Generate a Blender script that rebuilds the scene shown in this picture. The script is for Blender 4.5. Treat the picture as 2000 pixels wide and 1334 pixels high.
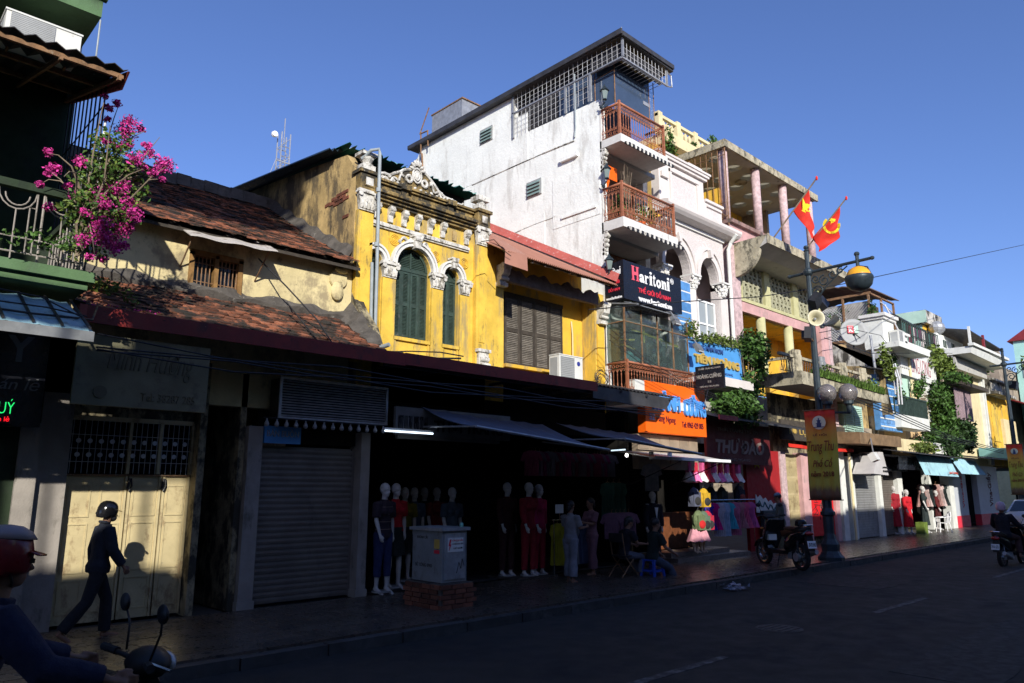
import bpy, bmesh, math, random
from mathutils import Vector, Matrix, Euler
random.seed(7)
PI=math.pi; rad=math.radians
for o in list(bpy.data.objects): bpy.data.objects.remove(o)
sc=bpy.context.scene; COL=sc.collection
# ------------------------------------------------------------------ camera, sky, sun, exposure
EYE=1.8; FPX=1438.0; YAW=rad(43.75); PITCH=rad(11.32)
cam=bpy.data.cameras.new('camera'); co=bpy.data.objects.new('camera',cam); COL.objects.link(co); sc.camera=co
cam.sensor_width=36; cam.lens=FPX*36/2000; cam.clip_end=3000; cam.clip_start=0.05
co.location=(0,0,EYE); co.rotation_euler=(PI/2+PITCH,0,-YAW)
SR,SK=0.62,0.50                       # light travels (SR,1,-SK)
SUN_EL=math.atan(SK/math.hypot(1,SR)); SUN_AZ=math.atan2(-SR,-1)   # azimuth of the sun from +Y towards +X
w=bpy.data.worlds.new("World"); sc.world=w; w.use_nodes=True
nt=w.node_tree; nt.nodes.clear()
sky=nt.nodes.new('ShaderNodeTexSky'); sky.sky_type='NISHITA'; sky.sun_disc=False
sky.sun_elevation=SUN_EL; sky.sun_rotation=SUN_AZ%(2*PI); sky.air_density=1.0; sky.dust_density=0.5; sky.ozone_density=8
bg=nt.nodes.new('ShaderNodeBackground'); bg.inputs['Strength'].default_value=0.15
wo=nt.nodes.new('ShaderNodeOutputWorld'); wb=nt.nodes.new('ShaderNodeMix'); wb.data_type='RGBA'; wb.blend_type='MULTIPLY'; wb.inputs[0].default_value=1; wb.inputs[7].default_value=(1.26,.98,1.04,1)  # camera white balance of the whole sky
nt.links.new(sky.outputs[0],wb.inputs[6]); nt.links.new(wb.outputs[2],bg.inputs[0]); nt.links.new(bg.outputs[0],wo.inputs[0])
sl=bpy.data.lights.new('sun','SUN'); sl.energy=5.0; sl.angle=rad(0.5); sl.color=(1,0.955,0.86)
so=bpy.data.objects.new('sun',sl); COL.objects.link(so)
so.rotation_euler=Vector((SR,1,-SK)).to_track_quat('-Z','Y').to_euler(); so.location=(-10,-20,15)
vs=sc.view_settings; sc.view_settings.view_transform='Standard'; vs.look='None'; vs.exposure=0.22; vs.gamma=1
vs.use_curve_mapping=False
sc.cycles.max_bounces=6
# ------------------------------------------------------------------ picture <-> place
_f=Vector((math.sin(YAW)*math.cos(PITCH),math.cos(YAW)*math.cos(PITCH),math.sin(PITCH)))
_r=_f.cross(Vector((0,0,1))).normalized(); _u=_r.cross(_f)
def ray(px,py): return _r*(px-1000)-_u*(py-667)+_f*FPX
def at(px,py,Y):
    d=ray(px,py); t=Y/d.y; return Vector((d.x*t,Y,EYE+d.z*t))
def atz(px,py,Z):
    d=ray(px,py); t=(Z-EYE)/d.z; return Vector((d.x*t,d.y*t,Z))
def atx(px,py,X):
    d=ray(px,py); t=X/d.x; return Vector((X,d.y*t,EYE+d.z*t))
# ------------------------------------------------------------------ materials
MC={}
def _n(nt,t,**k):
    n=nt.nodes.new(t)
    for a,b in k.items(): setattr(n,a,b)
    return n
def _mix(nt,fac,a,b,mode='MIX'):
    m=_n(nt,'ShaderNodeMix',data_type='RGBA',blend_type=mode)
    for s,v in ((m.inputs[0],fac),(m.inputs[6],a),(m.inputs[7],b)):
        if isinstance(v,bpy.types.NodeSocket): nt.links.new(v,s)
        else: s.default_value=v if not isinstance(v,tuple) else (*v[:3],1)
    return m.outputs[2]
def _noise(nt,co,scale,detail=5,rough=.6,stretch=None):
    n=_n(nt,'ShaderNodeTexNoise'); n.inputs['Scale'].default_value=scale; n.inputs['Detail'].default_value=detail; n.inputs['Roughness'].default_value=rough
    if stretch:
        mp=_n(nt,'ShaderNodeMapping'); mp.inputs['Scale'].default_value=stretch; nt.links.new(co,mp.inputs[0]); nt.links.new(mp.outputs[0],n.inputs[0])
    else: nt.links.new(co,n.inputs[0])
    return n.outputs[0]
def _ramp(nt,fac,lo,hi,a=0,b=1):
    m=_n(nt,'ShaderNodeMapRange'); m.inputs[1].default_value=lo; m.inputs[2].default_value=hi; m.inputs[3].default_value=a; m.inputs[4].default_value=b
    m.interpolation_type='SMOOTHSTEP'
    nt.links.new(fac,m.inputs[0]); return m.outputs[0]
def mat(name,c,rough=.8,var=.18,sc_=3.,bump=.25,bsc=45,metal=0,dirt=None,dirt2=None,emit=0,spec=.4,isl=0,coat=0,trans=0,alpha=1,sss=0):
    """dirt = (colour, coverage 0..1, scale, vertical squeeze)"""
    if name in MC: return MC[name]
    m=bpy.data.materials.new(name); m.use_nodes=True; nt=m.node_tree; b=nt.nodes['Principled BSDF']
    co=_n(nt,'ShaderNodeNewGeometry').outputs['Position']
    lo=tuple(max(0,x*(1-var)) for x in c); hi=tuple(min(1,x*(1+var*.7)) for x in c)
    n1=_ramp(nt,_noise(nt,co,sc_,6,.62),.3,.7)
    col=_mix(nt,n1,lo,hi)
    if isl:
        g=_n(nt,'ShaderNodeNewGeometry'); oi=_n(nt,'ShaderNodeObjectInfo')
        ad=_n(nt,'ShaderNodeMath',operation='ADD'); nt.links.new(g.outputs['Random Per Island'],ad.inputs[0]); nt.links.new(oi.outputs['Random'],ad.inputs[1])
        fr=_n(nt,'ShaderNodeMath',operation='FRACT'); nt.links.new(ad.outputs[0],fr.inputs[0])
        r=_ramp(nt,fr.outputs[0],0,1,1-isl,1+isl*.8)
        cc=_n(nt,'ShaderNodeCombineColor'); [nt.links.new(r,cc.inputs[i]) for i in range(3)]
        col=_mix(nt,1.0,col,cc.outputs[0],'MULTIPLY')
    for dd in (dirt,dirt2):
        if dd:
            dc,am,ds,sq=dd
            t=.72-.42*am
            f=_ramp(nt,_noise(nt,co,ds,8,.72,(1,1,sq)),t-.04,t+.1)
            col=_mix(nt,f,col,dc)
    nt.links.new(col,b.inputs['Base Color'])
    rr=_ramp(nt,_noise(nt,co,sc_*2.7,4),.3,.7,max(.03,rough-.1),min(1,rough+.1)); nt.links.new(rr,b.inputs['Roughness'])
    b.inputs['Metallic'].default_value=metal; b.inputs['Specular IOR Level'].default_value=spec
    if coat: b.inputs['Coat Weight'].default_value=coat; b.inputs['Coat Roughness'].default_value=.1
    if trans: b.inputs['Transmission Weight'].default_value=trans
    if alpha<1: b.inputs['Alpha'].default_value=alpha
    if emit:
        b.inputs['Emission Color'].default_value=(*c,1); b.inputs['Emission Strength'].default_value=emit
    if bump:
        bp=_n(nt,'ShaderNodeBump'); bp.inputs['Strength'].default_value=bump; bp.inputs['Distance'].default_value=.02
        nt.links.new(_noise(nt,co,bsc,6,.65),bp.inputs['Height']); nt.links.new(bp.outputs[0],b.inputs['Normal'])
    MC[name]=m; return m
MOULD=(.045,.04,.03); BLK=(.012,.012,.013)
M=dict(
 asphalt=mat('asphalt',(.036,.032,.028),.88,.25,1.2,.6,130,dirt=((.018,.018,.019),.5,.6,1),dirt2=((.055,.054,.052),.16,9,1)),
 paint_road=mat('worn road paint',(.15,.15,.145),.8,.2,6,.2,dirt=((.035,.035,.036),.68,7,1)),
 soil=mat('bare ground',(.10,.09,.075)),
 paver=mat('paving slab',(.09,.072,.058),.32,.25,5,.08,60,dirt=((.045,.04,.038),.4,2.2,1),isl=.22,spec=.5),
 kerb=mat('kerb stone',(.05,.05,.05),.7,.25,5,.3,isl=.15,dirt=((.08,.08,.08),.4,4,1)),
 yellow=mat('yellow limewash',(.70,.46,.065),.9,.20,2.2,.35,30,dirt=((.38,.28,.11),.46,3.2,.20),dirt2=((.10,.08,.05),.30,5,.3)),
 yellow_old=mat('aged yellow limewash',(.52,.37,.16),.92,.3,1.7,.5,22,dirt=((.13,.10,.06),.58,2.0,.45),dirt2=((.045,.038,.03),.28,3.1,.35)),
 yellow_mould=mat('mouldy ochre cornice',(.30,.21,.08),.95,.4,5,.6,30,dirt=(MOULD,.62,4.5,.6),dirt2=((.5,.45,.35),.18,9,.8)),
 yellow_clean=mat('fresh yellow limewash',(.72,.43,.045),.9,.14,2,.25,30,dirt=((.40,.28,.10),.45,2.6,.25),dirt2=((.15,.11,.06),.14,5,.4)),
 cream=mat('cream limewash',(.62,.52,.28),.92,.18,1.6,.4,25,dirt=((.33,.27,.16),.50,2.3,.7),dirt2=(MOULD,.22,4,.7)),
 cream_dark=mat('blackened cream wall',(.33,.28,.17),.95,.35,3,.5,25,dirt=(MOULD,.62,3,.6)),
 white_orn=mat('white stucco ornament',(.62,.6,.55),.9,.2,8,.5,35,dirt=((.22,.2,.16),.45,9,.6),dirt2=(MOULD,.25,6,.5)),
 white_trim=mat('white stucco trim',(.66,.65,.62),.85,.08,6,.25,40,dirt=((.35,.33,.3),.25,7,.5)),
 whitewall=mat('patched white plaster',(.86,.88,.84),.88,.06,1.1,.6,14,dirt=((.66,.66,.62),.42,2.6,.30),dirt2=((.34,.33,.32),.08,3.5,.3)),
 whitefront=mat('white plaster',(.66,.67,.63),.85,.1,3,.3,dirt=((.4,.4,.4),.25,4,.4)),
 pinkwhite=mat('pale pink plaster',(.64,.59,.56),.88,.06,3,.15,40,dirt=((.48,.42,.40),.22,3,.4)),
 pinkstucco=mat('rough pale pink stucco',(.62,.57,.55),.92,.12,24,1.0,26),
 pink=mat('faded pink plaster',(.56,.33,.32),.9,.16,2.5,.3,dirt=((.35,.25,.23),.4,3,.35),dirt2=((.12,.09,.08),.16,5,.4)),
 pinkcol=mat('mottled pink column plaster',(.52,.38,.38),.9,.3,9,.3),
 concrete=mat('mouldy concrete edge',(.40,.36,.26),.93,.25,4,.5,30,dirt=((.12,.11,.08),.50,5,.7),dirt2=((.5,.42,.2),.24,6,.8)),
 soffit=mat('grey painted soffit',(.42,.41,.38),.9,.12,2,.15,dirt=((.2,.19,.17),.25,2,1)),
 olive=mat('pale olive paint',(.50,.48,.26),.85,.12,3,.2,dirt=((.3,.3,.16),.3,4,.5)),
 lattice=mat('olive breeze block',(.38,.37,.25),.85,.2,6,.2,dirt=((.2,.2,.12),.3,6,1)),
 brownwood=mat('brown varnished wood',(.13,.045,.018),.5,.3,7,.2,isl=.2),
 darkwood=mat('old grey brown wood',(.055,.045,.035),.8,.3,8,.4,isl=.25),
 slatgrey=mat('weathered grey brown louvre',(.17,.15,.125),.8,.25,9,.3,isl=.2),
 shgreen=mat('dark green shutter paint',(.032,.055,.044),.6,.25,7,.25,isl=.15,dirt=((.08,.095,.085),.25,12,.5)),
 rail=mat('copper brown painted cast iron',(.33,.12,.06),.55,.22,8,.15,dirt=((.14,.05,.03),.3,12,1)),
 tile=mat('old red clay roof tile',(.25,.092,.048),.9,.25,9,.5,60,isl=.6,dirt=((.03,.025,.02),.60,3.0,1),dirt2=((.18,.16,.13),.14,12,1)),
 mortar=mat('blackened mortar',(.09,.08,.07),.95,.35,5,.8,20,dirt=((.3,.28,.24),.2,7,1)),
 brick=mat('old brick',(.17,.06,.035),.9,.2,10,.5,isl=.4,dirt=((.05,.04,.035),.35,9,1)),
 teal=mat('teal painted sheet metal',(.02,.16,.14),.4,.25,3,.1,metal=.2,dirt=((.03,.035,.04),.35,3,1)),
 navysheet=mat('dark blue grey sheet metal',(.035,.06,.08),.35,.3,3,.1,metal=.4),
 pinksheet=mat('faded pink sheet roof',(.42,.20,.14),.55,.1,2,.1,metal=.1),
 redflash=mat('flaking red flashing',(.42,.10,.08),.7,.15,3,.2,dirt=((.7,.62,.6),.26,14,1)),
 redfascia=mat('dark red painted fascia',(.19,.016,.012),.45,.25,2,.1,dirt=((.07,.01,.01),.35,3,.6)),
 darksheet=mat('dark corrugated sheet',(.06,.06,.065),.5,.3,3,.15,metal=.3,dirt=((.10,.06,.04),.25,4,1)),
 greysheet=mat('grey roofing sheet',(.22,.23,.24),.45,.2,3,.1,metal=.3),
 blueawn=mat('pale blue corrugated plastic',(.30,.50,.58),.35,.15,3,.1,dirt=((.15,.2,.22),.3,4,.5)),
 greenpaint=mat('light green paint',(.09,.17,.075),.75,.15,2.5,.2,dirt=((.07,.12,.06),.35,3,.3)),
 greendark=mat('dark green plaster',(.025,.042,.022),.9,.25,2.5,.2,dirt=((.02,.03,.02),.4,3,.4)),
 shadewhite=mat('white pillar paint darkened for shade',(.30,.27,.24),.75,.15,3,.25,dirt=((.13,.12,.10),.35,3,.4)),  # darker copy of the white paint, street shade put into its base colour
 galv=mat('galvanised steel',(.40,.41,.42),.45,.2,7,.1,metal=.5,dirt=((.2,.12,.07),.2,9,.6)),
 rust=mat('rusty steel',(.22,.12,.06),.8,.35,9,.4,dirt=((.35,.3,.22),.3,10,1)),
 whitebar=mat('white painted steel',(.55,.56,.58),.5,.15,8,.1,dirt=((.3,.2,.13),.25,9,1)),
 black=mat('black paint',(.018,.018,.02),.5,.3,5,.1),
 blackgloss=mat('black glossy paint',(.012,.012,.014),.12,.2,5,0,spec=.6),
 rubber=mat('rubber',(.02,.02,.02),.85,.2,9,.3),
 glassdark=mat('dark window glass',(.02,.03,.04),.06,.3,1,0,spec=.9),
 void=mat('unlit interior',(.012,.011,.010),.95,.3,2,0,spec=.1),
 pvc=mat('grey drainpipe plastic',(.30,.34,.36),.5,.12,5,.1,dirt=((.16,.18,.18),.3,5,.3)),
 acwhite=mat('off white casing',(.66,.66,.62),.45,.06,4,.05,dirt=((.35,.32,.27),.2,8,.5)),
 acgrille=mat('grey fan grille',(.33,.34,.34),.6,.1,4,.1),
 leaf=mat('leaf',(.055,.12,.022),.55,.3,8,0,isl=.5,spec=.3),
 leafy=mat('yellow green leaf',(.12,.17,.03),.55,.3,8,0,isl=.5,spec=.3),
 leafdk=mat('dark leaf',(.03,.065,.018),.6,.3,8,0,isl=.5,spec=.3),
 grass=mat('grass blade',(.09,.16,.03),.7,.3,8,0,isl=.5,spec=.2),
 twig=mat('bare twig',(.22,.17,.12),.9,.3,9,.2),
 bark=mat('bark',(.10,.075,.05),.95,.3,9,.6),
 petal=mat('magenta bougainvillea bract',(.62,.045,.30),.6,.2,9,0,isl=.4),
 signblk=mat('black sign face',(.010,.011,.017),.3,.15,3,0),
 signwhite=mat('white lettering',(.82,.82,.82),.5,.03,3,0),
 signred=mat('red lettering',(.70,.035,.06),.5,.05,3,0),
 signpink=mat('coral red lettering',(.80,.10,.15),.5,.05,3,0),
 orange=mat('orange sign face',(.85,.13,.005),.5,.06,2,.03),
 letterblue=mat('raised blue lettering',(.09,.33,.80),.4,.08,3,0),
 dkred=mat('dark red lettering',(.10,.006,.02),.6,.1,3,0),
 blue=mat('blue sign face',(.08,.30,.66),.5,.1,2,.05),
 gold=mat('gold lettering',(.62,.42,.10),.4,.15,5,.05,metal=.2),
 dkblueink=mat('dark blue lettering',(.03,.08,.25),.6,.1,3,0),
 bluetile=mat('blue mosaic tile',(.10,.27,.56),.35,.15,5,.1,isl=.25),
 flagred=mat('red flag cloth',(.62,.025,.012),.8,.12,3,.1),
 flagyel=mat('yellow cloth',(.85,.62,.02),.8,.08,3,.1),
 lamppost=mat('dark blue green cast iron',(.035,.05,.06),.45,.2,5,.1,metal=.3),
 hornm=mat('cream enamel horn',(.50,.46,.30),.45,.1,4,.05),
 creamhouse=mat('pale cream plaster',(.66,.56,.33),.9,.1,2,.2,dirt=((.45,.36,.2),.28,2.5,.4)),
 peach=mat('peach plaster',(.66,.46,.24),.9,.12,2,.25,dirt=((.42,.28,.15),.3,2.5,.4)),
 mint=mat('mint plaster',(.42,.60,.50),.9,.1,2,.2,dirt=((.28,.38,.33),.3,3,.4)),
 turq=mat('turquoise plaster',(.38,.66,.60),.9,.08,2,.2,dirt=((.25,.45,.42),.2,3,.4)),
 rough_grey=mat('bare grey brown plaster',(.30,.25,.19),.95,.25,1.8,.5,dirt=((.14,.12,.1),.45,2.2,.6)),
 mould_wall=mat('mould streaked white wall',(.55,.53,.48),.95,.2,3,.5,dirt=((.06,.055,.045),.60,2.6,.35)),
 maroon=mat('maroon sheet metal',(.24,.03,.035),.5,.15,3,.1,metal=.1),
 shutter=mat('grey roller shutter',(.30,.30,.30),.5,.12,3,.1,metal=.3,dirt=((.18,.17,.16),.35,3,.5)),
 shutterdk=mat('brown roller shutter',(.16,.14,.12),.55,.15,3,.1,metal=.2,dirt=((.1,.09,.08),.3,3,.5)),
 creamdoor=mat('old cream metal door',(.52,.43,.24),.6,.12,3,.15,dirt=((.30,.22,.12),.40,4,.7),dirt2=((.20,.17,.14),.12,14,1)),
 stone=mat('beige stone cladding',(.28,.22,.16),.6,.15,3,.15,isl=.15),
 chrome=mat('chrome',(.6,.6,.6),.18,.1,3,0,metal=1),
 skin=mat('skin',(.24,.125,.08),.6,.08,12,.05),
 mannequin=mat('white mannequin plastic',(.50,.48,.46),.35,.05,4,0),
 mannbeige=mat('beige mannequin plastic',(.60,.42,.28),.35,.05,4,0),
)
# ------------------------------------------------------------------ objects
WL={}
def _link(name,data,parent,loc=None):
    o=bpy.data.objects.new(name,data); COL.objects.link(o)
    if parent is not None:
        o.parent=parent; pw=WL[parent.name]
        if loc is None: o.location=-pw; WL[o.name]=Vector((0,0,0))
        else: o.location=Vector(loc)-pw; WL[o.name]=Vector(loc)
    else:
        o.location=loc or (0,0,0); WL[o.name]=Vector(loc or (0,0,0))
    return o
def tag(o,label,cat,group=None,kind=None):
    if label: o['label']=label
    if cat: o['category']=cat
    if group: o['group']=group
    if kind: o['kind']=kind
    return o
def T(name,label,cat,loc=(0,0,0),group=None):
    return tag(_link(name,None,None,Vector(loc)),label,cat,group)
def copy_tree(o,loc=None,rotz=None,label=None,parent=None,scale=None,mats=None,group=None):
    c=o.copy(); COL.objects.link(c)
    if parent is not None: c.parent=parent
    else:
        if loc is not None: c.location=loc
        if rotz is not None: c.rotation_euler=(o.rotation_euler[0],o.rotation_euler[1],rotz)
        if scale: c.scale=(scale,)*3 if not isinstance(scale,tuple) else scale
        if label: c['label']=label
        if group: c['group']=group
    WL[c.name]=Vector(c.location)
    if mats and c.type=='MESH' and c.data.materials and c.data.materials[0].name in mats:
        c.material_slots[0].link='OBJECT'; c.material_slots[0].material=mats[c.data.materials[0].name]
    for ch in o.children: copy_tree(ch,parent=c,mats=mats)
    return c
class MB:
    def __init__(s): s.v=[]; s.f=[]
    def add(s,vs,fs):
        n=len(s.v); s.v+= [tuple(p) for p in vs]; s.f+=[tuple(i+n for i in f) for f in fs]; return s
    def box(s,x0,x1,y0,y1,z0,z1):
        if x0>x1:x0,x1=x1,x0
        if y0>y1:y0,y1=y1,y0
        if z0>z1:z0,z1=z1,z0
        return s.add([(x0,y0,z0),(x1,y0,z0),(x1,y1,z0),(x0,y1,z0),(x0,y0,z1),(x1,y0,z1),(x1,y1,z1),(x0,y1,z1)],
          [(3,2,1,0),(4,5,6,7),(0,1,5,4),(1,2,6,5),(2,3,7,6),(3,0,4,7)])
    def obox(s,c,sz,rot=(0,0,0)):
        m=Euler(rot).to_matrix(); c=Vector(c); a,b,d=[q/2 for q in sz]
        vs=[c+m@Vector((i*a,j*b,k*d)) for k in(-1,1) for (i,j) in((-1,-1),(1,-1),(1,1),(-1,1))]
        return s.add(vs,[(3,2,1,0),(4,5,6,7),(0,1,5,4),(1,2,6,5),(2,3,7,6),(3,0,4,7)])
    def hexa(s,b,t):   # four bottom corners, four top corners (any quad pair), same winding
        return s.add(list(b)+list(t),[(3,2,1,0),(4,5,6,7),(0,1,5,4),(1,2,6,5),(2,3,7,6),(3,0,4,7)])
    def prism(s,pts,a,b,ax='y'):  # 2-D polygon extruded along ax between a and b
        def mk(p,t): return {'y':(p[0],t,p[1]),'x':(t,p[0],p[1]),'z':(p[0],p[1],t)}[ax]
        n=len(pts); vs=[mk(p,a) for p in pts]+[mk(p,b) for p in pts]
        return s.add(vs,[tuple(range(n)),tuple(range(2*n-1,n-1,-1))]+[(i,(i+1)%n+0,(i+1)%n+n,i+n)[::-1] for i in range(n)])
    def tube(s,pts,r,n=8,sx=1,closed=False):
        pts=[Vector(p) for p in pts]; R=r if isinstance(r,(list,tuple)) else [r]*len(pts)
        base=len(s.v); prev=None; k=len(pts)
        for i,p in enumerate(pts):
            if closed: d=(pts[(i+1)%k]-pts[i-1])
            else: d=(pts[min(i+1,k-1)]-pts[max(i-1,0)])
            d.normalize()
            ref=Vector((0,0,1)) if abs(d.z)<.95 else Vector((1,0,0))
            if prev is None: a=d.cross(ref).normalized()
            else:
                a=prev-d*prev.dot(d)
                a=a.normalized() if a.length>1e-6 else d.cross(ref).normalized()
            prev=a; b=d.cross(a)
            for j in range(n):
                t=2*PI*j/n; s.v.append(tuple(p+a*math.cos(t)*R[i]+b*math.sin(t)*R[i]*sx))
        for i in range(k if closed else k-1):
            for j in range(n):
                i2=(i+1)%k
                s.f.append((base+i*n+j,base+i*n+(j+1)%n,base+i2*n+(j+1)%n,base+i2*n+j))
        if not closed:
            s.f.append(tuple(base+j for j in range(n))[::-1]); s.f.append(tuple(base+(k-1)*n+j for j in range(n)))
        return s
    def lathe(s,prof,c=(0,0,0),n=16,ax='z',sy=1,flute=0):
        c=Vector(c); base=len(s.v); k=len(prof)
        for r,z in prof:
            for j in range(n):
                t=2*PI*j/n; rr=r*(1-flute*(j%2)); x,y=rr*math.cos(t),rr*math.sin(t)*sy
                q={'z':(x,y,z),'y':(x,z,y),'x':(z,x,y)}[ax]; s.v.append(tuple(c+Vector(q)))
        for i in range(k-1):
            for j in range(n):
                f=(base+i*n+j,base+i*n+(j+1)%n,base+(i+1)*n+(j+1)%n,base+(i+1)*n+j)
                s.f.append(f if ax!='y' else f[::-1])
        s.f.append(tuple(base+j for j in range(n))[::-1]); s.f.append(tuple(base+(k-1)*n+j for j in range(n)))
        return s
    def ell(s,c,r,n=12,m=8,rot=None):
        c=Vector(c); rx,ry,rz=(r,r,r) if not isinstance(r,(tuple,list)) else r
        base=len(s.v); R=Euler(rot).to_matrix() if rot else None
        for i in range(m+1):
            ph=PI*(i+ (0.001 if i==0 else -0.001 if i==m else 0))/m-PI/2
            for j in range(n):
                t=2*PI*j/n; q=Vector((rx*math.cos(ph)*math.cos(t),ry*math.cos(ph)*math.sin(t),rz*math.sin(ph)))
                if R: q=R@q
                s.v.append(tuple(c+q))
        for i in range(m):
            for j in range(n): s.f.append((base+i*n+j,base+i*n+(j+1)%n,base+(i+1)*n+(j+1)%n,base+(i+1)*n+j))
        s.f.append(tuple(base+j for j in range(n))[::-1]); s.f.append(tuple(base+m*n+j for j in range(n)))
        return s
    def grid(s,fn,nu,nv,thick=None):
        base=len(s.v)
        for i in range(nu+1):
            for j in range(nv+1): s.v.append(tuple(fn(i/nu,j/nv)))
        for i in range(nu):
            for j in range(nv):
                a=base+i*(nv+1)+j; s.f.append((a,a+nv+1,a+nv+2,a+1))
        if thick:
            t=Vector(thick); b2=len(s.v); N=(nu+1)*(nv+1)
            for q in range(N): s.v.append(tuple(Vector(s.v[base+q])+t))
            for i in range(nu):
                for j in range(nv):
                    a=b2+i*(nv+1)+j; s.f.append((a+1,a+nv+2,a+nv+1,a))
            W=nv+1
            for i in range(nu):
                for (p,q) in ((i*W,(i+1)*W),((i+1)*W+nv,i*W+nv)): s.f.append((base+q,base+p,b2+p,b2+q))
            for j in range(nv):
                for (p,q) in ((j+1,j),(nu*W+j,nu*W+j+1)): s.f.append((base+q,base+p,b2+p,b2+q))
        return s
    def mesh(s,name,m,smooth=False,off=None):
        me=bpy.data.meshes.new(name)
        vs=s.v if off is None else [(a-off[0],b-off[1],c-off[2]) for a,b,c in s.v]
        me.from_pydata(vs,[],s.f); me.materials.append(m if not isinstance(m,str) else M[m])
        if smooth: me.polygons.foreach_set('use_smooth',[True]*len(me.polygons))
        me.update(); return me
    def done(s,name,m,parent=None,label=None,smooth=False,kind=None):
        o=_link(name,s.mesh(name,m,smooth),parent)
        if label:o['label']=label
        if kind:o['kind']=kind
        return o
    def thing(s,name,m,label,cat,group=None,kind=None,smooth=False):
        xs=[v[0] for v in s.v]; ys=[v[1] for v in s.v]; zs=[v[2] for v in s.v]
        off=Vector(((min(xs)+max(xs))/2,(min(ys)+max(ys))/2,min(zs)))
        o=_link(name,s.mesh(name,m,smooth,off),None,off); return tag(o,label,cat,group,kind)
def struct(o): o['kind']='structure'; return o
def _dummy(): pass
def inst(name,me,loc,parent,rot=None,scl=None):
    o=_link(name,me,parent,loc)
    if rot: o.rotation_euler=rot
    if scl: o.scale=scl
    return o
FONT=None
def text_mesh(s,bold=0.0,ext=.005,shear=0):
    cu=bpy.data.curves.new('lettering','FONT'); cu.body=s; cu.size=1; cu.extrude=ext; cu.offset=bold; cu.align_x='LEFT'; cu.shear=shear
    cu.resolution_u=3
    o=bpy.data.objects.new('tmp',cu); COL.objects.link(o)
    dg=bpy.context.evaluated_depsgraph_get(); dg.update(); me=bpy.data.meshes.new_from_object(o.evaluated_get(dg))
    bpy.data.objects.remove(o); bpy.data.curves.remove(cu); return me
def text(s,x0,x1,z0,z1,y,m,parent,bold=0.0,depth=.012,face='-y',shear=0,name='lettering'):
    """letters filling the rectangle; face -y: read along +x; face -x: x0,x1 are Y values (x0 at the reader's left, larger Y)"""
    me=text_mesh(s,bold,.5,shear); vs=[v.co.copy() for v in me.vertices]
    if not vs: return None
    ax,bx=min(v.x for v in vs),max(v.x for v in vs); ay,by=min(v.y for v in vs),max(v.y for v in vs)
    for v,c in zip(me.vertices,vs):
        u=(c.x-ax)/(bx-ax); t=(c.y-ay)/(by-ay); d=c.z*depth
        if face=='-y': v.co=(x0+(x1-x0)*u, y-d-depth*.5, z0+(z1-z0)*t)
        else: v.co=(y-d-depth*.5, x0+(x1-x0)*u, z0+(z1-z0)*t)
    me.materials.clear(); me.materials.append(M[m] if isinstance(m,str) else m)
    return _link(name,me,parent)
def leaves(mb,fn,n,size,flat=.0,asp=1.6):
    for _ in range(n):
        c=Vector(fn()); s_=size*random.uniform(.6,1.3)
        e=Euler((random.uniform(0,PI*2),random.uniform(-1,1)*(1-flat),random.uniform(0,PI*2))).to_matrix()
        a=e@Vector((s_*asp*.5,0,0)); b=e@Vector((0,s_*.5,0)); h=e@Vector((0,0,s_*.12))
        mb.add([c-a,c-b*.9+h,c+a,c+b*.9+h],[(0,1,2),(0,2,3)])
    return mb
def in_ell(c,r):
    while True:
        p=[random.gauss(0,.52) for _ in range(3)]
        if sum(q*q for q in p)<=1.7: return [c[i]+r[i]*p[i] for i in range(3)]
def blobs(bl):
    ws=[b[1][0]*b[1][1]*b[1][2] for b in bl]
    def f():
        b=random.choices(bl,ws)[0]; return in_ell(*b)
    return f
def corrugated(mb,p00,p10,p01,p11,waves,amp,thick=.006,nv=1,jag=0,per=4):
    """sheet from p00..p10 (edge along which the waves run across) to p01..p11"""
    p00,p10,p01,p11=[Vector(p) for p in (p00,p10,p01,p11)]
    nrm=(p10-p00).cross(p01-p00).normalized()
    if nrm.z<0: nrm=-nrm
    nu=waves*per
    js=[random.uniform(-jag,jag) for _ in range(nu+1)]
    def fn(u,v):
        a=p00.lerp(p10,u); b=p01.lerp(p11,u); p=a.lerp(b,v)
        if jag: p=p+(b-a).normalized()*js[int(round(u*nu))]*(1-v)
        return p+nrm*amp*math.sin(u*waves*2*PI)
    return mb.grid(fn,nu,nv,thick=-nrm*thick)
def archpts(cx,w,zs,n=14,h=None):
    h=h or w; return [(cx-w*math.cos(PI*i/n),zs+h*math.sin(PI*i/n)) for i in range(n+1)]
def archwall(mb,x0,x1,z0,z1,cx,w,zs,y0,y1,h=None,n=14):
    """wall cell x0..x1, z0..z1 with an arched opening down to z0"""
    if cx-w>x0+1e-4: mb.box(x0,cx-w,y0,y1,z0,zs)
    if x1>cx+w+1e-4: mb.box(cx+w,x1,y0,y1,z0,zs)
    pts=archpts(cx,w,zs,n,h)
    poly=[(x0,zs)]+pts+[(x1,zs),(x1,z1),(x0,z1)] if cx-w>x0+1e-4 else pts+[(x1,zs),(x1,z1),(x0,z1)]
    # quads between arch and top
    top=[(x0+(x1-x0)*i/n,z1) for i in range(n+1)]
    if cx-w>x0+1e-4: mb.prism([(x0,zs),(cx-w,zs),(x0,z1)],y0,y1)
    if x1>cx+w+1e-4: mb.prism([(cx+w,zs),(x1,zs),(x1,z1)],y0,y1)
    for i in range(n): mb.prism([pts[i],pts[i+1],top[i+1],top[i]][::1],y0,y1)
    return mb
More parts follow.
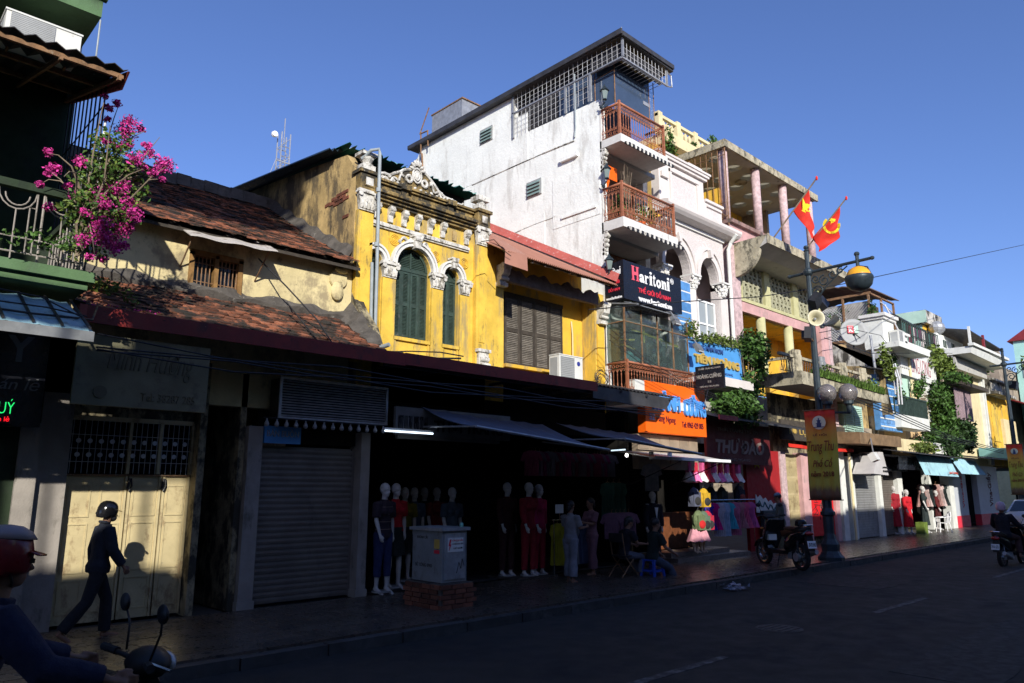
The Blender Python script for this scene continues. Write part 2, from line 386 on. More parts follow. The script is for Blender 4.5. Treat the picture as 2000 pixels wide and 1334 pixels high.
def archring(mb,cx,w0,w1,zs,y0,y1,n=18,h=1.0,a0=0,a1=PI):
    for i in range(n):
        t0=a0+(a1-a0)*i/n; t1=a0+(a1-a0)*(i+1)/n
        p=[(cx-r*math.cos(t),zs+r*h*math.sin(t)) for r,t in((w0,t0),(w1,t0),(w1,t1),(w0,t1))]
        mb.prism(p,y0,y1)
    return mb
_slat={}
def shutter(parent,x0,x1,z0,z1,y,panels,slats,m,ms=None,cols=1,tilt=.6,name='shutter',label=None,stile=.045):
    """louvred leaf: frame mesh with slat children; panels = number of stacked louvre fields"""
    ms=ms or m; fr=MB(); d=.035; W=(x1-x0)/cols; slist=[]
    for c in range(cols):
        a=x0+c*W; b=a+W
        fr.box(a,a+stile,y-d,y,z0,z1); fr.box(b-stile,b,y-d,y,z0,z1)
        H=(z1-z0)/panels
        for p in range(panels+1):
            zc=z0+p*H; za=max(z0,zc-.04); zb=min(z1,zc+.04); fr.box(a+stile,b-stile,y-d,y,za,zb)
        for p in range(panels):
            za=z0+p*H+.045; zb=z0+(p+1)*H-.045
            for k in range(slats): slist.append(((a+b)/2,za+(zb-za)*(k+.5)/slats,W-2*stile,(zb-za)/slats))
    fr.box(x0,x1,y+.004,y+.012,z0,z1)
    f=fr.done(name,m,parent,label)
    for (cx,cz,wd,pitch) in slist:
        key=(round(wd,3),round(pitch,3),ms)
        if key not in _slat: _slat[key]=MB().obox((0,0,0),(wd,.010,pitch*1.15),(-tilt,0,0)).mesh('slat',ms)
        inst('slat',_slat[key],(cx,y-.018,cz),f)
    return f
F=10.7
# ================================================================== SETTING
struct(MB().box(-400,900,-400,600,-1.2,-0.30).thing('ground','soil',None,None))
struct(MB().box(-60,160,-1.2,7.62,-0.31,0.0).thing('road','asphalt',None,None))
sw=MB().box(-12,160,7.78,10.7,-0.3,.095).thing('pavement','paver',None,None); struct(sw)
struct(MB().box(-40,60,-4.0,-1.2,-0.3,.10).thing('opposite_pavement','paver',None,None))
struct(MB().box(-40,160,10.7,26,-0.3,.08).thing('plot_ground','soil',None,None))
kme=[MB().box(-.49,.49,-.075,.075,0,.20+.004*k).mesh('kerb_stone','kerb') for k in range(3)]
for i in range(70):
    x=-2+i*1.0
    inst('kerb_stone',kme[i%3],(x,7.70+random.uniform(-.006,.006),-.085),sw)
# paving slabs, 300 nearest as parts
pm=[MB().box(-.192,.192,-.142,.142,0,.028+.002*k).mesh('paving_slab','paver') for k in range(3)]
cells=[]
for i in range(150):
    for j in range(9):
        cells.append((.6+i*.39+(.195 if j%2 else 0),7.93+j*.29+.1))
cells.sort(key=lambda c:math.hypot(c[0]-0,c[1])+ (0 if c[0]>1.6 else 50))
for k,(x,y) in enumerate(cells[:300]): inst('paving_slab',pm[k%3],(x,y,.0955),sw,rot=(random.uniform(-.004,.004),random.uniform(-.004,.004),0))
mb=MB()
for x,y in cells[300:]: mb.box(x-.192,x+.192,y-.142,y+.142,.0955,.124+random.uniform(0,.003))
mb.done('paving_slab',"paver",sw,kind='stuff')
# worn lane dashes: thin sheets 4 mm above the road
mb=MB()
rd=bpy.data.objects['road']
for x0,x1 in ((4.6,7.6),(11.8,14.0),(18.2,21.0),(25,28),(32,35),(39,42),(46,49)): mb.box(x0,x1,4.52,4.63,.001,.004)
mb.done('lane_marking','paint_road',rd)
mb=MB().lathe([(.30,.001),(.30,.006),(.26,.006),(.26,.010),(.001,.010)],(9.6,4.95,0),20)
for k in range(-2,3): mb.box(9.6-.2,9.6+.2,4.95+k*.09-.015,4.95+k*.09+.015,.010,.016)
mb.thing('manhole_cover',mat('dark cast iron',(.05,.05,.05),.7,.2,9,.3),'round iron manhole cover in the dark asphalt of the road','manhole cover')
for (x0,x1,y0,y1) in ((8.2,12.6,2.2,3.1),(14.5,16.2,5.5,7.3),(22,29,3.2,3.9)):
    n_=14; top=[(x0+(x1-x0)*k/n_,y1+random.uniform(-.04,.04)) for k in range(n_+1)]; bot=[(x0+(x1-x0)*k/n_,y0+random.uniform(-.04,.04)) for k in range(n_,-1,-1)]
    MB().prism(bot[::-1]+top[::-1],.0005,.004,'z').done('road_patch',mat('asphalt patch',(.02,.02,.021),.8,.25,3,.7,110),rd)
# scattered litter on the road edge
def litter(x,y,n,label):
    mb=MB()
    for k in range(n):
        cx=x+random.gauss(0,.16); cy=y+random.gauss(0,.10); s=random.uniform(.03,.09)
        a=random.uniform(0,PI); h=random.uniform(.01,.09)
        p=[Vector((cx,cy,.006+h*random.random()))+Vector((math.cos(a+q*PI/2)*s,math.sin(a+q*PI/2)*s*random.uniform(.5,1),random.uniform(0,h))) for q in range(4)]
        mb.add(p+[q+Vector((0,0,.004)) for q in p],[(0,1,2),(0,2,3),(4,6,5),(4,7,6),(0,4,5,1),(1,5,6,2),(2,6,7,3),(3,7,4,0)])
    return mb.thing('plastic_litter',mat('crumpled plastic',(.28,.29,.36),.35,.3,9,0),label,'litter',kind=None)
litter(12.5,7.25,34,'crumpled heap of pale plastic bags lying at the kerb in front of the parked scooter')

# ================================================================== ROW ACROSS THE STREET (behind the camera, casts the street shade)
OSH=-(SR-.5)*14.7
def opposite(x0,x1,h,m,label,gable=0,par=.25):
    x0+=OSH; x1+=OSH
    t=T('shophouse',label,'house',((x0+x1)/2,-9,0))
    mb=MB().box(x0,x1,-7.5,-4.0,0,h)
    mb.done('wall',m,t)
    mb=MB().box(x0+.02,x1-.02,-4.25,-3.88,h-.01,h+par-.012)
    if gable: mb.prism([(x0+.2,h+.02),(x1-.2,h+.02),((x0+x1)/2,h+gable)],-13,-4.02)
    mb.done('parapet','concrete',t)
    n=max(1,int((x1-x0)/1.6))
    for k in range(n):
        cx=x0+(k+.5)*(x1-x0)/n
        for z in [3.9+3.1*q for q in range(int((h-3.9)/3.1))]:
            f=MB().box(cx-.45,cx+.45,-3.99,-3.93,z,z+1.6).done('window','darkwood',t)
            MB().box(cx-.38,cx+.38,-3.925,-3.915,z+.07,z+1.53).done('pane','glassdark',f)
    MB().box(x0+.15,x1-.15,-3.99,-3.95,.1,2.9).done('roller_door','shutterdk',t)
    return t
opp=[(-30,-22,12.5,'peach'),(-22,-13,13.2,'creamhouse'),(-13,-7.95,12.6,'yellow_old'),(-7.9,-3.5,8.15,'rough_grey'),(-3.45,2.2,10.74,'creamhouse'),(2.25,5.9,10.76,'mint'),
     (5.95,9.55,7.55,'peach'),(9.6,12.0,10.6,'turq'),(12.05,18.3,8.25,'yellow_old'),(18.35,23.4,8.35,'rough_grey'),(23.45,30.6,7.0,'creamhouse'),(30.65,46,10.6,'mint'),(46.05,62,11.5,'peach')]
adj=['tall peach','tall cream','tall ochre','very low grey','mid height cream','mid height mint','low peach','taller turquoise','low ochre','low bare plaster','lowest cream','high mint','long high peach']
for (a,b,h,m),n in zip(opp,adj): opposite(a,b,h-.25,m,n+' shophouse across the street from the photographed row',par=.25)
RB=T('added_sun_blocker','added rooftop billboard on steel posts on the very low grey shophouse across the street','sun blocker',(-4,-4.1,8.2))  # added out of view; shaped to shade the eave sign and trim sun patch
MB().box(-6.6+OSH,-4.0+OSH,-4.25,-4.1,9.50,10.30).box(-4.0+OSH,-2.75+OSH,-4.25,-4.1,9.50,10.80).done('panel','greysheet',RB)
for x in (-6.4,-5.3,-4.2,-3.0): MB().box(x+OSH-.03,x+OSH+.03,-4.4,-4.34,8.1,10.2).done('post','rust',RB)
def street_tree(x,y,zc,r,label,n,seed):
    random.seed(seed)
    t=T('street_tree',label,'tree',(x,y,.1))
    mb=MB().tube([(x,y,.1),(x+.1,y,3),(x-.1,y+.1,zc-r[2]*.8),(x,y,zc)],[.28,.2,.16,.08],8)
    for k in range(7):
        a=k*2.4; q=(x+math.cos(a)*r[0]*.7,y+math.sin(a)*r[1]*.7,zc+random.uniform(-.4,.6)*r[2])
        mb.tube([(x,y,zc-r[2]*.8+.2*k),((x+q[0])/2,(y+q[1])/2,(zc+q[2])/2-.2),q],[.09,.06,.02],6)
    mb.done('trunk','bark',t)
    bl=[((x+random.uniform(-.75,.75)*r[0],y+random.uniform(-.6,.6)*r[1],zc+random.uniform(-.6,.6)*r[2]),(r[0]*.42,r[1]*.42,r[2]*.36)) for _ in range(9)]
    leaves(MB(),blobs(bl),n,.24).done('crown','leaf',t,kind='stuff')
street_tree(-4.6-1.7,-2.2,14.9,(3.0,2.0,2.1),'tall leafy street tree across the road whose crown shades the upper roofs',10500,3)
random.seed(11)

# ================================================================== B  low tile-roofed house
XB0,XB1=2.12,6.45
B=T('tiled_house','low shophouse with mossy red clay tiles, a cream dormer wall and old cream metal doors','house',(4.3,F,.1))
# eave roof (lower) : z = ZE + SL*(y-YE)
YE,ZE,SL=9.45,3.87,.60
def lowz(y): return ZE+SL*(y-YE)
mb=MB().prism([(YE,ZE-.05),(F+.25,lowz(F+.25)-.05),(F+.25,lowz(F+.25)-.10),(YE,ZE-.10)],XB0,XB1,'x'); mb.done('roof_board','darkwood',B)
tm=[]
for k in range(4):
    wv=.085+.002*k
    tm.append(MB().prism([(-wv,-.02),(-wv*.55,-.048),(0,-.058),(wv*.55,-.048),(wv,-.02),(wv,.10),(-wv,.10)],0,.013+.002*k,'z').mesh('roof_tile','tile'))
ang=math.atan(SL)
rows=12; cols=25
for r in range(rows):
    d=.03+r*(math.hypot(1,SL)*(F+.02-YE))/rows
    y=YE+d*math.cos(ang); 
    for c in range(cols):
        x=XB0+(c+.5+(.5 if r%2 else 0))*(XB1-XB0-.1)/cols
        if x>XB1-.02: continue
        inst('roof_tile',tm[(r*7+c*3)%4],(x+random.uniform(-.012,.012),y,lowz(y)-.028+random.uniform(0,.014)),B,rot=(ang-.10+random.uniform(-.05,.03),random.uniform(-.04,.04),random.uniform(-.06,.06)))
# dormer wall, window opening
wx0,wx1,wz0,wz1=3.74,4.50,4.64,5.22
mb=MB()
zt=5.50
mb.box(XB0,wx0,F,F+.2,3.0,zt); mb.box(wx1,XB1,F,F+.2,3.0,zt+.08); mb.box(wx0,wx1,F,F+.2,3.0,wz0); mb.box(wx0,wx1,F,F+.2,wz1,zt)
# swollen uneven lumps of old plaster
mb.done('dormer_wall','cream',B)
def lumpy(u,v,X0=XB0,X1=XB1):
    x=X0+(X1-X0)*u; y=F-.02-.10*v-.04*math.sin(x*5); z=lowz(F)+.12*(1-v)+.03*math.sin(x*9+v*3)
    return (x,y,z)
MB().grid(lumpy,40,3,thick=(0,.05,-.12)).done('mortar_fillet','mortar',B)
# window
wf=MB(); 
for a,b in ((wx0-.02,wx0+.05),(wx1-.05,wx1+.02),((wx0+wx1)/2-.03,(wx0+wx1)/2+.03)): wf.box(a,b,F-.03,F+.08,wz0,wz1)
wf.box(wx0-.02,wx1+.02,F-.03,F+.08,wz1-.05,wz1+.03); wf.box(wx0-.04,wx1+.04,F-.06,F+.08,wz0-.05,wz0)
wf=wf.done('window_frame',mat('ochre brown window wood',(.24,.13,.04),.7,.3,8,.3),B)
bar=MB().tube([(0,0,0),(0,0,wz1-wz0-.05)],.009,6).mesh('window_bar','rust')
for k in range(12):
    x=wx0+.06+k*(wx1-wx0-.12)/11
    if abs(x-(wx0+wx1)/2)>.035: inst('window_bar',bar,(x,F+.01,wz0),wf)
for z in (wz0+.14,wz1-.16): MB().box(wx0+.05,wx1-.05,F+.004,F+.018,z,z+.012).done('window_rail','rust',wf)
MB().box(wx0,wx1,F+.12,F+.14,wz0,wz1).done('pane','glassdark',wf)
# sheet awning over the window
aw=MB()
def awf(u,v): return (3.52+1.30*u+.12*(1-v)*0, F-.02-.52*(1-v), 5.545-.27*(1-v)+.012*math.sin(u*14)+.05*u)
aw.grid(awf,14,4,thick=(0,0,-.012)); aw=aw.done('window_awning',mat('whitish fibre cement sheet',(.50,.46,.42),.85,.2,5,.3,dirt=((.22,.18,.15),.4,5,1)),B)
for x in (3.6,4.72): MB().tube([(x,F-.45,5.33),(x,F-.01,4.95)],.012,6).done('awning_stay','rust',aw)
# upper roof: eave y=10.5 z=5.56 -> ridge y=14 z 7.5
SU=.557; YU,ZU=10.46,5.53
def upz(y,x=4): return ZU+SU*(y-YU)+.05*(x-2.1)/4.4 - .05*math.sin(PI*(y-YU)/3.5)
MB().add([(XB0,YU,upz(YU)-.10),(XB1,YU,upz(YU,6)-.10),(XB1,14,upz(14,6)-.14),(XB0,14,upz(14)-.14),(XB0,YU,upz(YU)-.15),(XB1,YU,upz(YU,6)-.15),(XB1,14,upz(14,6)-.2),(XB0,14,upz(14)-.2)],[(0,1,2,3),(7,6,5,4),(0,4,5,1),(1,5,6,2),(2,6,7,3),(3,7,4,0)]).done('roof_board','darkwood',B)
mb=MB(); ua=math.atan(SU)
for r in range(35):
    y=YU-.02+r*(3.56/34)
    for c in range(26):
        x=XB0+(c+.5+(.5 if r%2 else 0))*(XB1-XB0)/26.5
        if x>XB1-.05: continue
        mb.obox((x+random.uniform(-.014,.014),y,upz(y,x)+random.uniform(-.008,.012)),(.158,.15,.014),(ua-.10+random.uniform(-.06,.05),random.uniform(-.05,.05),random.uniform(-.07,.07)))
mb.done('roof_tile','tile',B,kind='stuff')
mb=MB()
for k in range(17):
    x=XB0+k*.26; mb.obox((x+.13,14,upz(14,x)+.05+random.uniform(-.01,.01)),(.27,.30,.22),(0,random.uniform(-.03,.03),0))
mb.done('ridge','mortar',B)
MB().prism([(14.0,7.55),(17.6,5.5),(17.6,3),(F+.2,3),(F+.2,5.5)],XB0,XB0+.15,'x').done('party_wall','cream_dark',B)
MB().prism([(14.0,7.45),(17.6,5.4),(17.6,5.3),(14,7.35)],XB0,XB1,'x').done('back_roof','darksheet',B)
# end bracket blob with relief at the right of dormer wall
mb=MB().lathe([(.001,-.03),(.16,-.03),(.17,0),(.14,.03),(.1,.05),(.05,.03),(.001,.06)],(6.16,F-.02,5.27),16,'y'); mb.ell((6.14,F-.05,5.05),(.12,.05,.16)); mb.ell((6.2,F-.05,5.42),(.13,.06,.06)); mb.done('end_scroll','cream',B)
# red fascia along the whole front eave
MB().box(XB0,6.7,YE-.03,YE+.0,3.70,3.90).done('eave_fascia','redfascia',B)
MB().box(XB0-.02,XB0+.06,YE-.05,F,3.68,3.9).done('eave_end','redflash',B)
# ground floor
mb=MB(); mb.box(XB0,2.47,F,F+.3,.1,3.7); mb.done('wall','shadewhite',B)
mb=MB(); mb.box(2.47,4.16,F+.24,F+.3,2.72,3.6); mb.done('wall_panel','cream_dark',B)
dz0,dz1=.13,1.97; DY=10.9
for (a,b) in ((2.49,3.24),(3.26,3.68),(3.70,4.06)):
    d=MB().box(a,b,DY,DY+.04,dz0,dz1)
    W=b-a; n=2 if W>.6 else 1
    for c in range(n):
        xa=a+.06+c*W/n; xb=a+(c+1)*W/n-.05
        for (za,zb) in ((dz0+.12,.66),(.74,1.36),(1.44,dz1-.12)):
            d.box(xa,xb,DY-.012,DY,za,za+.018); d.box(xa,xb,DY-.012,DY,zb-.018,zb); d.box(xa,xa+.018,DY-.011,DY,za+.018,zb-.018); d.box(xb-.018,xb,DY-.011,DY,za+.018,zb-.018)
    d.box(a,a+.03,DY-.02,DY,dz0,dz1); d.box(b-.03,b,DY-.02,DY,dz0,dz1)
    dr=d.done('door_leaf','creamdoor',B)
    if a>2.5:
        MB().tube([(a+.02,DY-.04,dz1-.03),(a+.03,DY-.05,dz1-.13),(a+.0,DY-.05,dz1-.2)],.012,6).tube([(a+.0,DY-.05,dz1-.03),(a-.02,DY-.05,dz1-.17)],.016,6).done('padlock_chain','black',dr)
MB().tube([(2.5,DY-.03,dz1+.01),(4.05,DY-.03,dz1+.01)],.012,6).done('bolt_bar','rust',B)
# transom grille above the doors
mb=MB()
for x in (2.49,3.23,3.62,4.06): mb.box(x-.02,x+.02,DY-.02,DY+.04,dz1+.03,2.72)
mb.box(2.49,4.06,DY-.02,DY+.04,2.69,2.75)
tr=mb.done('transom_frame','creamdoor',B)
mb=MB()
for k in range(22):
    x=2.53+k*.07
    mb.tube([(x,DY-.01,dz1+.03),(x,DY-.01,2.69)],.004,5)
for z in (2.15,2.32,2.5): mb.tube([(2.49,DY-.012,z),(4.06,DY-.012,z)],.004,5)
for k in range(11):
    mb.lathe([(.026,-.003),(.032,-.003),(.032,.003),(.026,.003)],(2.6+k*.135,DY-.02,2.24),10,'y')
    mb.lathe([(.026,-.003),(.032,-.003),(.032,.003),(.026,.003)],(2.6+k*.135,DY-.02,2.42),10,'y')
mb.done('transom_grille','whitebar',tr)
MB().box(2.47,4.12,11.3,11.34,.1,3.6).done('back_panel','void',B)
MB().box(4.07,4.17,F-.02,F+.3,.1,3.6).done('door_post','cream_dark',B)
# passage side wall and pillars (white)
MB().box(4.66,4.75,F+.0,F+1.6,.1,3.5).done('passage_wall','cream_dark',B)
MB().box(4.17,4.72,12.2,12.24,.1,3.6).done('passage_back','void',B)
for a,b in ((4.76,4.98),(6.70,6.87)):
    MB().box(a,b,F-.1,F+.25,.1,2.72).box(a-.02,b+.02,F-.12,F+.1,.1,.22).done('pillar','shadewhite',B)
# roller shutter between pillars
def roller(parent,x0,x1,z0,z1,y,m='shutter',name='roller_shutter',pitch=.085):
    f=MB().box(x0,x1,y+.03,y+.05,z0,z1).box(x0,x0+.05,y-.02,y+.03,z0,z1).box(x1-.05,x1,y-.02,y+.03,z0,z1).done(name,m,parent)
    n=int((z1-z0)/pitch); ms=MB().prism([(-.012,-pitch*.46),(-.018,0),(-.012,pitch*.46),(.012,pitch*.46),(.012,-pitch*.46)],-(x1-x0)/2+.05,(x1-x0)/2-.05,'x').mesh('shutter_slat',m)
    for k in range(n): inst('shutter_slat',ms,((x0+x1)/2,y,z0+pitch*(k+.5)),f)
    return f
roller(B,5.0,6.70,.13,2.45,F+.12,'shutterdk')
MB().box(4.98,6.7,F+.1,F+.3,2.5,3.6).done('lintel','void',B)
# metal grille box with bulb festoon over the shutter
g=MB(); gx0,gx1,gz0,gz1,gy=5.05,6.98,2.82,3.46,10.28
g.box(gx0,gx1,gy,gy+.03,gz0,gz0+.04); g.box(gx0,gx1,gy,gy+.03,gz1-.04,gz1); g.box(gx0,gx0+.04,gy,gy+.03,gz0+.04,gz1-.04); g.box(gx1-.04,gx1,gy,gy+.03,gz0+.04,gz1-.04)
gr=T('vent_grille','wide louvred metal grille box hanging under the dark eave above the roller shutter','grille',(6,gy,2.8))
g.done('frame','galv',gr)
sm=MB().obox((0,0,0),(gx1-gx0-.08,.012,.02),(-.6,0,0)).mesh('slat','galv')
for k in range(14): inst('slat',sm,((gx0+gx1)/2,gy+.02,gz0+.06+k*.04),gr)
MB().box(gx0+.02,gx1-.02,gy+.05,gy+.35,gz0+.02,gz1-.02).done('box','black',gr)
bm=MB().lathe([(.012,0),(.014,-.03),(.03,-.06),(.036,-.085),(.025,-.11),(.002,-.12)],(0,0,0),10).mesh('bulb',mat('unlit frosted bulb',(.30,.30,.30),.3,.1,3,0))
for k in range(14): inst('bulb',bm,(4.85+k*.155,gy-.05,gz0-.01),gr)
MB().tube([(4.8,gy-.05,gz0),(6.95,gy-.05,gz0)],.01,6).done('festoon_cable','black',gr)
s=MB().box(5.02,5.62,F-.06,F-.02,2.48,2.74).thing('wholesale_board','blue','small blue wholesale sign board over the grey roller shutter','sign')
text('BÁN BUÔN',5.06,5.58,2.58,2.70,F-.06,mat('pale lettering',(.3,.35,.4),.6,.05,3,0),s)
# old painted sign board under the eave
s=MB().box(2.16,3.70,9.57,9.62,2.76,3.60).thing('painted_board',mat('olive brown sign board',(.16,.15,.09),.8,.2,2,.1,dirt=((.1,.09,.06),.4,3,1)),'large faded olive sign board hanging under the eave over the cream doors','sign')
text('Minh Hương',2.5,3.5,3.12,3.48,9.57,mat('faded brown lettering',(.11,.10,.06),.8,.1,3,0),s,shear=.3)
text('Tel: 38287 285',2.9,3.55,2.85,2.95,9.57,'faded' if 0 else MC['faded brown lettering'],s)
MB().lathe([(.06,-.004),(.075,-.004),(.075,.004),(.06,.004)],(2.45,9.562,2.92),14,'y').done('emblem',MC['faded brown lettering'],s)

# ================================================================== long dark shop eave (x 6.5 .. 14.3)
Ev=T('shop_eave','long dark sheet metal eave with a dark red fascia running below the yellow upper floors','canopy',(10,9.5,3.6))
MB().box(6.702,11.4,YE-.03,YE,3.72,3.91).done('fascia','redfascia',Ev)
corrugated(MB(),(6.5,YE,3.90),(14.32,YE+.12,3.86),(6.5,F+.1,4.12),(14.32,F-.32,4.10),60,.018,.006,1).done('sheet','darksheet',Ev)
MB().box(6.5,14.0,9.7,9.76,3.72,3.80).done('purlin','darksheet',Ev); MB().hexa([(11.41,YE+.10,3.60),(14.0,YE+.14,3.56),(14.0,YE+.16,3.56),(11.41,YE+.12,3.60)],[(11.41,YE+.10,3.86),(14.25,YE+.14,3.83),(14.25,YE+.16,3.83),(11.41,YE+.12,3.86)]).done('front_board','darksheet',Ev)
for k in range(9): MB().box(6.9+k*.9,6.94+k*.9,9.5,10.69,3.78,3.83).done('rafter','darksheet',Ev)
# soffit lining + shop fronts behind: wall over shops
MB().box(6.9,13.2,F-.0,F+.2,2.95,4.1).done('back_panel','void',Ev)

# ================================================================== C  ornate yellow shophouse
C=T('ornate_house','narrow ochre yellow shophouse with white arches, dark green shutters and a scrolled pediment','house',(8.0,F,.1))
zs=5.78
mb=MB()
archwall(mb,6.75,7.07,4.45,6.5,6.86,.16,zs,F,F+.28)
archwall(mb,7.07,8.26,4.45,6.5,7.715,.395,zs,F,F+.28)
archwall(mb,8.26,9.5,4.45,6.5,8.60,.20,zs,F,F+.28)
mb.box(6.6,9.5,F,F+.28,3.3,4.45); mb.box(6.6,9.5,F,F+.28,6.5,7.25); mb.box(6.6,6.75,F,F+.28,4.45,6.5)
mb.done('wall','yellow',C)
# side wall facing left + cap
mb=MB().prism([(F-.0,3.0),(F,7.30),(F+.35,7.74),(F+1.2,7.86),(16,8.40),(18.5,8.2),(18.5,3)],6.44,6.6,'x').done('side_wall','yellow_old',C)
# exposed brick scar on the side wall
random.seed(5)
bme=MB().box(-.012,.012,-.095,.095,-.028,.028).mesh('brick','brick')
for (y,z) in [(11.05,7.03),(11.25,7.03),(11.42,7.0),(11.12,6.96),(11.32,6.955),(11.5,6.93),(11.65,6.95),(11.02,6.9),(11.2,6.885),(11.0,6.55),(11.35,6.88)]:
    inst('brick',bme,(6.437,y,z),C,rot=(random.uniform(-.05,.05),0,0))
MB().grid(lambda u,v:(6.438-.03*v-.02*math.sin(u*30)*v,10.75+5.0*u,  3.95+.60*(10.75+5.0*u-F)+.55*0 +.22*(1-v)+.03*math.sin(u*40)) if u<.0 else (6.44-.13*v,10.72+3.4*u,upz(10.72+3.4*u,6.4)+.20*(1-v)+.03*math.sin(u*37)),50,3,thick=(.02,0,-.04)).done('mortar_fillet','mortar',C)
MB().grid(lambda u,v:(6.46-.26*v+.02*math.sin(u*20),9.75+.95*u,lowz(9.75+.95*u)+.28*(1-v)*(u+.25)+.03*math.sin(u*13)),12,4,thick=(.02,0,-.05)).done('mortar_fillet','mortar',C)
MB().prism([(9.9,4.0),(F,4.0),(F,5.1),(10.45,4.75),(10.1,4.4)],6.44,6.62,'x').done('buttress','cream_dark',C)
# shutters in the three openings
shutter(C,7.33,7.71,4.50,5.72,F+.12,2,20,'shgreen',cols=2,name='shutter')
shutter(C,7.72,8.10,4.50,5.72,F+.12,2,20,'shgreen',cols=2)
shutter(C,8.41,8.79,4.48,5.72,F+.12,2,20,'shgreen',cols=2)
shutter(C,6.78,7.01,4.48,5.72,F+.12,2,20,'shgreen',cols=1)
def arch_top(cx,w,label=None):
    f=MB(); archring(f,cx,w-.05,w-.005,zs,F+.08,F+.12,14); f.box(cx-w+.01,cx+w-.01,F+.08,F+.12,zs-.05,zs+.01)
    f.box(cx-.015,cx+.015,F+.08,F+.12,zs,zs+w-.04)
    f.prism(archpts(cx,w-.02,zs,12),F+.125,F+.13)
    f=f.done('arched_transom','shgreen',C)
    n=int((w-.06)/.032)
    for k in range(n):
        z=zs+.03+k*.032; hw=math.sqrt(max(0.0004,(w-.06)**2-(z-zs)**2))
        if hw<.05: continue
        for sg in (-1,1):
            mbs=MB().obox((0,0,0),(hw-.02,.01,.034),(-.6,0,0)).mesh('slat','shgreen'); inst('slat',mbs,(cx+sg*(hw/2+.008),F+.105,z),f)
arch_top(7.715,.395); arch_top(8.60,.20); arch_top(6.86,.16)
MB().box(6.78,8.8,F+.29,F+.31,4.45,6.3).done('back_panel','void',C)
# sills
for a,b in ((7.30,8.13),(8.38,8.82)):
    MB().box(a,b,F-.05,F,4.40,4.46).box(a+.03,b-.03,F-.03,F,4.12,4.16).box(a+.03,a+.06,F-.03,F,4.16,4.40).box(b-.06,b-.03,F-.03,F,4.16,4.40).done('sill','yellow',C)
# columns with capitals
def capital(x0,x1,z0,z1,par,y=F,m='white_orn'):
    c=(x0+x1)/2; w=(x1-x0)/2; mb=MB()
    mb.box(c-w-.005,c+w+.005,y-.07,y,z0,z0+.03)
    mb.prism([(c-w,z0+.03),(c+w,z0+.03),(c+w+.035,z1-.07),(c-w-.035,z1-.07)],y-.085,y)
    mb.box(c-w-.06,c+w+.06,y-.12,y,z1-.07,z1-.035); mb.box(c-w-.04,c+w+.04,y-.10,y,z1-.035,z1)
    for sx in (-1,1):
        mb.lathe([(.001,-.02),(.04,-.02),(.045,0),(.03,.02),(.001,.02)],(c+sx*(w+.01),y-.10,z1-.10),10,'y')
    n=max(2,int(2*w/.07))
    for k in range(n):
        xx=c-w+(k+.5)*2*w/n
        mb.ell((xx,y-.09,z0+.10),(.026,.025,.075),8,6); 
        if k%2: mb.ell((xx,y-.105,z0+.17),(.022,.025,.04),8,6)
    return mb.done('capital',m,par)
for a,b in ((7.03,7.31),(8.12,8.39),(8.81,9.03)):
    MB().box(a,b,F-.05,F,3.9,5.49).done('pilaster','yellow',C); capital(a+.01,b-.01,5.49,5.79,C)
# archivolts
mb=MB()
for cx,w,a1 in ((6.86,.16,PI),(7.715,.395,PI),(8.60,.20,PI)):
    archring(mb,cx,w+.015,w+.05,zs,F-.09,F,16); archring(mb,cx,w+.052,w+.085,zs,F-.065,F,16); archring(mb,cx,w+.087,w+.125,zs,F-.10,F,16)
mb.done('archivolt','white_trim',C)
for cx,w,s_ in ((7.715,.395,1.0),(8.60,.20,.8)):
    z=zs+w
    MB().prism([(cx-.055*s_,z-.03),(cx+.055*s_,z-.03),(cx+.085*s_,z+.16*s_),(cx-.085*s_,z+.16*s_)],F-.15,F).lathe([(.001,-.08*s_),(.045*s_,-.08*s_),(.045*s_,.08*s_),(.001,.08*s_)],(cx,F-.14,z+.14*s_),10,'x').box(cx-.11*s_,cx+.11*s_,F-.16,F,z+.18*s_,z+.22*s_).done('keystone','white_orn',C)
for cx,cz in ((7.28,6.24),(8.22,6.13),(8.93,6.15)):
    MB().lathe([(.001,.03),(.03,.035),(.05,.01),(.07,.03),(.10,.012),(.115,.02),(.12,0)],(cx,F,cz),18,'y').done('rosette','yellow_clean',C) if 0 else None
    mb=MB()
    for r in (.035,.068,.10): mb.tube([(cx+r*math.cos(t*.45),F-.012,cz+r*math.sin(t*.45)) for t in range(14)],.014,6,closed=True)
    mb.ell((cx,F-.01,cz),(.02,.02,.02),8,6)
    mb.done('rosette','yellow_clean',C)
# scroll ornaments flanking the central keystone
for sg in (-1,1):
    pts=[(7.715+sg*(.08+.02*t*1.6),F-.03,6.33-.004*t*t*.45-.05*math.sin(t*.8)) for t in range(9)]
    MB().tube(pts,[.03,.034,.03,.028,.03,.028,.024,.02,.012],6).lathe([(.001,-.02),(.035,-.02),(.035,.02),(.001,.02)],(pts[-1][0],F-.02,pts[-1][2]+.02),10,'y').done('scroll','white_orn',C)
# string course
MB().box(6.78,9.02,F-.07,F,6.42,6.475).box(6.80,9.0,F-.04,F,6.475,6.50).box(6.78,9.02,F-.04,F,6.39,6.42).done('string_course','white_orn',C)
# modillions
for k in range(8):
    x=6.86+k*.301; br=(k==6)
    if br: MB().box(x-.05,x+.05,F-.03,F,6.55,6.74).done('modillion','yellow_old',C); continue
    MB().prism([(F,6.54),(F-.045,6.54),(F-.05,6.66),(F-.10,6.70),(F-.13,6.76),(F-.12,6.82),(F,6.82)],x-.05,x+.05,'x').lathe([(.001,-.055),(.033,-.055),(.033,.055),(.001,.055)],(x,F-.10,6.755),10,'x').done('modillion','white_orn',C)
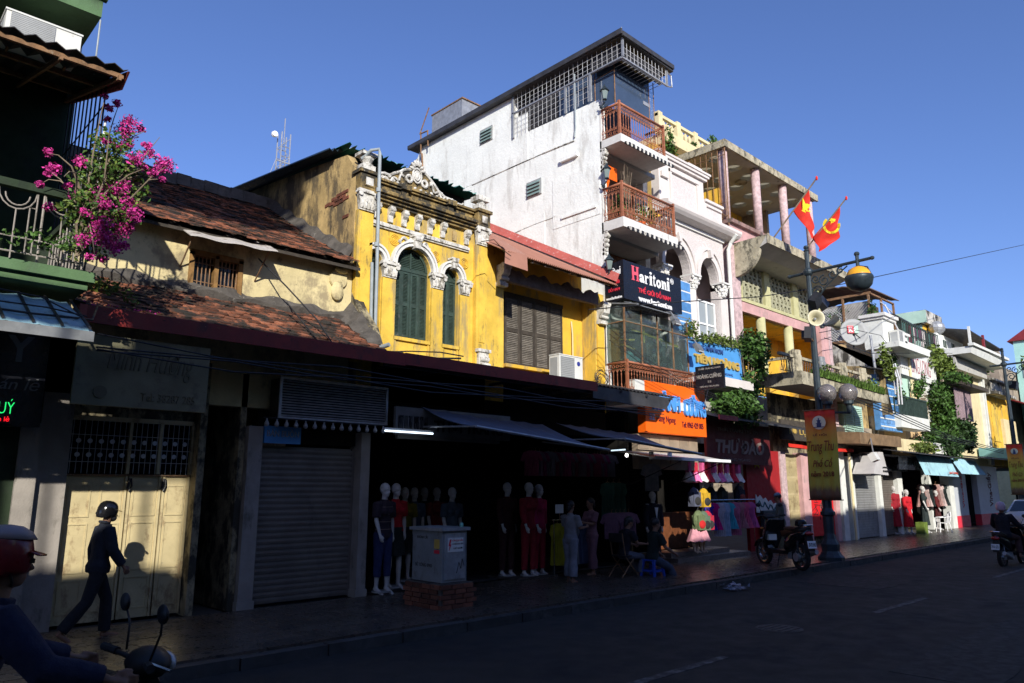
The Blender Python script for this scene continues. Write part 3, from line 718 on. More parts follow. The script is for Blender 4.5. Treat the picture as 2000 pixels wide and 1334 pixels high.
# entablature
mb=MB()
for i,(z0,z1,p) in enumerate(((6.83,6.88,.08),(6.88,6.93,.13),(6.93,6.97,.19),(6.97,7.02,.24),(7.02,7.05,.20),(7.05,7.20,.05),(7.20,7.24,.10),(7.24,7.28,.14))): mb.box(6.72,9.10,F-p,F+.05,z0,z1)
for x in (7.42,8.5): mb.box(x-.07,x+.07,F-.10,F,7.05,7.20); mb.box(x-.10,x+.10,F-.17,F,7.20,7.30)
mb.done('cornice','yellow_mould',C)
# pediment
prof=[(6.80,7.27),(6.80,7.33),(6.88,7.40),(7.0,7.44),(7.1,7.43),(7.2,7.50),(7.32,7.56),(7.42,7.64),(7.52,7.68),(7.60,7.70),(7.66,7.84),(7.715,7.93),(7.77,7.84),(7.84,7.72),(7.94,7.70),(8.04,7.63),(8.14,7.55),(8.24,7.45),(8.4,7.37),(8.55,7.36),(8.7,7.31),(8.86,7.33),(8.98,7.29),(9.0,7.27)]
mb=MB()
for i in range(len(prof)-1): mb.prism([(prof[i][0],7.27),(prof[i+1][0],7.27),prof[i+1],prof[i]],F-.02,F+.14)
mb.done('pediment','yellow_mould',C)
mb=MB()
mb.tube([(x,F-.03,z) for x,z in prof[1:-1]],.028,6)
for r in (.10,.06): mb.tube([(7.715+r*math.cos(t*.4),F-.05,7.60+1.45*r*math.sin(t*.4)) for t in range(16)],.02,6,closed=True)
mb.ell((7.715,F-.05,7.60),(.045,.03,.07)); 
for k in range(7):
    a=PI*(k+.5)/7; mb.ell((7.715+.13*math.cos(a),F-.06,7.68+.17*math.sin(a)),(.03,.03,.06),8,6,(0,PI/2-a,0))
for sg in (-1,1):
    mb.tube([(7.715+sg*(.16+.10*math.sin(t*.5)*(1-t/16)),F-.045,7.46+.10*math.cos(t*.5)*(1-t/16)+.005*t) for t in range(14)],[.03]*8+[.026]*6,6)
    mb.tube([(7.715+sg*(.30+.03*t+.02*math.sin(t)),F-.045,7.50-.018*t+.04*math.sin(t*1.1)) for t in range(12)],.022,6)
    mb.tube([(7.715+sg*(.5+.035*t),F-.045,7.34+.03*math.sin(t*1.4)) for t in range(14)],.022,6)
    for q in ((.36,7.56,.045),(.6,7.42,.04),(.75,7.36,.035),(.95,7.34,.045)): mb.lathe([(.001,-.03),(q[2],-.025),(q[2]*.6,-.05),(.001,-.05)],(7.715+sg*q[0],F-.0,q[1]),10,'y')
for k in range(16):
    x=6.9+k*.13; mb.ell((x,F-.04,7.33+.02*math.sin(k*2.2)),(.04,.025,.025),8,5,(0,random.uniform(-1,1),0))
mb.done('pediment_ornament','white_orn',C)
# giant pilasters at both ends with ornate tops
def giant(x0,x1,par,topz,side=False):
    MB().box(x0,x1,F-.10,F,3.9,6.58).box(x0+.07,x1-.07,F-.115,F-.10,4.6,6.4).done('giant_pilaster','yellow',par)
    capital(x0+.01,x1-.01,6.58,6.96,par,F-.06)
    MB().box(x0-.02,x1+.02,F-.16,F,6.96,7.26).box(x0+.06,x1-.06,F-.18,F-.16,7.02,7.2).box(x0-.05,x1+.05,F-.2,F+.1,7.26,7.32).done('pier_block','yellow_mould',par)
    MB().box(x0+.08,x1-.08,F-.185,F-.175,7.04,7.18).box(x0+.02,x1-.02,F-.14,F+.05,7.32,7.44).lathe([(.10,0),(.12,.04),(.07,.07),(.12,.13),(.13,.16),(.08,.2)],((x0+x1)/2,F-.05,7.42),8).box(x0-.0,x1-.0,F-.16,F+.1,7.62,topz).done('pier_finial','white_orn',par)
giant(6.45,6.76,C,7.68); giant(9.17,9.46,C,7.52)
MB().prism([(9.20,4.05),(9.45,4.05),(9.45,4.42),(9.2,4.42)],F-.17,F-.10).lathe([(.001,-.11),(.07,-.11),(.07,.11),(.001,.11)],(9.325,F-.19,4.12),12,'x').lathe([(.001,-.11),(.05,-.11),(.05,.11),(.001,.11)],(9.325,F-.17,4.26),12,'x').box(9.16,9.49,F-.2,F-.1,4.40,4.46).done('scroll_bracket','white_orn',C)
# teal metal roof behind the pediment
ro=MB(); corrugated(ro,(6.38,11.0,7.93),(9.62,11.0,7.86),(6.38,16.4,8.47),(9.62,16.4,8.40),20,.03,.008,6,jag=.10); ro.done('roof_sheet','teal',C)
corrugated(MB(),(6.2,11.3,7.86),(6.5,11.3,7.95),(6.0,16.6,8.40),(6.5,16.6,8.49),3,.03,.008,3).done('roof_edge_sheet','navysheet',C)
mb=MB().box(6.6,9.5,11.4,11.45,7.0,7.88)
mb.done('gable_tarpaulin',mat('torn black tarpaulin',(.008,.008,.009),.8,.3,5,.3),C)
# drain pipes
px=6.72
MB().tube([(6.5,F-.05,7.55),(6.58,F-.22,7.68),(px-.04,F-.32,7.70),(px-.02,F-.32,7.62),(px+.02,F-.32,4.28)],.030,10).tube([(px-.05,F-.25,5.62),(px-.02,F-.25,4.25)],.029,10).tube([(px-.02,F-.32,5.9),(px-.02,F-.32,5.97)],.043,10).tube([(px-.02,F-.32,6.9),(px-.02,F-.32,6.97)],.043,10).thing('drainpipe','pvc','tall grey plastic drainpipe standing in front of the left arch of the ornate yellow facade','drainpipe')
MB().tube([at(728,684,9.9),at(760,673,9.6)],.035,10).thing('pipe_stub','pvc','short grey plastic pipe stub poking out over the dark eave below the arches','pipe')
MB().tube([at(735,688,9.8),at(800,686,9.8),at(860,688,9.8),at(905,696,9.8)],.012,6).tube([at(750,690,9.8),at(830,700,9.8),at(900,700,9.8)],.018,6).thing('cable','black','black cable lying slack along the eave edge under the yellow facade','cable')

# ================================================================== D  yellow house with brown shutters and pink sheet roof
D=T('shuttered_house','yellow shophouse with wide weathered brown louvred shutters under a faded pink sheet roof','house',(11.4,F,.1))
YR=11.1
mb=MB(); mb.box(10.0,10.38,YR,YR+.2,3.5,6.9); mb.box(12.22,12.92,YR,YR+.2,3.5,6.9); mb.box(10.38,12.22,YR,YR+.2,5.88,6.9); mb.box(10.38,12.22,YR,YR+.2,3.5,4.36)
mb.done('recess_wall','yellow_clean',D)
MB().box(9.502,10.0,F-.002,F+.6,3.5,6.75).done('wing_wall','yellow',D); MB().box(12.9,13.24,F,F+.6,3.5,6.3).done('wing_wall','yellow',D)
for i in range(4):
    a=10.40+i*.455; shutter(D,a,a+.445,4.38,5.86,YR+.02,2,17,'darkwood','slatgrey',1,stile=.055,name='shutter')
MB().box(10.36,12.26,YR-.10,YR,4.30,4.37).done('sill','yellow_clean',D)
MB().box(10.36,12.24,YR-.01,YR+.04,5.86,5.94).done('shutter_head','darkwood',D)
# ragged lintel beam
def rag(u,v):
    x=10.0+2.9*u; z=5.98+ .26*v + (.05*math.sin(x*7)+.04*math.sin(x*17+1))*v; return (x,F-.12,z)
MB().grid(rag,60,2,thick=(0,.10,0)).done('lintel',mat('peeling brown beam',(.16,.12,.105),.9,.3,9,.6),D)
# pink roof
corrugated(MB(),(9.36,9.88,6.30),(12.75,9.88,6.28),(9.5,15.2,9.18),(13.24,15.2,9.16),58,.016,.006,1).done('roof_sheet','pinksheet',D)
MB().add([(9.30,9.90,6.33),(9.42,9.88,6.29),(9.52,F,6.80),(9.50,F,7.0),(9.28,9.9,6.05),(9.85,9.84,6.0),(9.85,9.86,6.33)],[(0,4,5,6),(0,6,3)]).done('side_flap','pinksheet',D)
def fl(u,v):
    y=10.45+5.0*u; return (13.235-.012, y, 6.66+.56*(y-10.45)+.20*v-.04)
MB().grid(lambda u,v:(13.22-.10*(1-v),10.2+5.0*u,6.50+.545*5.0*u+.20*v),30,1,thick=(.012,0,.02)).done('flashing','redflash',D)
MB().prism([(F-.0,6.3),(15,8.9),(15,5),(F,5)],9.5,9.6,'x').done('gable_wall','yellow_old',D)
mb=MB()
for k in range(9): x=9.7+k*.37; mb.box(x,x+.05,9.95,YR,6.30-.0,6.36) if 0 else mb.add([(x,9.95,6.24),(x+.05,9.95,6.24),(x+.05,YR,6.9),(x,YR,6.9),(x,9.95,6.30),(x+.05,9.95,6.30),(x+.05,YR,6.96),(x,YR,6.96)],[(3,2,1,0),(4,5,6,7),(0,1,5,4),(1,2,6,5),(2,3,7,6),(3,0,4,7)])
mb.done('rafter','darkwood',D)
random.seed(9)
for k in range(16):
    mb=MB(); x=10.1+random.random()*2.6; y=10.0+random.random()*.3; mb.obox((x,y,6.26+.5*(y-9.95)),(random.uniform(.15,.5),.02,random.uniform(.02,.05)),(random.uniform(-.3,.3),random.uniform(-.1,.1),0)); mb.done('ceiling_scrap',mat('pale ceiling scrap',(.35,.32,.27),.9,.2,9,.2),D)
def console(x0,x1,z0,z1,par):
    MB().box(x0,x1,F-.14,F,z0,z0+.08).prism([(F,z0+.08),(F-.10,z0+.08),(F-.12,z0+.18),(F-.22,z0+.25),(F-.26,z1),(F,z1)],x0+.02,x1-.02,'x').lathe([(.001,-(x1-x0)/2),(.06,-(x1-x0)/2),(.06,(x1-x0)/2),(.001,(x1-x0)/2)],((x0+x1)/2,F-.2,z1-.04),12,'x').lathe([(.001,-(x1-x0)/2),(.04,-(x1-x0)/2),(.04,(x1-x0)/2),(.001,(x1-x0)/2)],((x0+x1)/2,F-.14,z0+.16),12,'x').done('console','white_orn',par)
console(9.78,10.0,5.85,6.3,D); console(12.95,13.2,5.55,6.05,D)
MB().box(12.95,13.2,F-.03,F,3.9,5.55).done('pilaster','yellow_clean',D)
MB().tube([(12.5,YR-.06,4.2),(12.5,YR-.06,5.3),(12.5,YR-.03,5.6)],.018,8).done('wall_conduit','creamhouse',D)
# air conditioner on the wall
def aircon(x0,x1,y0,y1,z0,z1,label,logo=False,group=None):
    t=T('air_conditioner',label,'air conditioner',((x0+x1)/2,(y0+y1)/2,z0),group)
    W=x1-x0; H=z1-z0
    MB().box(x0,x1,y0,y1,z0,z1).box(x0-.012,x1+.012,y0-.012,y1,z1,z1+.02).done('casing','acwhite',t)
    MB().box(x0-.006,x0-.001,y0+.05,y1-.03,z0+.05,z1-.05).done('side_fin','acgrille',t)
    g=MB()
    gx0,gx1=x0+.06*W,x0+.64*W
    for k in range(12): z=z0+.08*H+k*.075*H; g.box(gx0,gx1,y0-.012,y0-.004,z,z+.018)
    g.box(gx0,gx1,y0-.003,y0-.001,z0+.06*H,z1-.06*H); g.done('fan_grille','acgrille',t)
    mb=MB()
    for sx in (x0+.08,x1-.08): mb.box(sx-.012,sx+.012,y0-.02,y1+.12,z0-.03,z0-.002)
    mb.done('bracket','rust',t)
    if logo: MB().lathe([(.001,-.006),(.05,-.006),(.05,.0),(.001,.0)],(x0+.82*W,y0-.002,z0+.72*H),16,'y').done('badge',mat('blue badge',(.03,.04,.25),.4,.05,2,0),t)
    return t
aircon(11.14,11.88,10.22,10.5,4.06,4.55,'white air conditioner outdoor unit with a blue oval badge in front of the brown shutters',True)
mb=MB()
for k in range(26):
    a=random.uniform(0,PI*2); r=random.uniform(.1,.24); c=(12.75+random.uniform(-.05,.05),10.4,4.15+random.uniform(-.05,.12))
    mb.tube([(c[0]+r*math.cos(a+t*.6),c[1]+random.uniform(-.05,.05),c[2]+r*.9*math.sin(a+t*.6)) for t in range(7)],.005,4)
mb.thing('wire_tangle','black','tangled bundle of black wires beside the air conditioner on the yellow wall','wires')
MB().tube([at(940,472,9.8),at(965,468,9.8),at(985,490,9.8),at(998,500,9.8)],.008,5).thing('cable','black','thin black cable looping over the left end of the pink sheet roof','cable')
# ================================================================== A  green house at the left edge
A=T('green_house','dark green corner house at the left edge with balconies, corrugated awning and bougainvillea','house',(0,F,.1))
XA=2.05
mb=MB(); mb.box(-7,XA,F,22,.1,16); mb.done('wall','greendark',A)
# first balcony
MB().box(-6,2.0,8.72,F,3.90,4.06).box(-6,2.05,8.66,8.74,3.98,4.09).box(-6,2.06,8.70,F,4.06,4.10).done('balcony_slab','greenpaint',A)
rl=MB(); rl.box(-6,1.98,8.76,8.84,4.88,4.96); rl.box(1.90,1.98,8.84,F,4.88,4.95); rl=rl.done('handrail','greendark',A)
mb=MB()
for x in [1.94-.42*k for k in range(10)]:
    mb.tube([(x,8.8,4.10),(x,8.8,4.88)],.012,6); mb.tube([(x-.06,8.8,4.2),(x-.06,8.8,4.88)],.008,6); mb.tube([(x-.12,8.8,4.2),(x-.12,8.8,4.7),(x-.06,8.8,4.7)],.008,6)
    mb.tube([(x-.24+.11*math.cos(t*PI/8),8.8,4.82-.12*math.sin(t*PI/8)) for t in range(9)],.008,6)
    mb.tube([(x-.24+.17*math.cos(t*PI/8),8.8,4.86-.2*math.sin(t*PI/8)) for t in range(9)],.008,6)
    mb.tube([(x-.24,8.8,4.10),(x-.24,8.8,4.66)],.008,6)
mb.tube([(-2.4,8.8,4.2),(1.95,8.8,4.2)],.010,6); mb.tube([(-2.4,8.8,4.36),(1.95,8.8,4.36)],.008,6)
for y in [8.9+.16*k for k in range(11)]: mb.tube([(1.94,y,4.1),(1.94,y,4.88)],.009,6)
mb.tube([(1.94,8.8,4.2),(1.94,F,4.2)],.01,6)
mb.done('balcony_grille','shadewhite',A)
# big corrugated awning
AG=T('corrugated_awning','large dark corrugated awning with a wavy front edge over the green balcony at upper left','awning',(0,8.1,6.2))
corrugated(MB(),(-6,8.08,6.24),(2.0,8.08,6.24),(-6,F,7.05),(2.0,F,7.05),44,.022,.008,1).done('sheet','darksheet',AG)
mb=MB()
for z,y in ((6.20,8.15),(6.5,9.1),(6.85,10.2)): mb.box(-6,1.98,y,y+.04,z-.05,z)
mb.done('purlin','rust',AG)
mb=MB()
for x in [1.95-.55*k for k in range(8)]: mb.hexa([(x-.03,8.1,6.10),(x,8.1,6.10),(x,F,6.88),(x-.03,F,6.88)],[(x-.03,8.1,6.15),(x,8.1,6.15),(x,F,6.93),(x-.03,F,6.93)])
mb.done('rafter','rust',AG)
MB().prism([(8.08,6.22),(8.3,6.10),(F,6.9),(F,7.07)],2.0,2.02,'x').done('end_board','redflash',AG)
# side trellis of bars
tr=T('iron_trellis','thin dark iron bar trellis climbing under the awning edge, overgrown by bougainvillea','trellis',(1.95,9,4.1))
mb=MB()
for k in range(10):
    y=8.8+.2*k; mb.tube([(1.97,y,4.1),(1.97,y,6.15+.28*(y-8.1)*1.0)],.010,6)
for z in (4.9,5.3,5.7,6.1): mb.tube([(1.97,8.8,z),(1.97,10.6,z)],.008,6)
mb.done('bar','black',tr)
MB().tube([(1.99,8.74,4.3),(1.99,8.74,5.9)],.014,8).done('pole','whitebar',tr)
# window on dark wall, door grille
for x0 in (-1.2,.2):
    f=MB().box(x0,x0+.8,F-.04,F,4.5,5.9).done('window','darkwood',A)
    MB().box(x0+.06,x0+.74,F-.05,F-.042,4.56,5.84).done('pane','glassdark',f)
    mb=MB(); [mb.tube([(x0+.08+.08*k,F-.07,4.5),(x0+.08+.08*k,F-.07,5.9)],.007,5) for k in range(9)]; mb.done('window_grille','rust',f)
# upper balcony, fascia, pipe
MB().box(-6,1.86,8.9,F,7.22,7.50).box(-6,1.9,8.86,8.94,7.44,7.56).done('upper_balcony_slab','greenpaint',A)
mb=MB()
for x in [1.8-.2*k for k in range(14)]: mb.tube([(x,8.95,7.5),(x,8.95,8.4)],.010,6)
mb.tube([(-2,8.95,8.4),(1.84,8.95,8.4)],.014,6); mb.tube([(-2,8.95,7.66),(1.84,8.95,7.66)],.010,6); mb.done('upper_grille','whitebar',A)
MB().tube([(1.98,F-.1,6.9),(1.98,F-.1,9.5)],.05,10).tube([(1.86,8.93,6.5),(1.86,8.93,7.2)],.010,6).thing('drainpipe','pvc','blue grey drainpipe running down the corner of the dark green house above the awning','drainpipe')
aircon(.95,1.66,8.75,9.1,6.52,6.80,'long white air conditioner unit sitting on top of the dark corrugated awning')
# blue plastic awning
ba=T('plastic_awning','pale blue corrugated plastic awning above the black shop sign at the left edge','awning',(0,8.2,3.3))
corrugated(MB(),(-6,8.0,3.32),(1.93,8.0,3.32),(-6,8.9,3.78),(1.86,8.9,3.78),30,.012,.005,1).done('sheet','blueawn',ba)
mb=MB()
for k in range(18):
    x=1.9-.24*k; mb.hexa([(x-.012,8.0,3.34),(x+.012,8.0,3.34),(x+.002,8.9,3.80),(x-.022,8.9,3.80)],[(x-.012,8.0,3.36),(x+.012,8.0,3.36),(x+.002,8.9,3.82),(x-.022,8.9,3.82)])
mb.done('batten','black',ba)
MB().box(-6,1.94,7.985,8.0,3.22,3.32).done('gutter','greysheet',ba)
MB().tube([at(-20,600,8.3),at(60,612,8.2),at(140,620,8.3),at(180,625,8.6),at(190,600,9.2)],.012,6).tube([at(-20,585,8.4),at(90,600,8.3),at(170,618,8.4)],.008,6).tube([at(-20,560,8.6),at(80,580,8.4),at(165,622,8.3),at(178,640,8.6)],.008,6).thing('cable_bundle','black','bundle of black cables drooping across the pale blue plastic awning','cable')
# shop signs left
s=MB().box(-3,2.03,10.3,10.4,2.52,3.64).thing('shop_sign','signblk','large black shop sign with a grey letter Y at the left edge','sign')
g6=mat('grey lettering',(.22,.23,.24),.5,.05,3,0)
text('Y',at(12,680,10.3).x,at(66,680,10.3).x,at(40,707,10.3).z,at(40,656,10.3).z,10.3,g6,s,bold=.03)
text('bán lẻ',at(-22,750,10.3).x,at(78,750,10.3).x,at(40,762,10.3).z,at(40,738,10.3).z,10.3,g6,s,shear=.25)
n=MB().box(.4,at(32,800,10.2).x,10.2,10.26,at(14,827,10.2).z,at(14,773,10.2).z).thing('neon_sign','signblk','small neon sign with glowing green letters over red ones at the left edge','sign')
text('UÝ',at(-4,800,10.2).x,at(27,800,10.2).x,at(14,808,10.2).z,at(14,779,10.2).z,10.2,mat('green neon tube',(.02,.75,.16),.5,0,1,0,emit=1.3),n,bold=-.015)
text('n lẻ',at(-4,818,10.2).x,at(18,818,10.2).x,at(10,823,10.2).z,at(10,813,10.2).z,10.2,mat('red neon tube',(.9,.01,.02),.5,0,1,0,emit=1.3),n)
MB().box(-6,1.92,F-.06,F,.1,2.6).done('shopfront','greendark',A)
MB().box(1.9,2.115,F-.12,F-.061,.1,2.6).done('white_pier','shadewhite',A)
MB().prism([(.30,0),(.62,0),(.56,.42),(.50,.62),(.42,.62),(.36,.42)],-.06,.06).thing('hanging_shirt','flagred','dark red top hanging in the shop doorway at the left edge','clothes')
o=bpy.data.objects['hanging_shirt']; o.location=(1.32,10.2,1.1)
# ---- bougainvillea
random.seed(21)
bg_=T('bougainvillea','sprawling bougainvillea with magenta blossoms spilling over the green balcony and trellis','plant',(1.9,8.8,4.1))
stems=MB(); pts_tips=[]
def PXm(x,y,Y=8.55): return at(x,y,Y)
base=[PXm(150,500),PXm(170,430),PXm(150,400)]
targets=[(205,190),(232,205),(215,245),(250,250),(285,255),(312,268),(325,325),(300,345),(280,330),(250,330),(230,300),(200,300),(95,300),(97,335),(78,360),(125,345),(140,390),(160,320),(200,420),(225,445),(262,420),(255,470),(215,490),(185,500),(235,395),(180,380),(270,380),(150,440),(290,300),(316,350)]
for tx,ty in targets:
    a=Vector(base[random.randrange(3)]); b=PXm(tx,ty,8.55+random.uniform(-.45,.5)); mid=a.lerp(b,.5)+Vector((random.uniform(-.1,.1),random.uniform(-.1,.1),.12+.12*random.random()))
    stems.tube([a,a.lerp(mid,.6)+Vector((0,0,.05)),mid,mid.lerp(b,.6)+Vector((0,0,.04)),b],[.014,.011,.008,.006,.003],5)
stems.done('stem','twig',bg_)
lv=[((*PXm(185,430),),(.22,.40,.28)),((*PXm(150,400),),(.14,.35,.2)),((*PXm(215,290),),(.20,.35,.22)),((*PXm(250,330),),(.22,.3,.18)),((*PXm(190,350),),(.22,.35,.22)),((*PXm(235,420),),(.16,.3,.2)),((*PXm(160,480),),(.2,.3,.12)),((*PXm(270,380),),(.10,.25,.10)),((*PXm(100,470),),(.25,.2,.14)),((*PXm(40,465),),(.25,.1,.12))]
leaves(MB(),blobs(lv),1700,.035).done('foliage','leaf',bg_,kind='stuff')
leaves(MB(),blobs(lv[:8]),900,.038).done('foliage','leafy',bg_,kind='stuff')
cl=[(205,188,.04),(228,202,.05),(213,212,.05),(210,232,.04),(255,240,.10),(240,250,.08),(275,252,.05),(250,262,.10),(292,300,.07),(265,310,.09),(320,318,.10),(325,325,.10),(312,330,.06),(288,285,.05),(280,328,.05),(300,338,.05),(316,350,.04),(95,298,.05),(158,315,.07),(105,330,.07),(98,338,.05),(78,360,.04),(132,363,.04),(145,385,.06),(220,370,.08),(242,365,.08),(190,382,.10),(205,400,.09),(175,395,.06),(250,400,.10),(262,420,.09),(235,420,.09),(180,430,.10),(195,455,.12),(215,470,.12),(232,450,.10),(180,490,.06),(175,502,.05),(225,487,.07),(165,415,.05),(250,392,.06),(95,405,.05),(210,275,.05),(232,290,.05),(247,282,.06),(262,430,.06),(205,470,.10),(225,430,.11),(190,415,.09),(240,480,.06),(165,470,.08),(215,410,.10),(250,445,.07),(200,505,.05),(200,435,.1),(210,445,.09)]
pm_=MB()
for x,y,r in cl:
    c=PXm(x,y,8.5+random.uniform(-.25,.35)); leaves(pm_,blobs([((c.x,c.y,c.z),(r,r,r*.8))]),int(60+r*1200),.027,asp=1.15)
pm_.done('blossom','petal',bg_,kind='stuff')
leaves(MB(),lambda:(random.uniform(2.15,3.0),random.uniform(9.45,9.9),lowz(9.55)+random.uniform(.0,.03)),160,.03,flat=.7,asp=1.1).thing('fallen_blossom','petal','fallen magenta petals lying on the tiles behind the red fascia','petals',kind='stuff')
mb=leaves(MB(),blobs([((2.75,9.75,4.12),(.12,.1,.09)),((2.5,10.1,4.3),(.3,.2,.12))]),260,.045); mb.thing('weed','leafy','small weeds growing out of the red tiles at the left end of the eave','plant')

# ================================================================== E  white tube house
XW=13.25; XE=15.75
Eh=T('white_tube_house','tall narrow white house with a patched blank side wall and three copper brown iron balconies','house',(14.5,F,.1))
MB().prism([(F,3.92),(F,11.36),(13.8,11.44),(13.8,12.70),(18.1,12.70),(18.4,12.2),(18.3,3.92)],XW,XW+.22,'x').done('side_wall','whitewall',Eh)
MB().box(XW+.22,XE,18.0,18.3,3,12.7).done('back_wall','whitewall',Eh)
MB().box(XE-.2,XE,F+.4,18,3,10.2).done('far_side_wall','whitewall',Eh)
# plaster patches, ledges and seams standing proud of the wall
def sidepatch(y0,y1,z0,z1,p=.012,m='whitewall',nm='plaster_patch'): MB().box(XW-p,XW-.001,y0,y1,z0,z1).done(nm,m,Eh)
def sideline(a,b,r=.012,m='mould_wall',nm='ledge'): 
    A_,B_=atx(*a,XW-.004),atx(*b,XW-.004); MB().tube([A_,A_.lerp(B_,.5)+Vector((0,0,random.uniform(-.015,.015))),B_],r,5).done(nm,m,Eh)
sideline((922,362),(1060,300),.014); sideline((1060,300),(1122,275),.022); sideline((1005,455),(1085,423),.012)
p0,p1=atx(1098,424,XW),atx(1166,402,XW); MB().box(XW-.05,XW,p1.y,p0.y,p1.z-.04,p1.z+.02).done('ledge','whitewall',Eh)
p0,p1=atx(1097,318,XW),atx(1130,300,XW); MB().box(XW-.09,XW,p1.y,p0.y,p1.z-.07,p1.z+.04).done('ledge','whitewall',Eh)
sidepatch(10.72,12.3,8.35,9.7); sidepatch(11.0,12.4,6.9,7.6,.010); sidepatch(13.2,15.8,10.6,12.0,.008); sidepatch(12.6,13.5,8.0,8.9,.009)
MB().tube([atx(1122,145,XW-.03),atx(1124,250,XW-.03),atx(1122,268,XW-.03)],.022,8).done('conduit','pvc',Eh)
MB().tube([atx(824,300,XW-.05),atx(826,345,XW-.05)],.03,8).done('conduit','rust',Eh)
for (px,py) in ((951,264),(1044,368)):
    c=atx(px,py,XW); f=MB().box(XW-.035,XW-.002,c.y-.27,c.y+.27,c.z-.22,c.z+.22).done('vent_window','acgrille',Eh)
    sl_=MB().obox((0,0,0),(.012,.47,.10),(0,.5,0)).mesh('glass_slat',mat('greenish glass louvre',(.22,.32,.30),.15,.1,3,0,spec=.8))
    for k in range(4): inst('glass_slat',sl_,(XW-.045,c.y,c.z-.15+.1*k),f)
# floors, front wall recessed, soffits
for z in (4.0,5.9,7.9,10.05): MB().box(XW+.22,XE-.2,F,18,z-.12,z).done('floor_slab','soffit',Eh)
MB().box(XW+.22,XE-.2,F+.75,F+.8,3.9,12.0).done('inner_front',mat('dark varnished door wall',(.05,.02,.012),.6,.3,6,.2),Eh)
# front corner white scroll corbels
for zb,zt_ in ((9.35,10.0),(7.25,7.88)):
    mb=MB().box(XW,XW+.12,F-.16,F,zt_-.06,zt_)
    for k,(dy,dz,r) in enumerate(((.13,.10,.06),(.10,.22,.05),(.09,.34,.055),(.06,.46,.045),(.05,.56,.04))):
        mb.lathe([(.001,-.06),(r,-.06),(r,.06),(.001,.06)],(XW+.06,F-dy+.02,zt_-dz),10,'x')
    mb.done('corbel','white_orn',Eh)
MB().box(XW-.0,XW+.10,F-.05,F,3.9,11.3).done('corner_strip','white_trim',Eh)
# balcony with iron railing
bal_me={}
def iron_panel(L):   # ornate panel, local: x 0..L, z 0..0.85
    key=round(L,2)
    if key in bal_me: return bal_me[key]
    rail_=MB().tube([(0,0,.86),(L,0,.86)],.034,8); 
    m1=MB().tube([(0,0,.70),(L,0,.70)],.010,5).tube([(0,0,.18),(L,0,.18)],.010,5).tube([(0,0,.04),(L,0,.04)],.014,5)
    n=max(2,int(round(L/.105))); st=L/n
    bal=MB().lathe([(.007,.18),(.007,.26),(.016,.30),(.007,.34),(.007,.52),(.014,.56),(.007,.60),(.007,.70)],(0,0,0),6)
    orn=MB()
    for k in range(n):
        x=(k+.5)*st
        orn.tube([(x+.036*math.cos(t*PI/4),0,.775+.036*math.sin(t*PI/4)) for t in range(8)],.009,5,closed=True)
        orn.tube([(x-.04,0,.69),(x-.02,0,.65),(x,0,.62),(x+.02,0,.65),(x+.04,0,.69)],.008,5)
        orn.tube([(x+.03*math.cos(t*PI/3),0,.11+.04*math.sin(t*PI/3)) for t in range(6)],.008,5,closed=True)
        orn.tube([(x-.045,0,.19),(x-.03,0,.24),(x,0,.27),(x+.03,0,.24),(x+.045,0,.19)],.007,5)
    bal_me[key]=(rail_.mesh('handrail','rail',True),m1.mesh('rail_bar','rail'),bal.mesh('baluster','rail'),orn.mesh('scrollwork','rail'),[(k+.5)*st for k in range(n)])
    return bal_me[key]
def railing(par,x0,x1,yf,yb,z,h=1.0,label=None,right=True):
    def put(L,org,ang):
        a,b,c,d,xs=iron_panel(L); R=Matrix.Rotation(ang,4,'Z')
        for nm,me in (('handrail',a),('rail_bar',b),('scrollwork',d)): inst(nm,me,org,par,rot=(0,0,ang),scl=(1,1,h))
        for x in xs: inst('baluster',c,Vector(org)+R@Vector((x,0,0)),par,rot=(0,0,ang),scl=(1,1,h))
    put(round(x1-x0,2),(x0,yf,z),0); put(round(yb-yf,2),(x0,yb,z),-PI/2)
    if right: put(round(yb-yf,2),(x1,yb,z),-PI/2)
    for (x,y) in ((x0,yf),(x1,yf)): MB().box(x-.028,x+.028,y-.028,y+.028,z,z+.93*h).done('corner_post','rail',par)
YB=10.10
for i,(zb,zt_,x1,zs0) in enumerate(((10.22,11.07,15.12,10.02),(8.10,8.98,15.42,7.86),(3.86,4.66,16.10,3.66))):
    MB().hexa([(XW,YB-.05,zs0),(x1+.08,YB-.05,zs0),(x1+.08,F-.002,zs0),(XW,F-.002,zs0)],[(XW,YB-.05,zb),(x1+.08,YB-.05,zb),(x1+.08,F-.002,zb),(XW,F-.002,zb)]).done('balcony_slab','white_trim' if i<2 else 'whitefront',Eh)
    r=T('balcony_railing',['top','middle','lowest'][i]+' copper brown iron balcony railing '+['below the glass room','with a bare twig plant behind','below the glass enclosure'][i],'railing',(XW,YB,zb),'copper brown balcony railings')
    railing(r,XW+.03,x1,YB,F-.04,zb,(zt_-zb)/.89)
    if i<2:
        fr=T('awning_fringe','rolled awning with a black and white scalloped fringe under the '+['top','middle'][i]+' balcony slab','awning',(XW,YB-.1,zs0))
        MB().tube([(XW+.12,YB-.09,zs0-.02),(x1+.25,YB-.09,zs0-.02)],.035,8).done('roll','black',fr)
        n=24; W=(x1+.1-XW)/n
        sm_=[MB().prism([(0,0),(W*.92,0),(W*.92,-.05),(W*.7,-.085),(W*.46,-.095),(W*.2,-.085),(0,-.05)],-.006,.006).mesh('scallop',c) for c in ('white_orn','black')]
        for k in range(n): inst('scallop',sm_[k%2],(XW+.12+k*W,YB-.13,zs0+.01),fr)
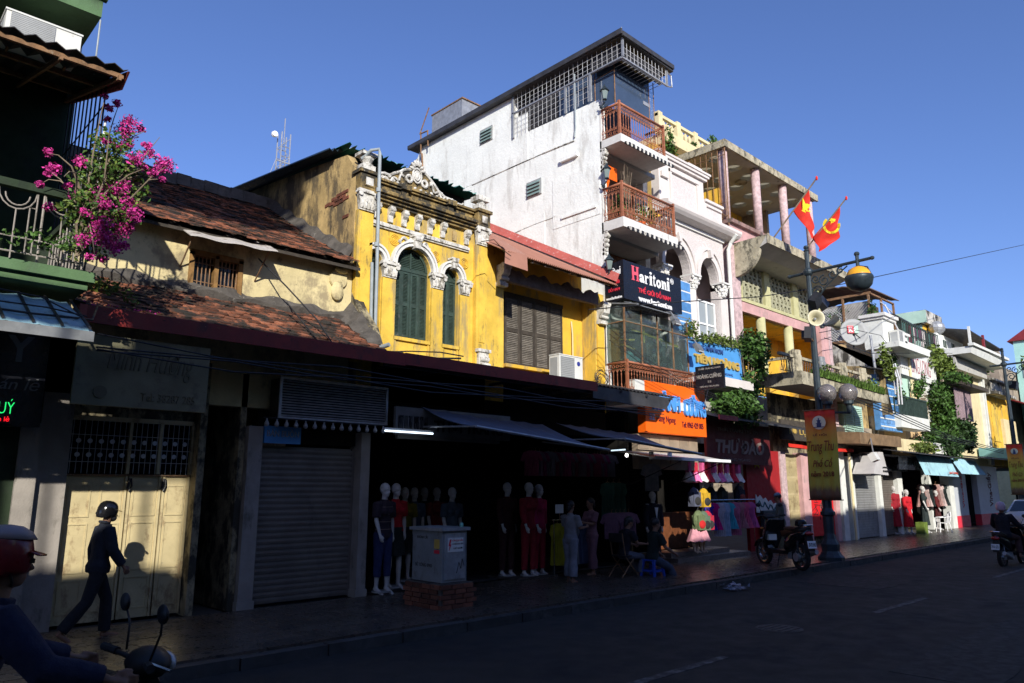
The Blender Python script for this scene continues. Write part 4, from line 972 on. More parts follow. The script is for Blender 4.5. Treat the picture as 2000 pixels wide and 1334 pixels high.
# louvre doors & open shutters behind balconies
for z0,z1 in ((8.12,9.9),(6.0,7.75)):
    d=MB().box(XW+.03,XW+.09,F+.02,F+.62,z0,z1).done('open_shutter','brownwood',Eh)
    ms=MB().obox((0,0,0),(.012,.46,.05),(0,.6,0)).mesh('slat','brownwood')
    for k in range(int((z1-z0)/.075)-1): inst('slat',ms,(XW+.105,F+.32,z0+.1+k*.075),d)
    for k in range(4):
        x=XW+.55+k*.45; dd=MB().box(x,x+.43,F+.68,F+.72,z0,z1).box(x+.05,x+.38,F+.665,F+.68,z0+.1,z0+.7).box(x+.05,x+.38,F+.665,F+.68,z0+.8,z1-.1).done('door_leaf','brownwood',Eh)
# wall lanterns
def lantern(loc,label,arm=(0,.18)):
    t=T('wall_lantern',label,'lantern',loc,'cast iron wall lanterns on the white house corner')
    x,y,z=loc
    MB().tube([(x,y+arm[1],z-.22),(x,y+.1,z-.28),(x,y,z-.2),(x,y,z-.12)],.018,6).ell((x,y+.1,z-.3),(.04,.05,.05),8,6).done('bracket','lamppost',t)
    MB().lathe([(.05,-.12),(.09,.10),(.001,.10)],loc,6).done('lamp_glass',mat('grey green lantern glass',(.20,.25,.23),.2,.1,3,0),t)
    MB().lathe([(.125,.10),(.10,.14),(.03,.22),(.012,.27),(.001,.28)],loc,6).lathe([(.001,-.15),(.06,-.14),(.055,-.115),(.001,-.115)],loc,6).done('lamp_cap','lamppost',t)
lantern((13.17,10.45,11.36),'green grey wall lantern at the top of the white wall beside the glass room')
lantern((13.17,10.45,9.28),'green grey wall lantern beside the middle copper brown balcony')
lantern((13.17,10.45,6.98),'green grey wall lantern just above the black shop sign')
lantern((15.05,10.75,8.95),'green grey wall lantern behind the right end of the middle balcony')
# top glass room + cage + roof
gr_=T('rooftop_glass_room','dark glazed corner room on top of the white house under a thin cantilevered roof','room',(14.3,10.3,11))
gmat=mat('blue grey reflective glass',(.05,.075,.12),.05,.2,.6,0,spec=1.0)
MB().box(13.42,13.425,10.32,12.2,11.2,12.3).done('pane',gmat,gr_); MB().box(13.43,14.85,10.32,10.33,11.0,12.4).done('pane',gmat,gr_)
gclear=mat('clear window glass',(.75,.85,.9),.02,.05,1,0,trans=.95,spec=.5)
MB().box(14.87,15.06,10.32,10.33,11.0,12.1).done('pane',gclear,gr_)
MB().box(13.44,15.0,11.9,11.95,11.0,12.4).done('back_wall','navysheet',gr_)
mb=MB()
for (x,y) in ((13.42,10.32),(13.42,10.95),(15.07,10.32),(14.86,10.32)): mb.tube([(x,y,11.0),(x,y,12.4)],.014,6)
mb.tube([(13.42,10.95,12.06),(13.42,10.32,12.10)],.010,6); mb.done('glass_frame','rust',gr_)
MB().box(14.6,14.9,10.31,10.318,11.6,11.7).done('hinge_plate','galv',gr_)
cg=T('steel_cage','welded steel bar grid wrapping the roof edge of the white house','grille',(13.3,9.9,12.2))
mb=MB()
yk=[9.90+.16*k for k in range(25)]
for k,y in enumerate(yk):
    zlow=12.20 if y<10.9 else 11.42
    mb.tube([(13.22,y,zlow),(13.22,y,12.70)],.0055,5)
for z in (12.30,12.42,12.56): mb.tube([(13.22,9.9,z),(13.22,13.75,z)],.005,5)
for z in (11.55,11.70,11.85,12.0,12.12): mb.tube([(13.22,10.95,z),(13.22,13.75,z)],.005,5)
mb.done('side_grid','whitebar',cg)
mb=MB()
for k in range(13): x=13.25+k*.15; mb.tube([(x,9.9,12.16),(x,9.9,12.62)],.006,5)
for z in (12.30,12.44): mb.tube([(13.22,9.9,z),(15.1,9.9,z)],.007,5)
for k in range(12): x=13.3+k*.15; mb.tube([(x,9.9,12.16),(x,10.4,12.16)],.008,5)
mb.done('front_grid','whitebar',cg)
MB().box(13.20,15.12,9.88,9.92,12.13,12.17).box(13.19,13.24,9.92,13.8,12.14,12.18).box(13.19,13.24,9.86,9.91,12.17,12.7).box(13.19,13.24,10.9,10.96,11.4,12.13).box(13.19,13.24,11.75,11.81,11.4,12.13).box(15.08,15.12,9.88,9.92,12.17,12.6).box(13.19,13.24,13.72,13.78,11.42,12.7).done('cage_frame','galv',cg)
MB().tube([(15.12,9.9,12.55),(15.3,9.9,12.52),(15.32,9.9,12.2),(15.14,9.9,12.15)],.02,6).done('roof_gutter_pipe','galv',cg)
MB().box(XW+.24,XW+.3,10.98,13.78,11.3,12.66).box(13.30,15.0,10.02,10.05,12.18,12.6).box(13.28,13.3,10.05,10.98,12.16,12.62).done('dark_lining',mat('dark grey lining',(.03,.03,.035),.8,.2,3,.1),cg)
rf=T('flat_sheet_roof','long thin dark grey sheet roof capping the white tube house','roof',(14,10,12.7))
MB().hexa([(13.12,9.82,12.68),(15.30,9.82,12.60),(15.30,18.6,12.72),(13.05,18.6,12.72)],[(13.12,9.82,12.80),(15.30,9.82,12.68),(15.30,18.6,12.84),(13.05,18.6,12.84)]).done('sheet','darksheet',rf)
MB().box(13.06,13.12,9.8,18.6,12.70,12.84).box(13.12,15.3,9.78,9.82,12.66,12.78).done('edge_trim','darksheet',rf)
MB().tube([(13.15,9.85,12.8),(13.15,9.85,12.92)],.01,5).done('spike','galv',rf)
# water tank on frame
wt=T('water_tank','square grey metal water tank on a rusty frame behind the white wall top','water tank',(13.6,17,12.8))
MB().box(13.28,14.1,16.1,17.6,13.0,13.62).done('tank','galv',wt)
mb=MB()
for (x,y) in ((13.3,17.5),(13.3,16.2),(14.05,17.5),(14.05,16.2)): mb.box(x-.02,x+.02,y-.02,y+.02,12.8,13.0)
mb.box(13.26,14.12,16.08,17.62,12.96,13.0).box(13.26,14.12,16.06,17.64,13.62,13.66); mb.done('stand','rust',wt)
mb=MB()
for a,b in (((838,210),(820,262)),((822,258),(822,300)),((835,255),(836,285)),((820,262),(836,255))): mb.tube([atx(*a,13.1),atx(*b,13.1)],.022,6)
mb.thing('hanging_rack','rust','rusty pipe frame hanging at the back corner of the white wall top','pipe frame')
# plants on balconies
random.seed(31)
mb=MB()
for k in range(16):
    a=(13.95,10.45,8.2); b=(13.95+random.uniform(-.22,.3),10.45+random.uniform(-.1,.1),9.2+random.uniform(.1,.55)); m_=Vector(a).lerp(Vector(b),.5)+Vector((random.uniform(-.1,.1),0,0))
    mb.tube([a,m_,b],[.010,.007,.003],4); mb.tube([m_,m_+Vector((random.uniform(-.2,.2),0,.3))],[.005,.002],4)
tw=T('potted_plant','bare leafless twiggy plant in a pot on the middle copper brown balcony','plant',(13.95,10.45,8.1)); mb.done('twigs','twig',tw)
MB().lathe([(.12,0),(.16,.22),(.17,.25),(.14,.25),(.001,.2)],(13.95,10.45,8.1),12).done('pot','brick',tw)
for j,(x,z,c,nm) in enumerate(((13.6,8.1,'leaf','leafy green potted plant'),(14.4,8.1,'leafy','yellow green potted plant'),(14.8,8.1,'leafdk','dark green potted plant'))):
    p_=T('potted_plant',nm+' behind the middle copper brown balcony railing','plant',(x,10.4,z))
    MB().lathe([(.10,0),(.14,.2),(.15,.22),(.12,.22),(.001,.18)],(x,10.4,z),12).done('pot','orange' if j==1 else 'brick',p_)
    leaves(MB(),blobs([((x,10.4,z+.45),(.2,.15,.25))]),160,.06).done('foliage',c,p_,kind='stuff')
MB().box(13.55,13.9,F+.0,F+.02,9.35,9.7).obox((13.5,10.9,9.2),(.05,.4,.5),(0,.5,.3)).thing('orange_cloth','orange','bright orange cloth hanging behind the middle balcony of the white house','cloth')

# ---- black sign box
HS=T('menswear_sign','black two sided shop sign box with large Haritoni lettering on the white house','sign',(14.5,10.1,6.1))
MB().hexa([(XW,10.10,6.12),(15.62,10.10,6.12),(15.62,10.66,6.12),(XW,10.66,6.0)],[(XW,10.10,7.05),(15.62,10.10,7.05),(15.62,10.66,7.05),(XW,10.66,7.0)]).done('box','signblk',HS)
def serif_word(letters,x0,x1,z0,zx,zc,y,face,par,cols):
    """slab serif word: letters with stem feet; widths proportional"""
    wd={'H':1.0,'a':.68,'r':.58,'i':.38,'t':.45,'o':.68,'n':.76}
    tot=sum(wd[c] for c in letters)+.06*(len(letters)-1); k=(x1-x0)/tot; x=x0
    for i,c in enumerate(letters):
        a,b=x,x+wd[c]*k; w_=b-a
        top={'H':zc,'i':zc*.97+z0*.03,'t':z0+(zc-z0)*.86}.get(c,zx)
        ins=w_*.10
        if c in 'ao': text(c,a+w_*.02,b-w_*.02,z0-(.01 if c=='o' else 0),zx,y,cols[i],par,.035,face=face)
        else:
            text(c,a+ins,b-ins,z0,top,y,cols[i],par,.04 if c in 'Hn' else .012,face=face)
            sh=(zc-z0)*.055; mb=MB()
            def bar(p,q,za):
                if face=='-y': mb.box(p,q,y-.013,y-.001,za,za+sh)
                else: mb.box(y-.013,y-.001,p,q,za,za+sh)
            if c=='H':
                for p in (.20,.80):
                    for za in (z0,zc-sh): bar(a+w_*(p-.2),a+w_*(p+.2),za)
            if c=='r': bar(a,a+w_*.55,z0); bar(a,a+w_*.3,zx-sh)
            if c=='i': bar(a,b,z0); bar(a,a+w_*.5,zx-sh)
            if c=='n': bar(a,a+w_*.42,z0); bar(b-w_*.42,b,z0); bar(a,a+w_*.25,zx-sh)
            if c=='t': pass
            if mb.v: mb.done('lettering',cols[i],par)
        x=b+.06*k
cc=['signpink']+['signwhite']*7
serif_word('Haritoni',13.55,15.10,6.62,6.83,6.97,10.10,'-y',HS,cc)
text('®',15.14,15.28,6.82,6.97,10.10,'signwhite',HS)
text('THẾ GIỚI ĐỒ NAM',13.80,15.12,6.36,6.54,10.10,'signred',HS,bold=.01)
text('www.haritoni.vn',13.80,15.16,6.15,6.29,10.10,'signwhite',HS,bold=.04)
serif_word('Haritoni',10.60,10.18,6.72,6.83,6.91,XW,'-x',HS,['signred']+['signwhite']*7)
text('THẾ GIỚI',10.55,10.22,6.50,6.62,XW,'signred',HS,face='-x'); text('ĐỒ NAM',10.55,10.22,6.33,6.44,XW,'signred',HS,face='-x')
text('www.haritoni.vn',10.62,10.16,6.14,6.21,XW,'signwhite',HS,bold=.03,face='-x')
# sheet canopy + glass enclosure
GE=T('glass_enclosure','glazed balcony enclosure with dusty panes and dark plastic sheeting above the lowest balcony','enclosure',(14.5,10.1,4.6))
MB().prism([(F,6.12),(9.72,5.93),(9.72,5.90),(F,6.09)],XW-.02,XW+.03,'x').hexa([(XW-.0,9.95,5.98),(15.55,9.68,5.86),(15.6,10.1,6.04),(XW,10.1,6.02)],[(XW,9.95,6.00),(15.55,9.68,5.88),(15.6,10.1,6.06),(XW,10.1,6.04)]).done('canopy_sheet','greysheet',GE)
gl=mat('dusty green tinted glass',(.60,.74,.70),.03,.15,2,0,trans=.95,spec=.6)
for k in range(4): MB().box(XW+.04+k*.64,XW+.66+k*.64,10.14,10.147,4.68,5.9).done('pane',gl,GE)
MB().box(XW+.02,XW+.027,10.16,F,4.68,5.98).done('pane',gl,GE)
mb=MB()
for x in (XW+.03,XW+.67,XW+1.31,XW+1.95,XW+2.6): mb.box(x-.012,x+.012,10.12,10.16,4.6,5.95)
mb.box(XW,XW+2.6,10.12,10.16,5.58,5.60).box(XW,XW+.03,10.16,F,5.58,5.60).box(XW,XW+.03,F-.03,F,4.6,5.95); mb.done('glass_frame','rust',GE)
MB().box(XW+.25,15.6,F+.3,F+.35,4.6,5.9).done('inner_wall','greendark',GE)
MB().grid(lambda u,v:(XW+1.0+1.45*u,10.22+.05*math.sin(u*25+v*3)+.03*math.sin(u*60),4.70+(.62-.10*u+.03*math.sin(u*9))*v),60,6,thick=(0,.004,0)).done('plastic_sheet',mat('dark green plastic film',(.012,.035,.03),.15,.2,3,0,spec=.9),GE)
MB().obox((13.95,10.25,5.45),(.5,.03,.03)).obox((13.60,10.3,5.05),(.5,.03,.03),(0,.1,0)).obox((13.60,10.3,5.22),(.5,.03,.03),(0,-.1,0)).obox((14.75,10.2,5.36),(1.5,.02,.05),(0,.09,0)).box(14.1,14.13,10.2,10.22,5.2,5.6).box(14.6,14.63,10.2,10.22,5.2,5.55).box(15.0,15.03,10.2,10.22,5.2,5.5).done('yellow_rack',mat('yellow rack',(.5,.42,.06),.5,.1,4,0),GE)
MB().ell((13.75,10.4,4.85),(.16,.1,.12)).ell((14.0,10.4,4.78),(.12,.1,.1)).done('bundle',mat('pale teal bundle',(.15,.4,.42),.6,.2,9,.2),GE)
leaves(MB(),blobs([((13.6,10.45,5.1),(.25,.15,.4))]),60,.1).done('dark_clutter','black',GE,kind='stuff')
leaves(MB(),blobs([((15.0,10.45,5.15),(.25,.1,.2))]),40,.1).done('pale_clutter','stone',GE,kind='stuff')
# floodlights of the signs
def flood(x,y,z,label,arm=True):
    t=T('floodlight',label,'floodlight',(x,y,z))
    MB().obox((x,y,z),(.26,.10,.22),(-.5,0,.1)).done('housing','greysheet',t); MB().obox((x,y-.05,z-.03),(.23,.02,.19),(-.5,0,.1)).done('lens',mat('frosted floodlight glass',(.55,.57,.58),.2,.05,3,0),t)
    if arm: MB().tube([(x,y,z+.08),(x,y+.12,z+.24),(x,y+.5,z+.28),(x,y+.6,z+.2)],.012,6).done('arm','galv',t)
flood(14.62,9.65,5.72,'square floodlight on a bent arm under the edge of the black menswear sign')
flood(15.72,9.75,5.22,'square floodlight on a bent arm right of the glass enclosure'); 
# streetside black board (faces up the street)
HB=T('black_board_sign','small black projecting board sign for menswear between the glass enclosure and the blue sign','sign',(15.9,9.5,4.2))
MB().box(15.90,15.97,9.20,9.98,4.20,4.79).done('board','signblk',HB)
gd=mat('dull silver lettering',(.30,.28,.26),.5,.1,3,0)
text('THỜI TRANG NAM',9.90,9.28,4.69,4.75,15.90,gd,HB,face='-x'); text('HOÀNG CƯỜNG',9.94,9.26,4.47,4.60,15.90,gd,HB,.02,face='-x'); text('52',9.64,9.54,4.36,4.41,15.90,gd,HB,face='-x'); text('HÀNG NGANG',9.86,9.34,4.25,4.30,15.90,gd,HB,face='-x')
MB().tube([(15.93,9.98,4.6),(15.93,10.4,4.6)],.015,6).done('bracket','rust',HB)
# orange sign
OS=T('orange_sign','bright orange shop sign with raised sky blue letters and a phone number','sign',(15.2,10.08,3.1))
KO=10.08/9.8
def ox(v): return v*KO
def oz(v): return 1.8+(v-1.8)*KO
MB().box(ox(13.50),ox(15.98),10.08,10.3,oz(3.04),oz(4.20)).done('board','orange',OS); MB().box(ox(13.15),ox(13.50),10.08,10.3,3.88,oz(4.19)).done('side_panel','acwhite',OS)
ch='THÀNH CƯỜNG'
text('THÀNH',ox(13.68),ox(14.80),oz(3.56),oz(4.02),10.08,'letterblue',OS,bold=.04,depth=.07); text('CƯỜNG',ox(14.98),ox(15.90),oz(3.50),oz(4.02),10.08,'letterblue',OS,bold=.04,depth=.07)
text('52',ox(13.64),ox(13.84),oz(3.32),oz(3.48),10.08,mat('lilac lettering',(.35,.35,.55),.5,.1,3,0),OS,bold=.03); text('Hàng Ngang',ox(13.92),ox(14.66),oz(3.26),oz(3.44),10.08,'dkred',OS); text('Tel: 0965 429 805',ox(14.92),ox(15.84),oz(3.22),oz(3.36),10.08,'dkred',OS,bold=.01)
st_=MB().box(13.9,16.38,10.32,10.5,2.25,3.05).done('stone_panel','stone',OS)
tl=MB().box(-.19,.19,-.012,0,-.15,.15).mesh('stone_tile','stone')
for i in range(6):
    for j in range(2): inst('stone_tile',tl,(14.12+i*.41,10.32,2.52+j*.35),OS)
MB().tube([at(1383,760,9.9),at(1376,790,9.9)],.01,5).done('stay','galv',OS)
# little cylinders (downlights) under eave
for k,(px,py) in enumerate(((1272,884),(1308,886))):
    c=at(px,py,9.3); MB().lathe([(.045,-.14),(.05,-.13),(.05,.02),(.001,.02)],(c.x,c.y,c.z),12).thing('paper_roll','acwhite',['left','right'][k]+' one of two short white tubes hanging under the dark awning by the clothes shop','tube')

# ================================================================== Fv  pale pink villa
V=T('arched_villa','pale pink and white villa front with round arches, columns and stepped stucco parapet','house',(17.6,F,.1))
x0,x1=15.8,19.15
mb=MB(); archwall(mb,15.8,17.2,7.4,8.98,16.42,.62,7.62,F,F+.25,n=16,h=.72); archwall(mb,17.2,18.85,7.4,8.98,17.98,.48,7.62,F,F+.25,n=16,h=.62); mb.box(18.46,18.85,F,F+.25,3.9,7.62); mb.done('arcade_wall','pinkstucco',V)
mb=MB()
for cx,w,h in ((16.42,.62,.72),(17.98,.48,.62)):
    archring(mb,cx,w+.01,w+.16,7.62,F-.05,F,18,h/w); archring(mb,cx,w+.16,w+.21,7.62,F-.09,F,18,(h+.02)/w)
mb.done('archivolt','pinkwhite',V)
MB().prism([(16.37,8.35),(16.47,8.35),(16.52,8.6),(16.32,8.6)],F-.16,F).done('keystone','pinkwhite',V); MB().prism([(17.93,8.24),(18.03,8.24),(18.08,8.46),(17.88,8.46)],F-.16,F).done('keystone','pinkwhite',V)
def corinth(cx,r,z0,z1,y=F+.12,half=False):
    mb=MB().lathe([(r,z0),(r*1.2,z0+.02),(r,z0+.05),(r*1.05,z0+.1),(r*1.5,z1-.08),(r*1.2,z1-.06)],(cx,y,0),12)
    for ring,(zz,rr,n) in enumerate(((z0+.08,r*1.15,8),(z0+.18,r*1.3,8))):
        for k in range(n):
            a=(k+.5*ring)*2*PI/n; mb.ell((cx+rr*math.cos(a),y+rr*math.sin(a),zz+.03),(.035,.035,.06),7,5); mb.ell((cx+(rr+.03)*math.cos(a),y+(rr+.03)*math.sin(a),zz+.08),(.03,.03,.022),7,5)
    for sx in (-1,1):
        for sy in (-1,1): mb.ell((cx+sx*r*1.35,y+sy*r*1.35,z1-.09),(.045,.045,.045),8,6)
    mb.box(cx-r*1.7,cx+r*1.7,y-r*1.7,y+r*1.7,z1-.05,z1); return mb.done('capital','white_trim',V)
for cx in (17.25,15.86):
    MB().lathe([(.16,5.0),(.16,5.1),(.12,5.15),(.125,7.2)],(cx,F+.12,0),16).done('column','pinkwhite',V,smooth=True); corinth(cx,.125,7.2,7.62)
corinth(18.62,.12,7.2,7.62,F-.0)
MB().box(18.46,18.85,F-.06,F,3.9,7.2).done('pilaster','pinkwhite',V)
# stepped parapet
MB().hexa([(15.72,F-.0,9.22),(17.95,F,9.22),(17.95,F+.25,9.22),(15.72,F+.25,9.22)],[(15.72,F,10.66),(17.95,F,10.66),(17.95,F+.25,10.66),(15.72,F+.25,10.66)]).box(17.95,18.9,F,F+.25,9.22,9.98).done('parapet','pinkwhite',V)
MB().box(15.6,18.1,F-.13,F+.3,10.66,10.74).box(15.66,18.04,F-.08,F+.28,10.58,10.66).box(15.55,18.15,F-.16,F+.32,10.74,10.80).box(17.2,17.9,F-.02,F+.25,10.80,10.95).box(17.98,18.95,F-.06,F+.28,9.98,10.06).done('parapet_cap','pinkwhite',V)
MB().box(16.3,17.5,F-.012,F,9.45,10.3).done('stucco_panel','pinkstucco',V); MB().box(18.12,18.72,F-.012,F,9.42,9.8).done('stucco_panel','pinkstucco',V)
MB().box(16.2,16.28,F-.05,F,9.4,10.45).box(16.2,17.62,F-.07,F,10.36,10.45).box(17.54,17.62,F-.05,F,9.4,10.36).box(15.78,16.1,F-.07,F,10.1,10.24).box(18.05,18.85,F-.05,F,9.84,9.9).done('panel_moulding','pinkwhite',V)
MB().prism([(F,8.98),(F-.30,9.05),(F-.38,9.12),(F-.42,9.18),(F-.42,9.26),(F-.30,9.30),(F,9.30)],15.5,19.28,'x').done('cornice','pinkwhite',V)
MB().box(15.8,18.85,F-.06,F,8.9,8.98).done('cornice_band','white_trim',V)
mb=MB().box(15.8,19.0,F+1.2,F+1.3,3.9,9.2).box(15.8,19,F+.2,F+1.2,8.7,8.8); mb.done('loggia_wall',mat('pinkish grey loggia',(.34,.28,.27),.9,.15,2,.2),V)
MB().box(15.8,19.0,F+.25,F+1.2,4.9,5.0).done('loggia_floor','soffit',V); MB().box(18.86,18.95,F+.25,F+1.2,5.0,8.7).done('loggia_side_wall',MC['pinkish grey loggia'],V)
MB().lathe([(.16,0),(.14,-.05),(.08,-.1),(.001,-.11)],(16.5,F+.5,8.69),14).thing('ceiling_lamp','acwhite','round white ceiling lamp under the larger arch of the pink villa','lamp')
MB().ell((17.6,F+.35,7.25),(.13,.13,.16)).tube([(17.6,F+.35,7.4),(17.6,F+.35,7.9)],.01,5).thing('paper_lantern','flagyel','small yellow lantern hanging between the columns of the pink villa','lantern')
f=MB(); wx=(17.5,18.4)
f.box(wx[0],wx[0]+.05,F+.1,F+.14,5.3,7.0).box(wx[1]-.05,wx[1],F+.1,F+.14,5.3,7.0).box((wx[0]+wx[1])/2-.025,(wx[0]+wx[1])/2+.025,F+.1,F+.14,5.3,7.0).box(wx[0],wx[1],F+.095,F+.145,6.95,7.0).box(wx[0],wx[1],F+.095,F+.145,6.3,6.35).box(wx[0],wx[1],F+.095,F+.145,5.3,5.35)
f=f.done('window','signwhite',V); 
for a,b in ((17.55,17.92),(17.97,18.35)):
    for c,d in ((5.35,6.3),(6.35,6.95)): MB().box(a,b,F+.12,F+.125,c,d).done('pane',mat('pale grey curtained glass',(.33,.36,.36),.1,.1,1,0,spec=.8),f)
MB().box(15.8,17.4,F,F+.2,3.9,5.0).box(17.4,18.46,F,F+.2,3.9,5.3).done('lower_wall','pinkwhite',V)
# blue tiled strip next to the black sign
bt=MB().box(15.66,16.45,10.35,10.45,5.75,7.15).done('blue_strip',mat('white grout',(.7,.7,.7),.8,.05,3,0),V)
tq=MB().box(-.36,.36,-.01,0,-.115,.115).mesh('blue_tile','bluetile')
for k in range(5): inst('blue_tile',tq,(16.06,10.35,5.91+k*.275),V)
text('2',15.95,16.1,5.84,5.96,10.34,'signwhite',V)
# blue school sign
BS=T('blue_sign','sky blue kindergarten sign with gold raised letters below the pink villa arches','sign',(17.2,10.2,4.7))
MB().box(15.98,18.62,10.20,10.28,4.72,5.62).done('board','blue',BS)
text('TRƯỜNG MẦM NON',15.99,17.62,5.34,5.54,10.20,'dkblueink',BS,.02,.03); text('TIÊN HOÀNG',16.20,18.42,4.98,5.26,10.20,'gold',BS,.05,.05); text('HÀNG NGANG',17.25,18.1,4.80,4.88,10.20,'dkblueink',BS)
MB().hexa([(15.95,9.95,4.45),(18.75,9.95,4.45),(18.75,F,4.45),(15.95,F,4.45)],[(15.95,9.95,4.68),(18.75,9.95,4.68),(18.75,F,4.68),(15.95,F,4.68)]).done('ledge','pinkwhite',V)
MB().box(15.95,18.8,F-.06,F,3.2,4.45).done('under_wall','soffit',V)
# pipes between villa and next
MB().tube([(18.95,F-.42,9.1),(18.97,F-.2,8.9),(18.95,F-.12,8.7),(18.95,F-.12,4.4)],.055,10).thing('drainpipe','whitefront','white drainpipe at the right edge of the pink villa','drainpipe')
MB().box(19.08,19.34,F-.10,F+.2,3.9,9.0).thing('party_pier','pinkcol','narrow weathered grey pink pier between the villa and the column house','pier')
MB().prism([(F-.0,8.5),(F-.05,8.3),(F-.3,8.3),(F-.3,8.9),(F-.0,8.9)],15.70,15.78,'x') 
a_=aircon(15.55,15.80,10.3,10.65,8.15,8.72,'narrow white air conditioner hung behind the end of the middle copper brown balcony')
# upper terrace of a house behind
TB=T('terrace_balustrade','cream terrace with ornamental balustrade on a house behind the pink villa','balustrade',(17,13,12.3))
q0,q1=atx(1283,228,0.1) if 0 else None,None
Yt=12.6
a,b=at(1285,228,Yt),at(1395,276,Yt); c,d=at(1295,262,Yt),at(1385,312,Yt)
zr=(a.z+b.z)/2; zb_=c.z
MB().box(a.x,b.x+.6,Yt,Yt+.12,zr-.10,zr).done('handrail','creamhouse',TB)
MB().box(a.x+.1,b.x+.6,Yt-.25,Yt+3,zb_-.38,zb_-.02).done('terrace_slab','creamhouse',TB)
for k in range(4):
    x=a.x+.0+k*1.05; MB().box(x,x+.22,Yt-.03,Yt+.15,zb_-.02,zr+.06).done('post','creamhouse',TB)
    for j in range(3):
        xx=x+.35+j*.24; MB().prism([(xx-.08,zb_),(xx+.08,zb_),(xx+.05,zb_+.25),(xx+.09,zb_+.4),(xx,zr-.16),(xx-.09,zb_+.4),(xx-.05,zb_+.25)],Yt+.02,Yt+.10).done('baluster','creamhouse',TB)
MB().box(a.x-.2,a.x+1.2,Yt+.1,Yt+3,9,zb_-.4).done('wall','yellow_clean',TB)
mb=leaves(MB(),blobs([((a.x+.3,Yt-.2,zb_-.6),(.25,.2,.45)),((a.x+.2,Yt-.2,zb_-.1),(.15,.15,.3)),((b.x-.1,Yt,zr+.1),(.25,.15,.2)),((a.x+2,Yt,zb_+.2),(.3,.1,.15))]),700,.07); mb.thing('creeper','leaf','green creeper growing down the cream terrace behind the top balcony','plant')

# ================================================================== G  pink house with columns, canopy, lattice
G=T('column_house','pink and olive house with roof terrace columns, a wide canopy and breeze block screens','house',(22.6,F,.1))
gx0,gx1=19.34,25.45
# perforated roof slab
holes=[]
for r,(yy) in enumerate((11.35,12.1,12.85)):
    for k in range(6):
        x=19.95+k*1.02+(.5 if r%2 else 0)
        if x<25.2: holes.append((x,yy))
bm=bmesh.new()
outer=[bm.verts.new((x,y,12.16)) for x,y in ((gx0,F+.02),(gx1+.25,F+.02),(gx1+.25,13.5),(gx0,13.5))]
edges=[bm.edges.new((outer[i],outer[(i+1)%4])) for i in range(4)]
for (hx,hy) in holes:
    vs_=[bm.verts.new((hx+.27*math.cos(t*2*PI/18),hy+.27*math.sin(t*2*PI/18),12.16)) for t in range(18)]
    edges+=[bm.edges.new((vs_[i],vs_[(i+1)%18])) for i in range(18)]
res=bmesh.ops.triangle_fill(bm,use_beauty=True,edges=edges)
ext=bmesh.ops.extrude_face_region(bm,geom=list(bm.faces)); bmesh.ops.translate(bm,verts=[v for v in ext['geom'] if isinstance(v,bmesh.types.BMVert)],vec=(0,0,.14))
bmesh.ops.recalc_face_normals(bm,faces=bm.faces)
me=bpy.data.meshes.new('perforated_slab'); bm.to_mesh(me); bm.free(); me.materials.append(M['soffit']); _link('perforated_slab',me,G)
fm=bpy.data.materials.new('frosted skylight'); fm.use_nodes=True; _b=fm.node_tree.nodes['Principled BSDF']; _b.inputs['Base Color'].default_value=(.75,.72,.60,1); _t=fm.node_tree.nodes.new('ShaderNodeBsdfTranslucent'); _t.inputs[0].default_value=(.8,.76,.62,1); _m=fm.node_tree.nodes.new('ShaderNodeMixShader'); _m.inputs[0].default_value=.6
fm.node_tree.links.new(_b.outputs[0],_m.inputs[1]); fm.node_tree.links.new(_t.outputs[0],_m.inputs[2]); fm.node_tree.links.new(_m.outputs[0],fm.node_tree.nodes['Material Output'].inputs[0])
sk=MB().lathe([(.001,0),(.29,0),(.29,.012),(.001,.02)],(0,0,0),18).mesh('skylight',fm)
for (hx,hy) in holes: inst('skylight',sk,(hx,hy,12.302),G)
MB().box(gx0-.02,gx1+.30,F-.06,F+.02,12.14,12.38).box(gx0-.10,gx0-.02,F-.06,13.4,12.14,12.38).done('slab_edge','concrete',G)
for x in (19.52,21.55,23.45,25.45): MB().lathe([(.135,9.75),(.14,12.15)],(x,F+.2,0),18).done('column','pinkcol',G,smooth=True)
MB().box(gx0,gx1+.1,F,F+.3,8.95,9.68).done('terrace_parapet','pink',G); MB().box(gx0-.06,gx1+.35,F-.12,F+.35,9.68,9.80).done('parapet_cap',mat('weathered pink brown cap',(.26,.16,.14),.9,.3,4,.3,dirt=((.08,.07,.06),.4,5,.5)),G)
MB().box(gx0,gx1,13.4,13.5,9.0,12.16).box(gx0,gx0+.1,F+.3,13.4,9.0,10.9).done('terrace_back_wall','yellow_clean',G)
for k in range(5):
    x=20.0+k*.95; f=MB().box(x,x+.62,13.36,13.40,10.2,11.3).done('window','olive',G); MB().box(x+.06,x+.28,13.352,13.36,10.3,11.2).box(x+.34,x+.56,13.352,13.36,10.3,11.2).done('pane','glassdark',f)
MB().box(gx1-.25,gx1-.1,12.4,13.4,9.8,12.16).done('terrace_end_wall','rough_grey',G)
for k in (2,): MB().lathe([(.2,0),(.2,-.06),(.001,-.06)],(22.1,11.7,12.15),18).done('ceiling_lamp','concrete',G)
# rusty fence at left end of terrace
rg=T('rusty_grille','rusty iron bar fence closing the left end of the column terrace','grille',(19.3,12,9.6))
mb=MB()
for k in range(13): y=F+.05+k*.2; mb.tube([(19.3,y,9.7),(19.3,y,12.15)],.012,5)
for z in (9.9,10.35,11.9): mb.tube([(19.3,F,z),(19.3,13.2,z)],.012,5)
for z in (9.9,10.1): mb.tube([(18.95,F+.05,z),(19.3,F+.05,z)],.012,5)
mb.tube([(19.3,F,9.6),(19.3,F,12.15)],.022,6); mb.done('bars','rust',rg)
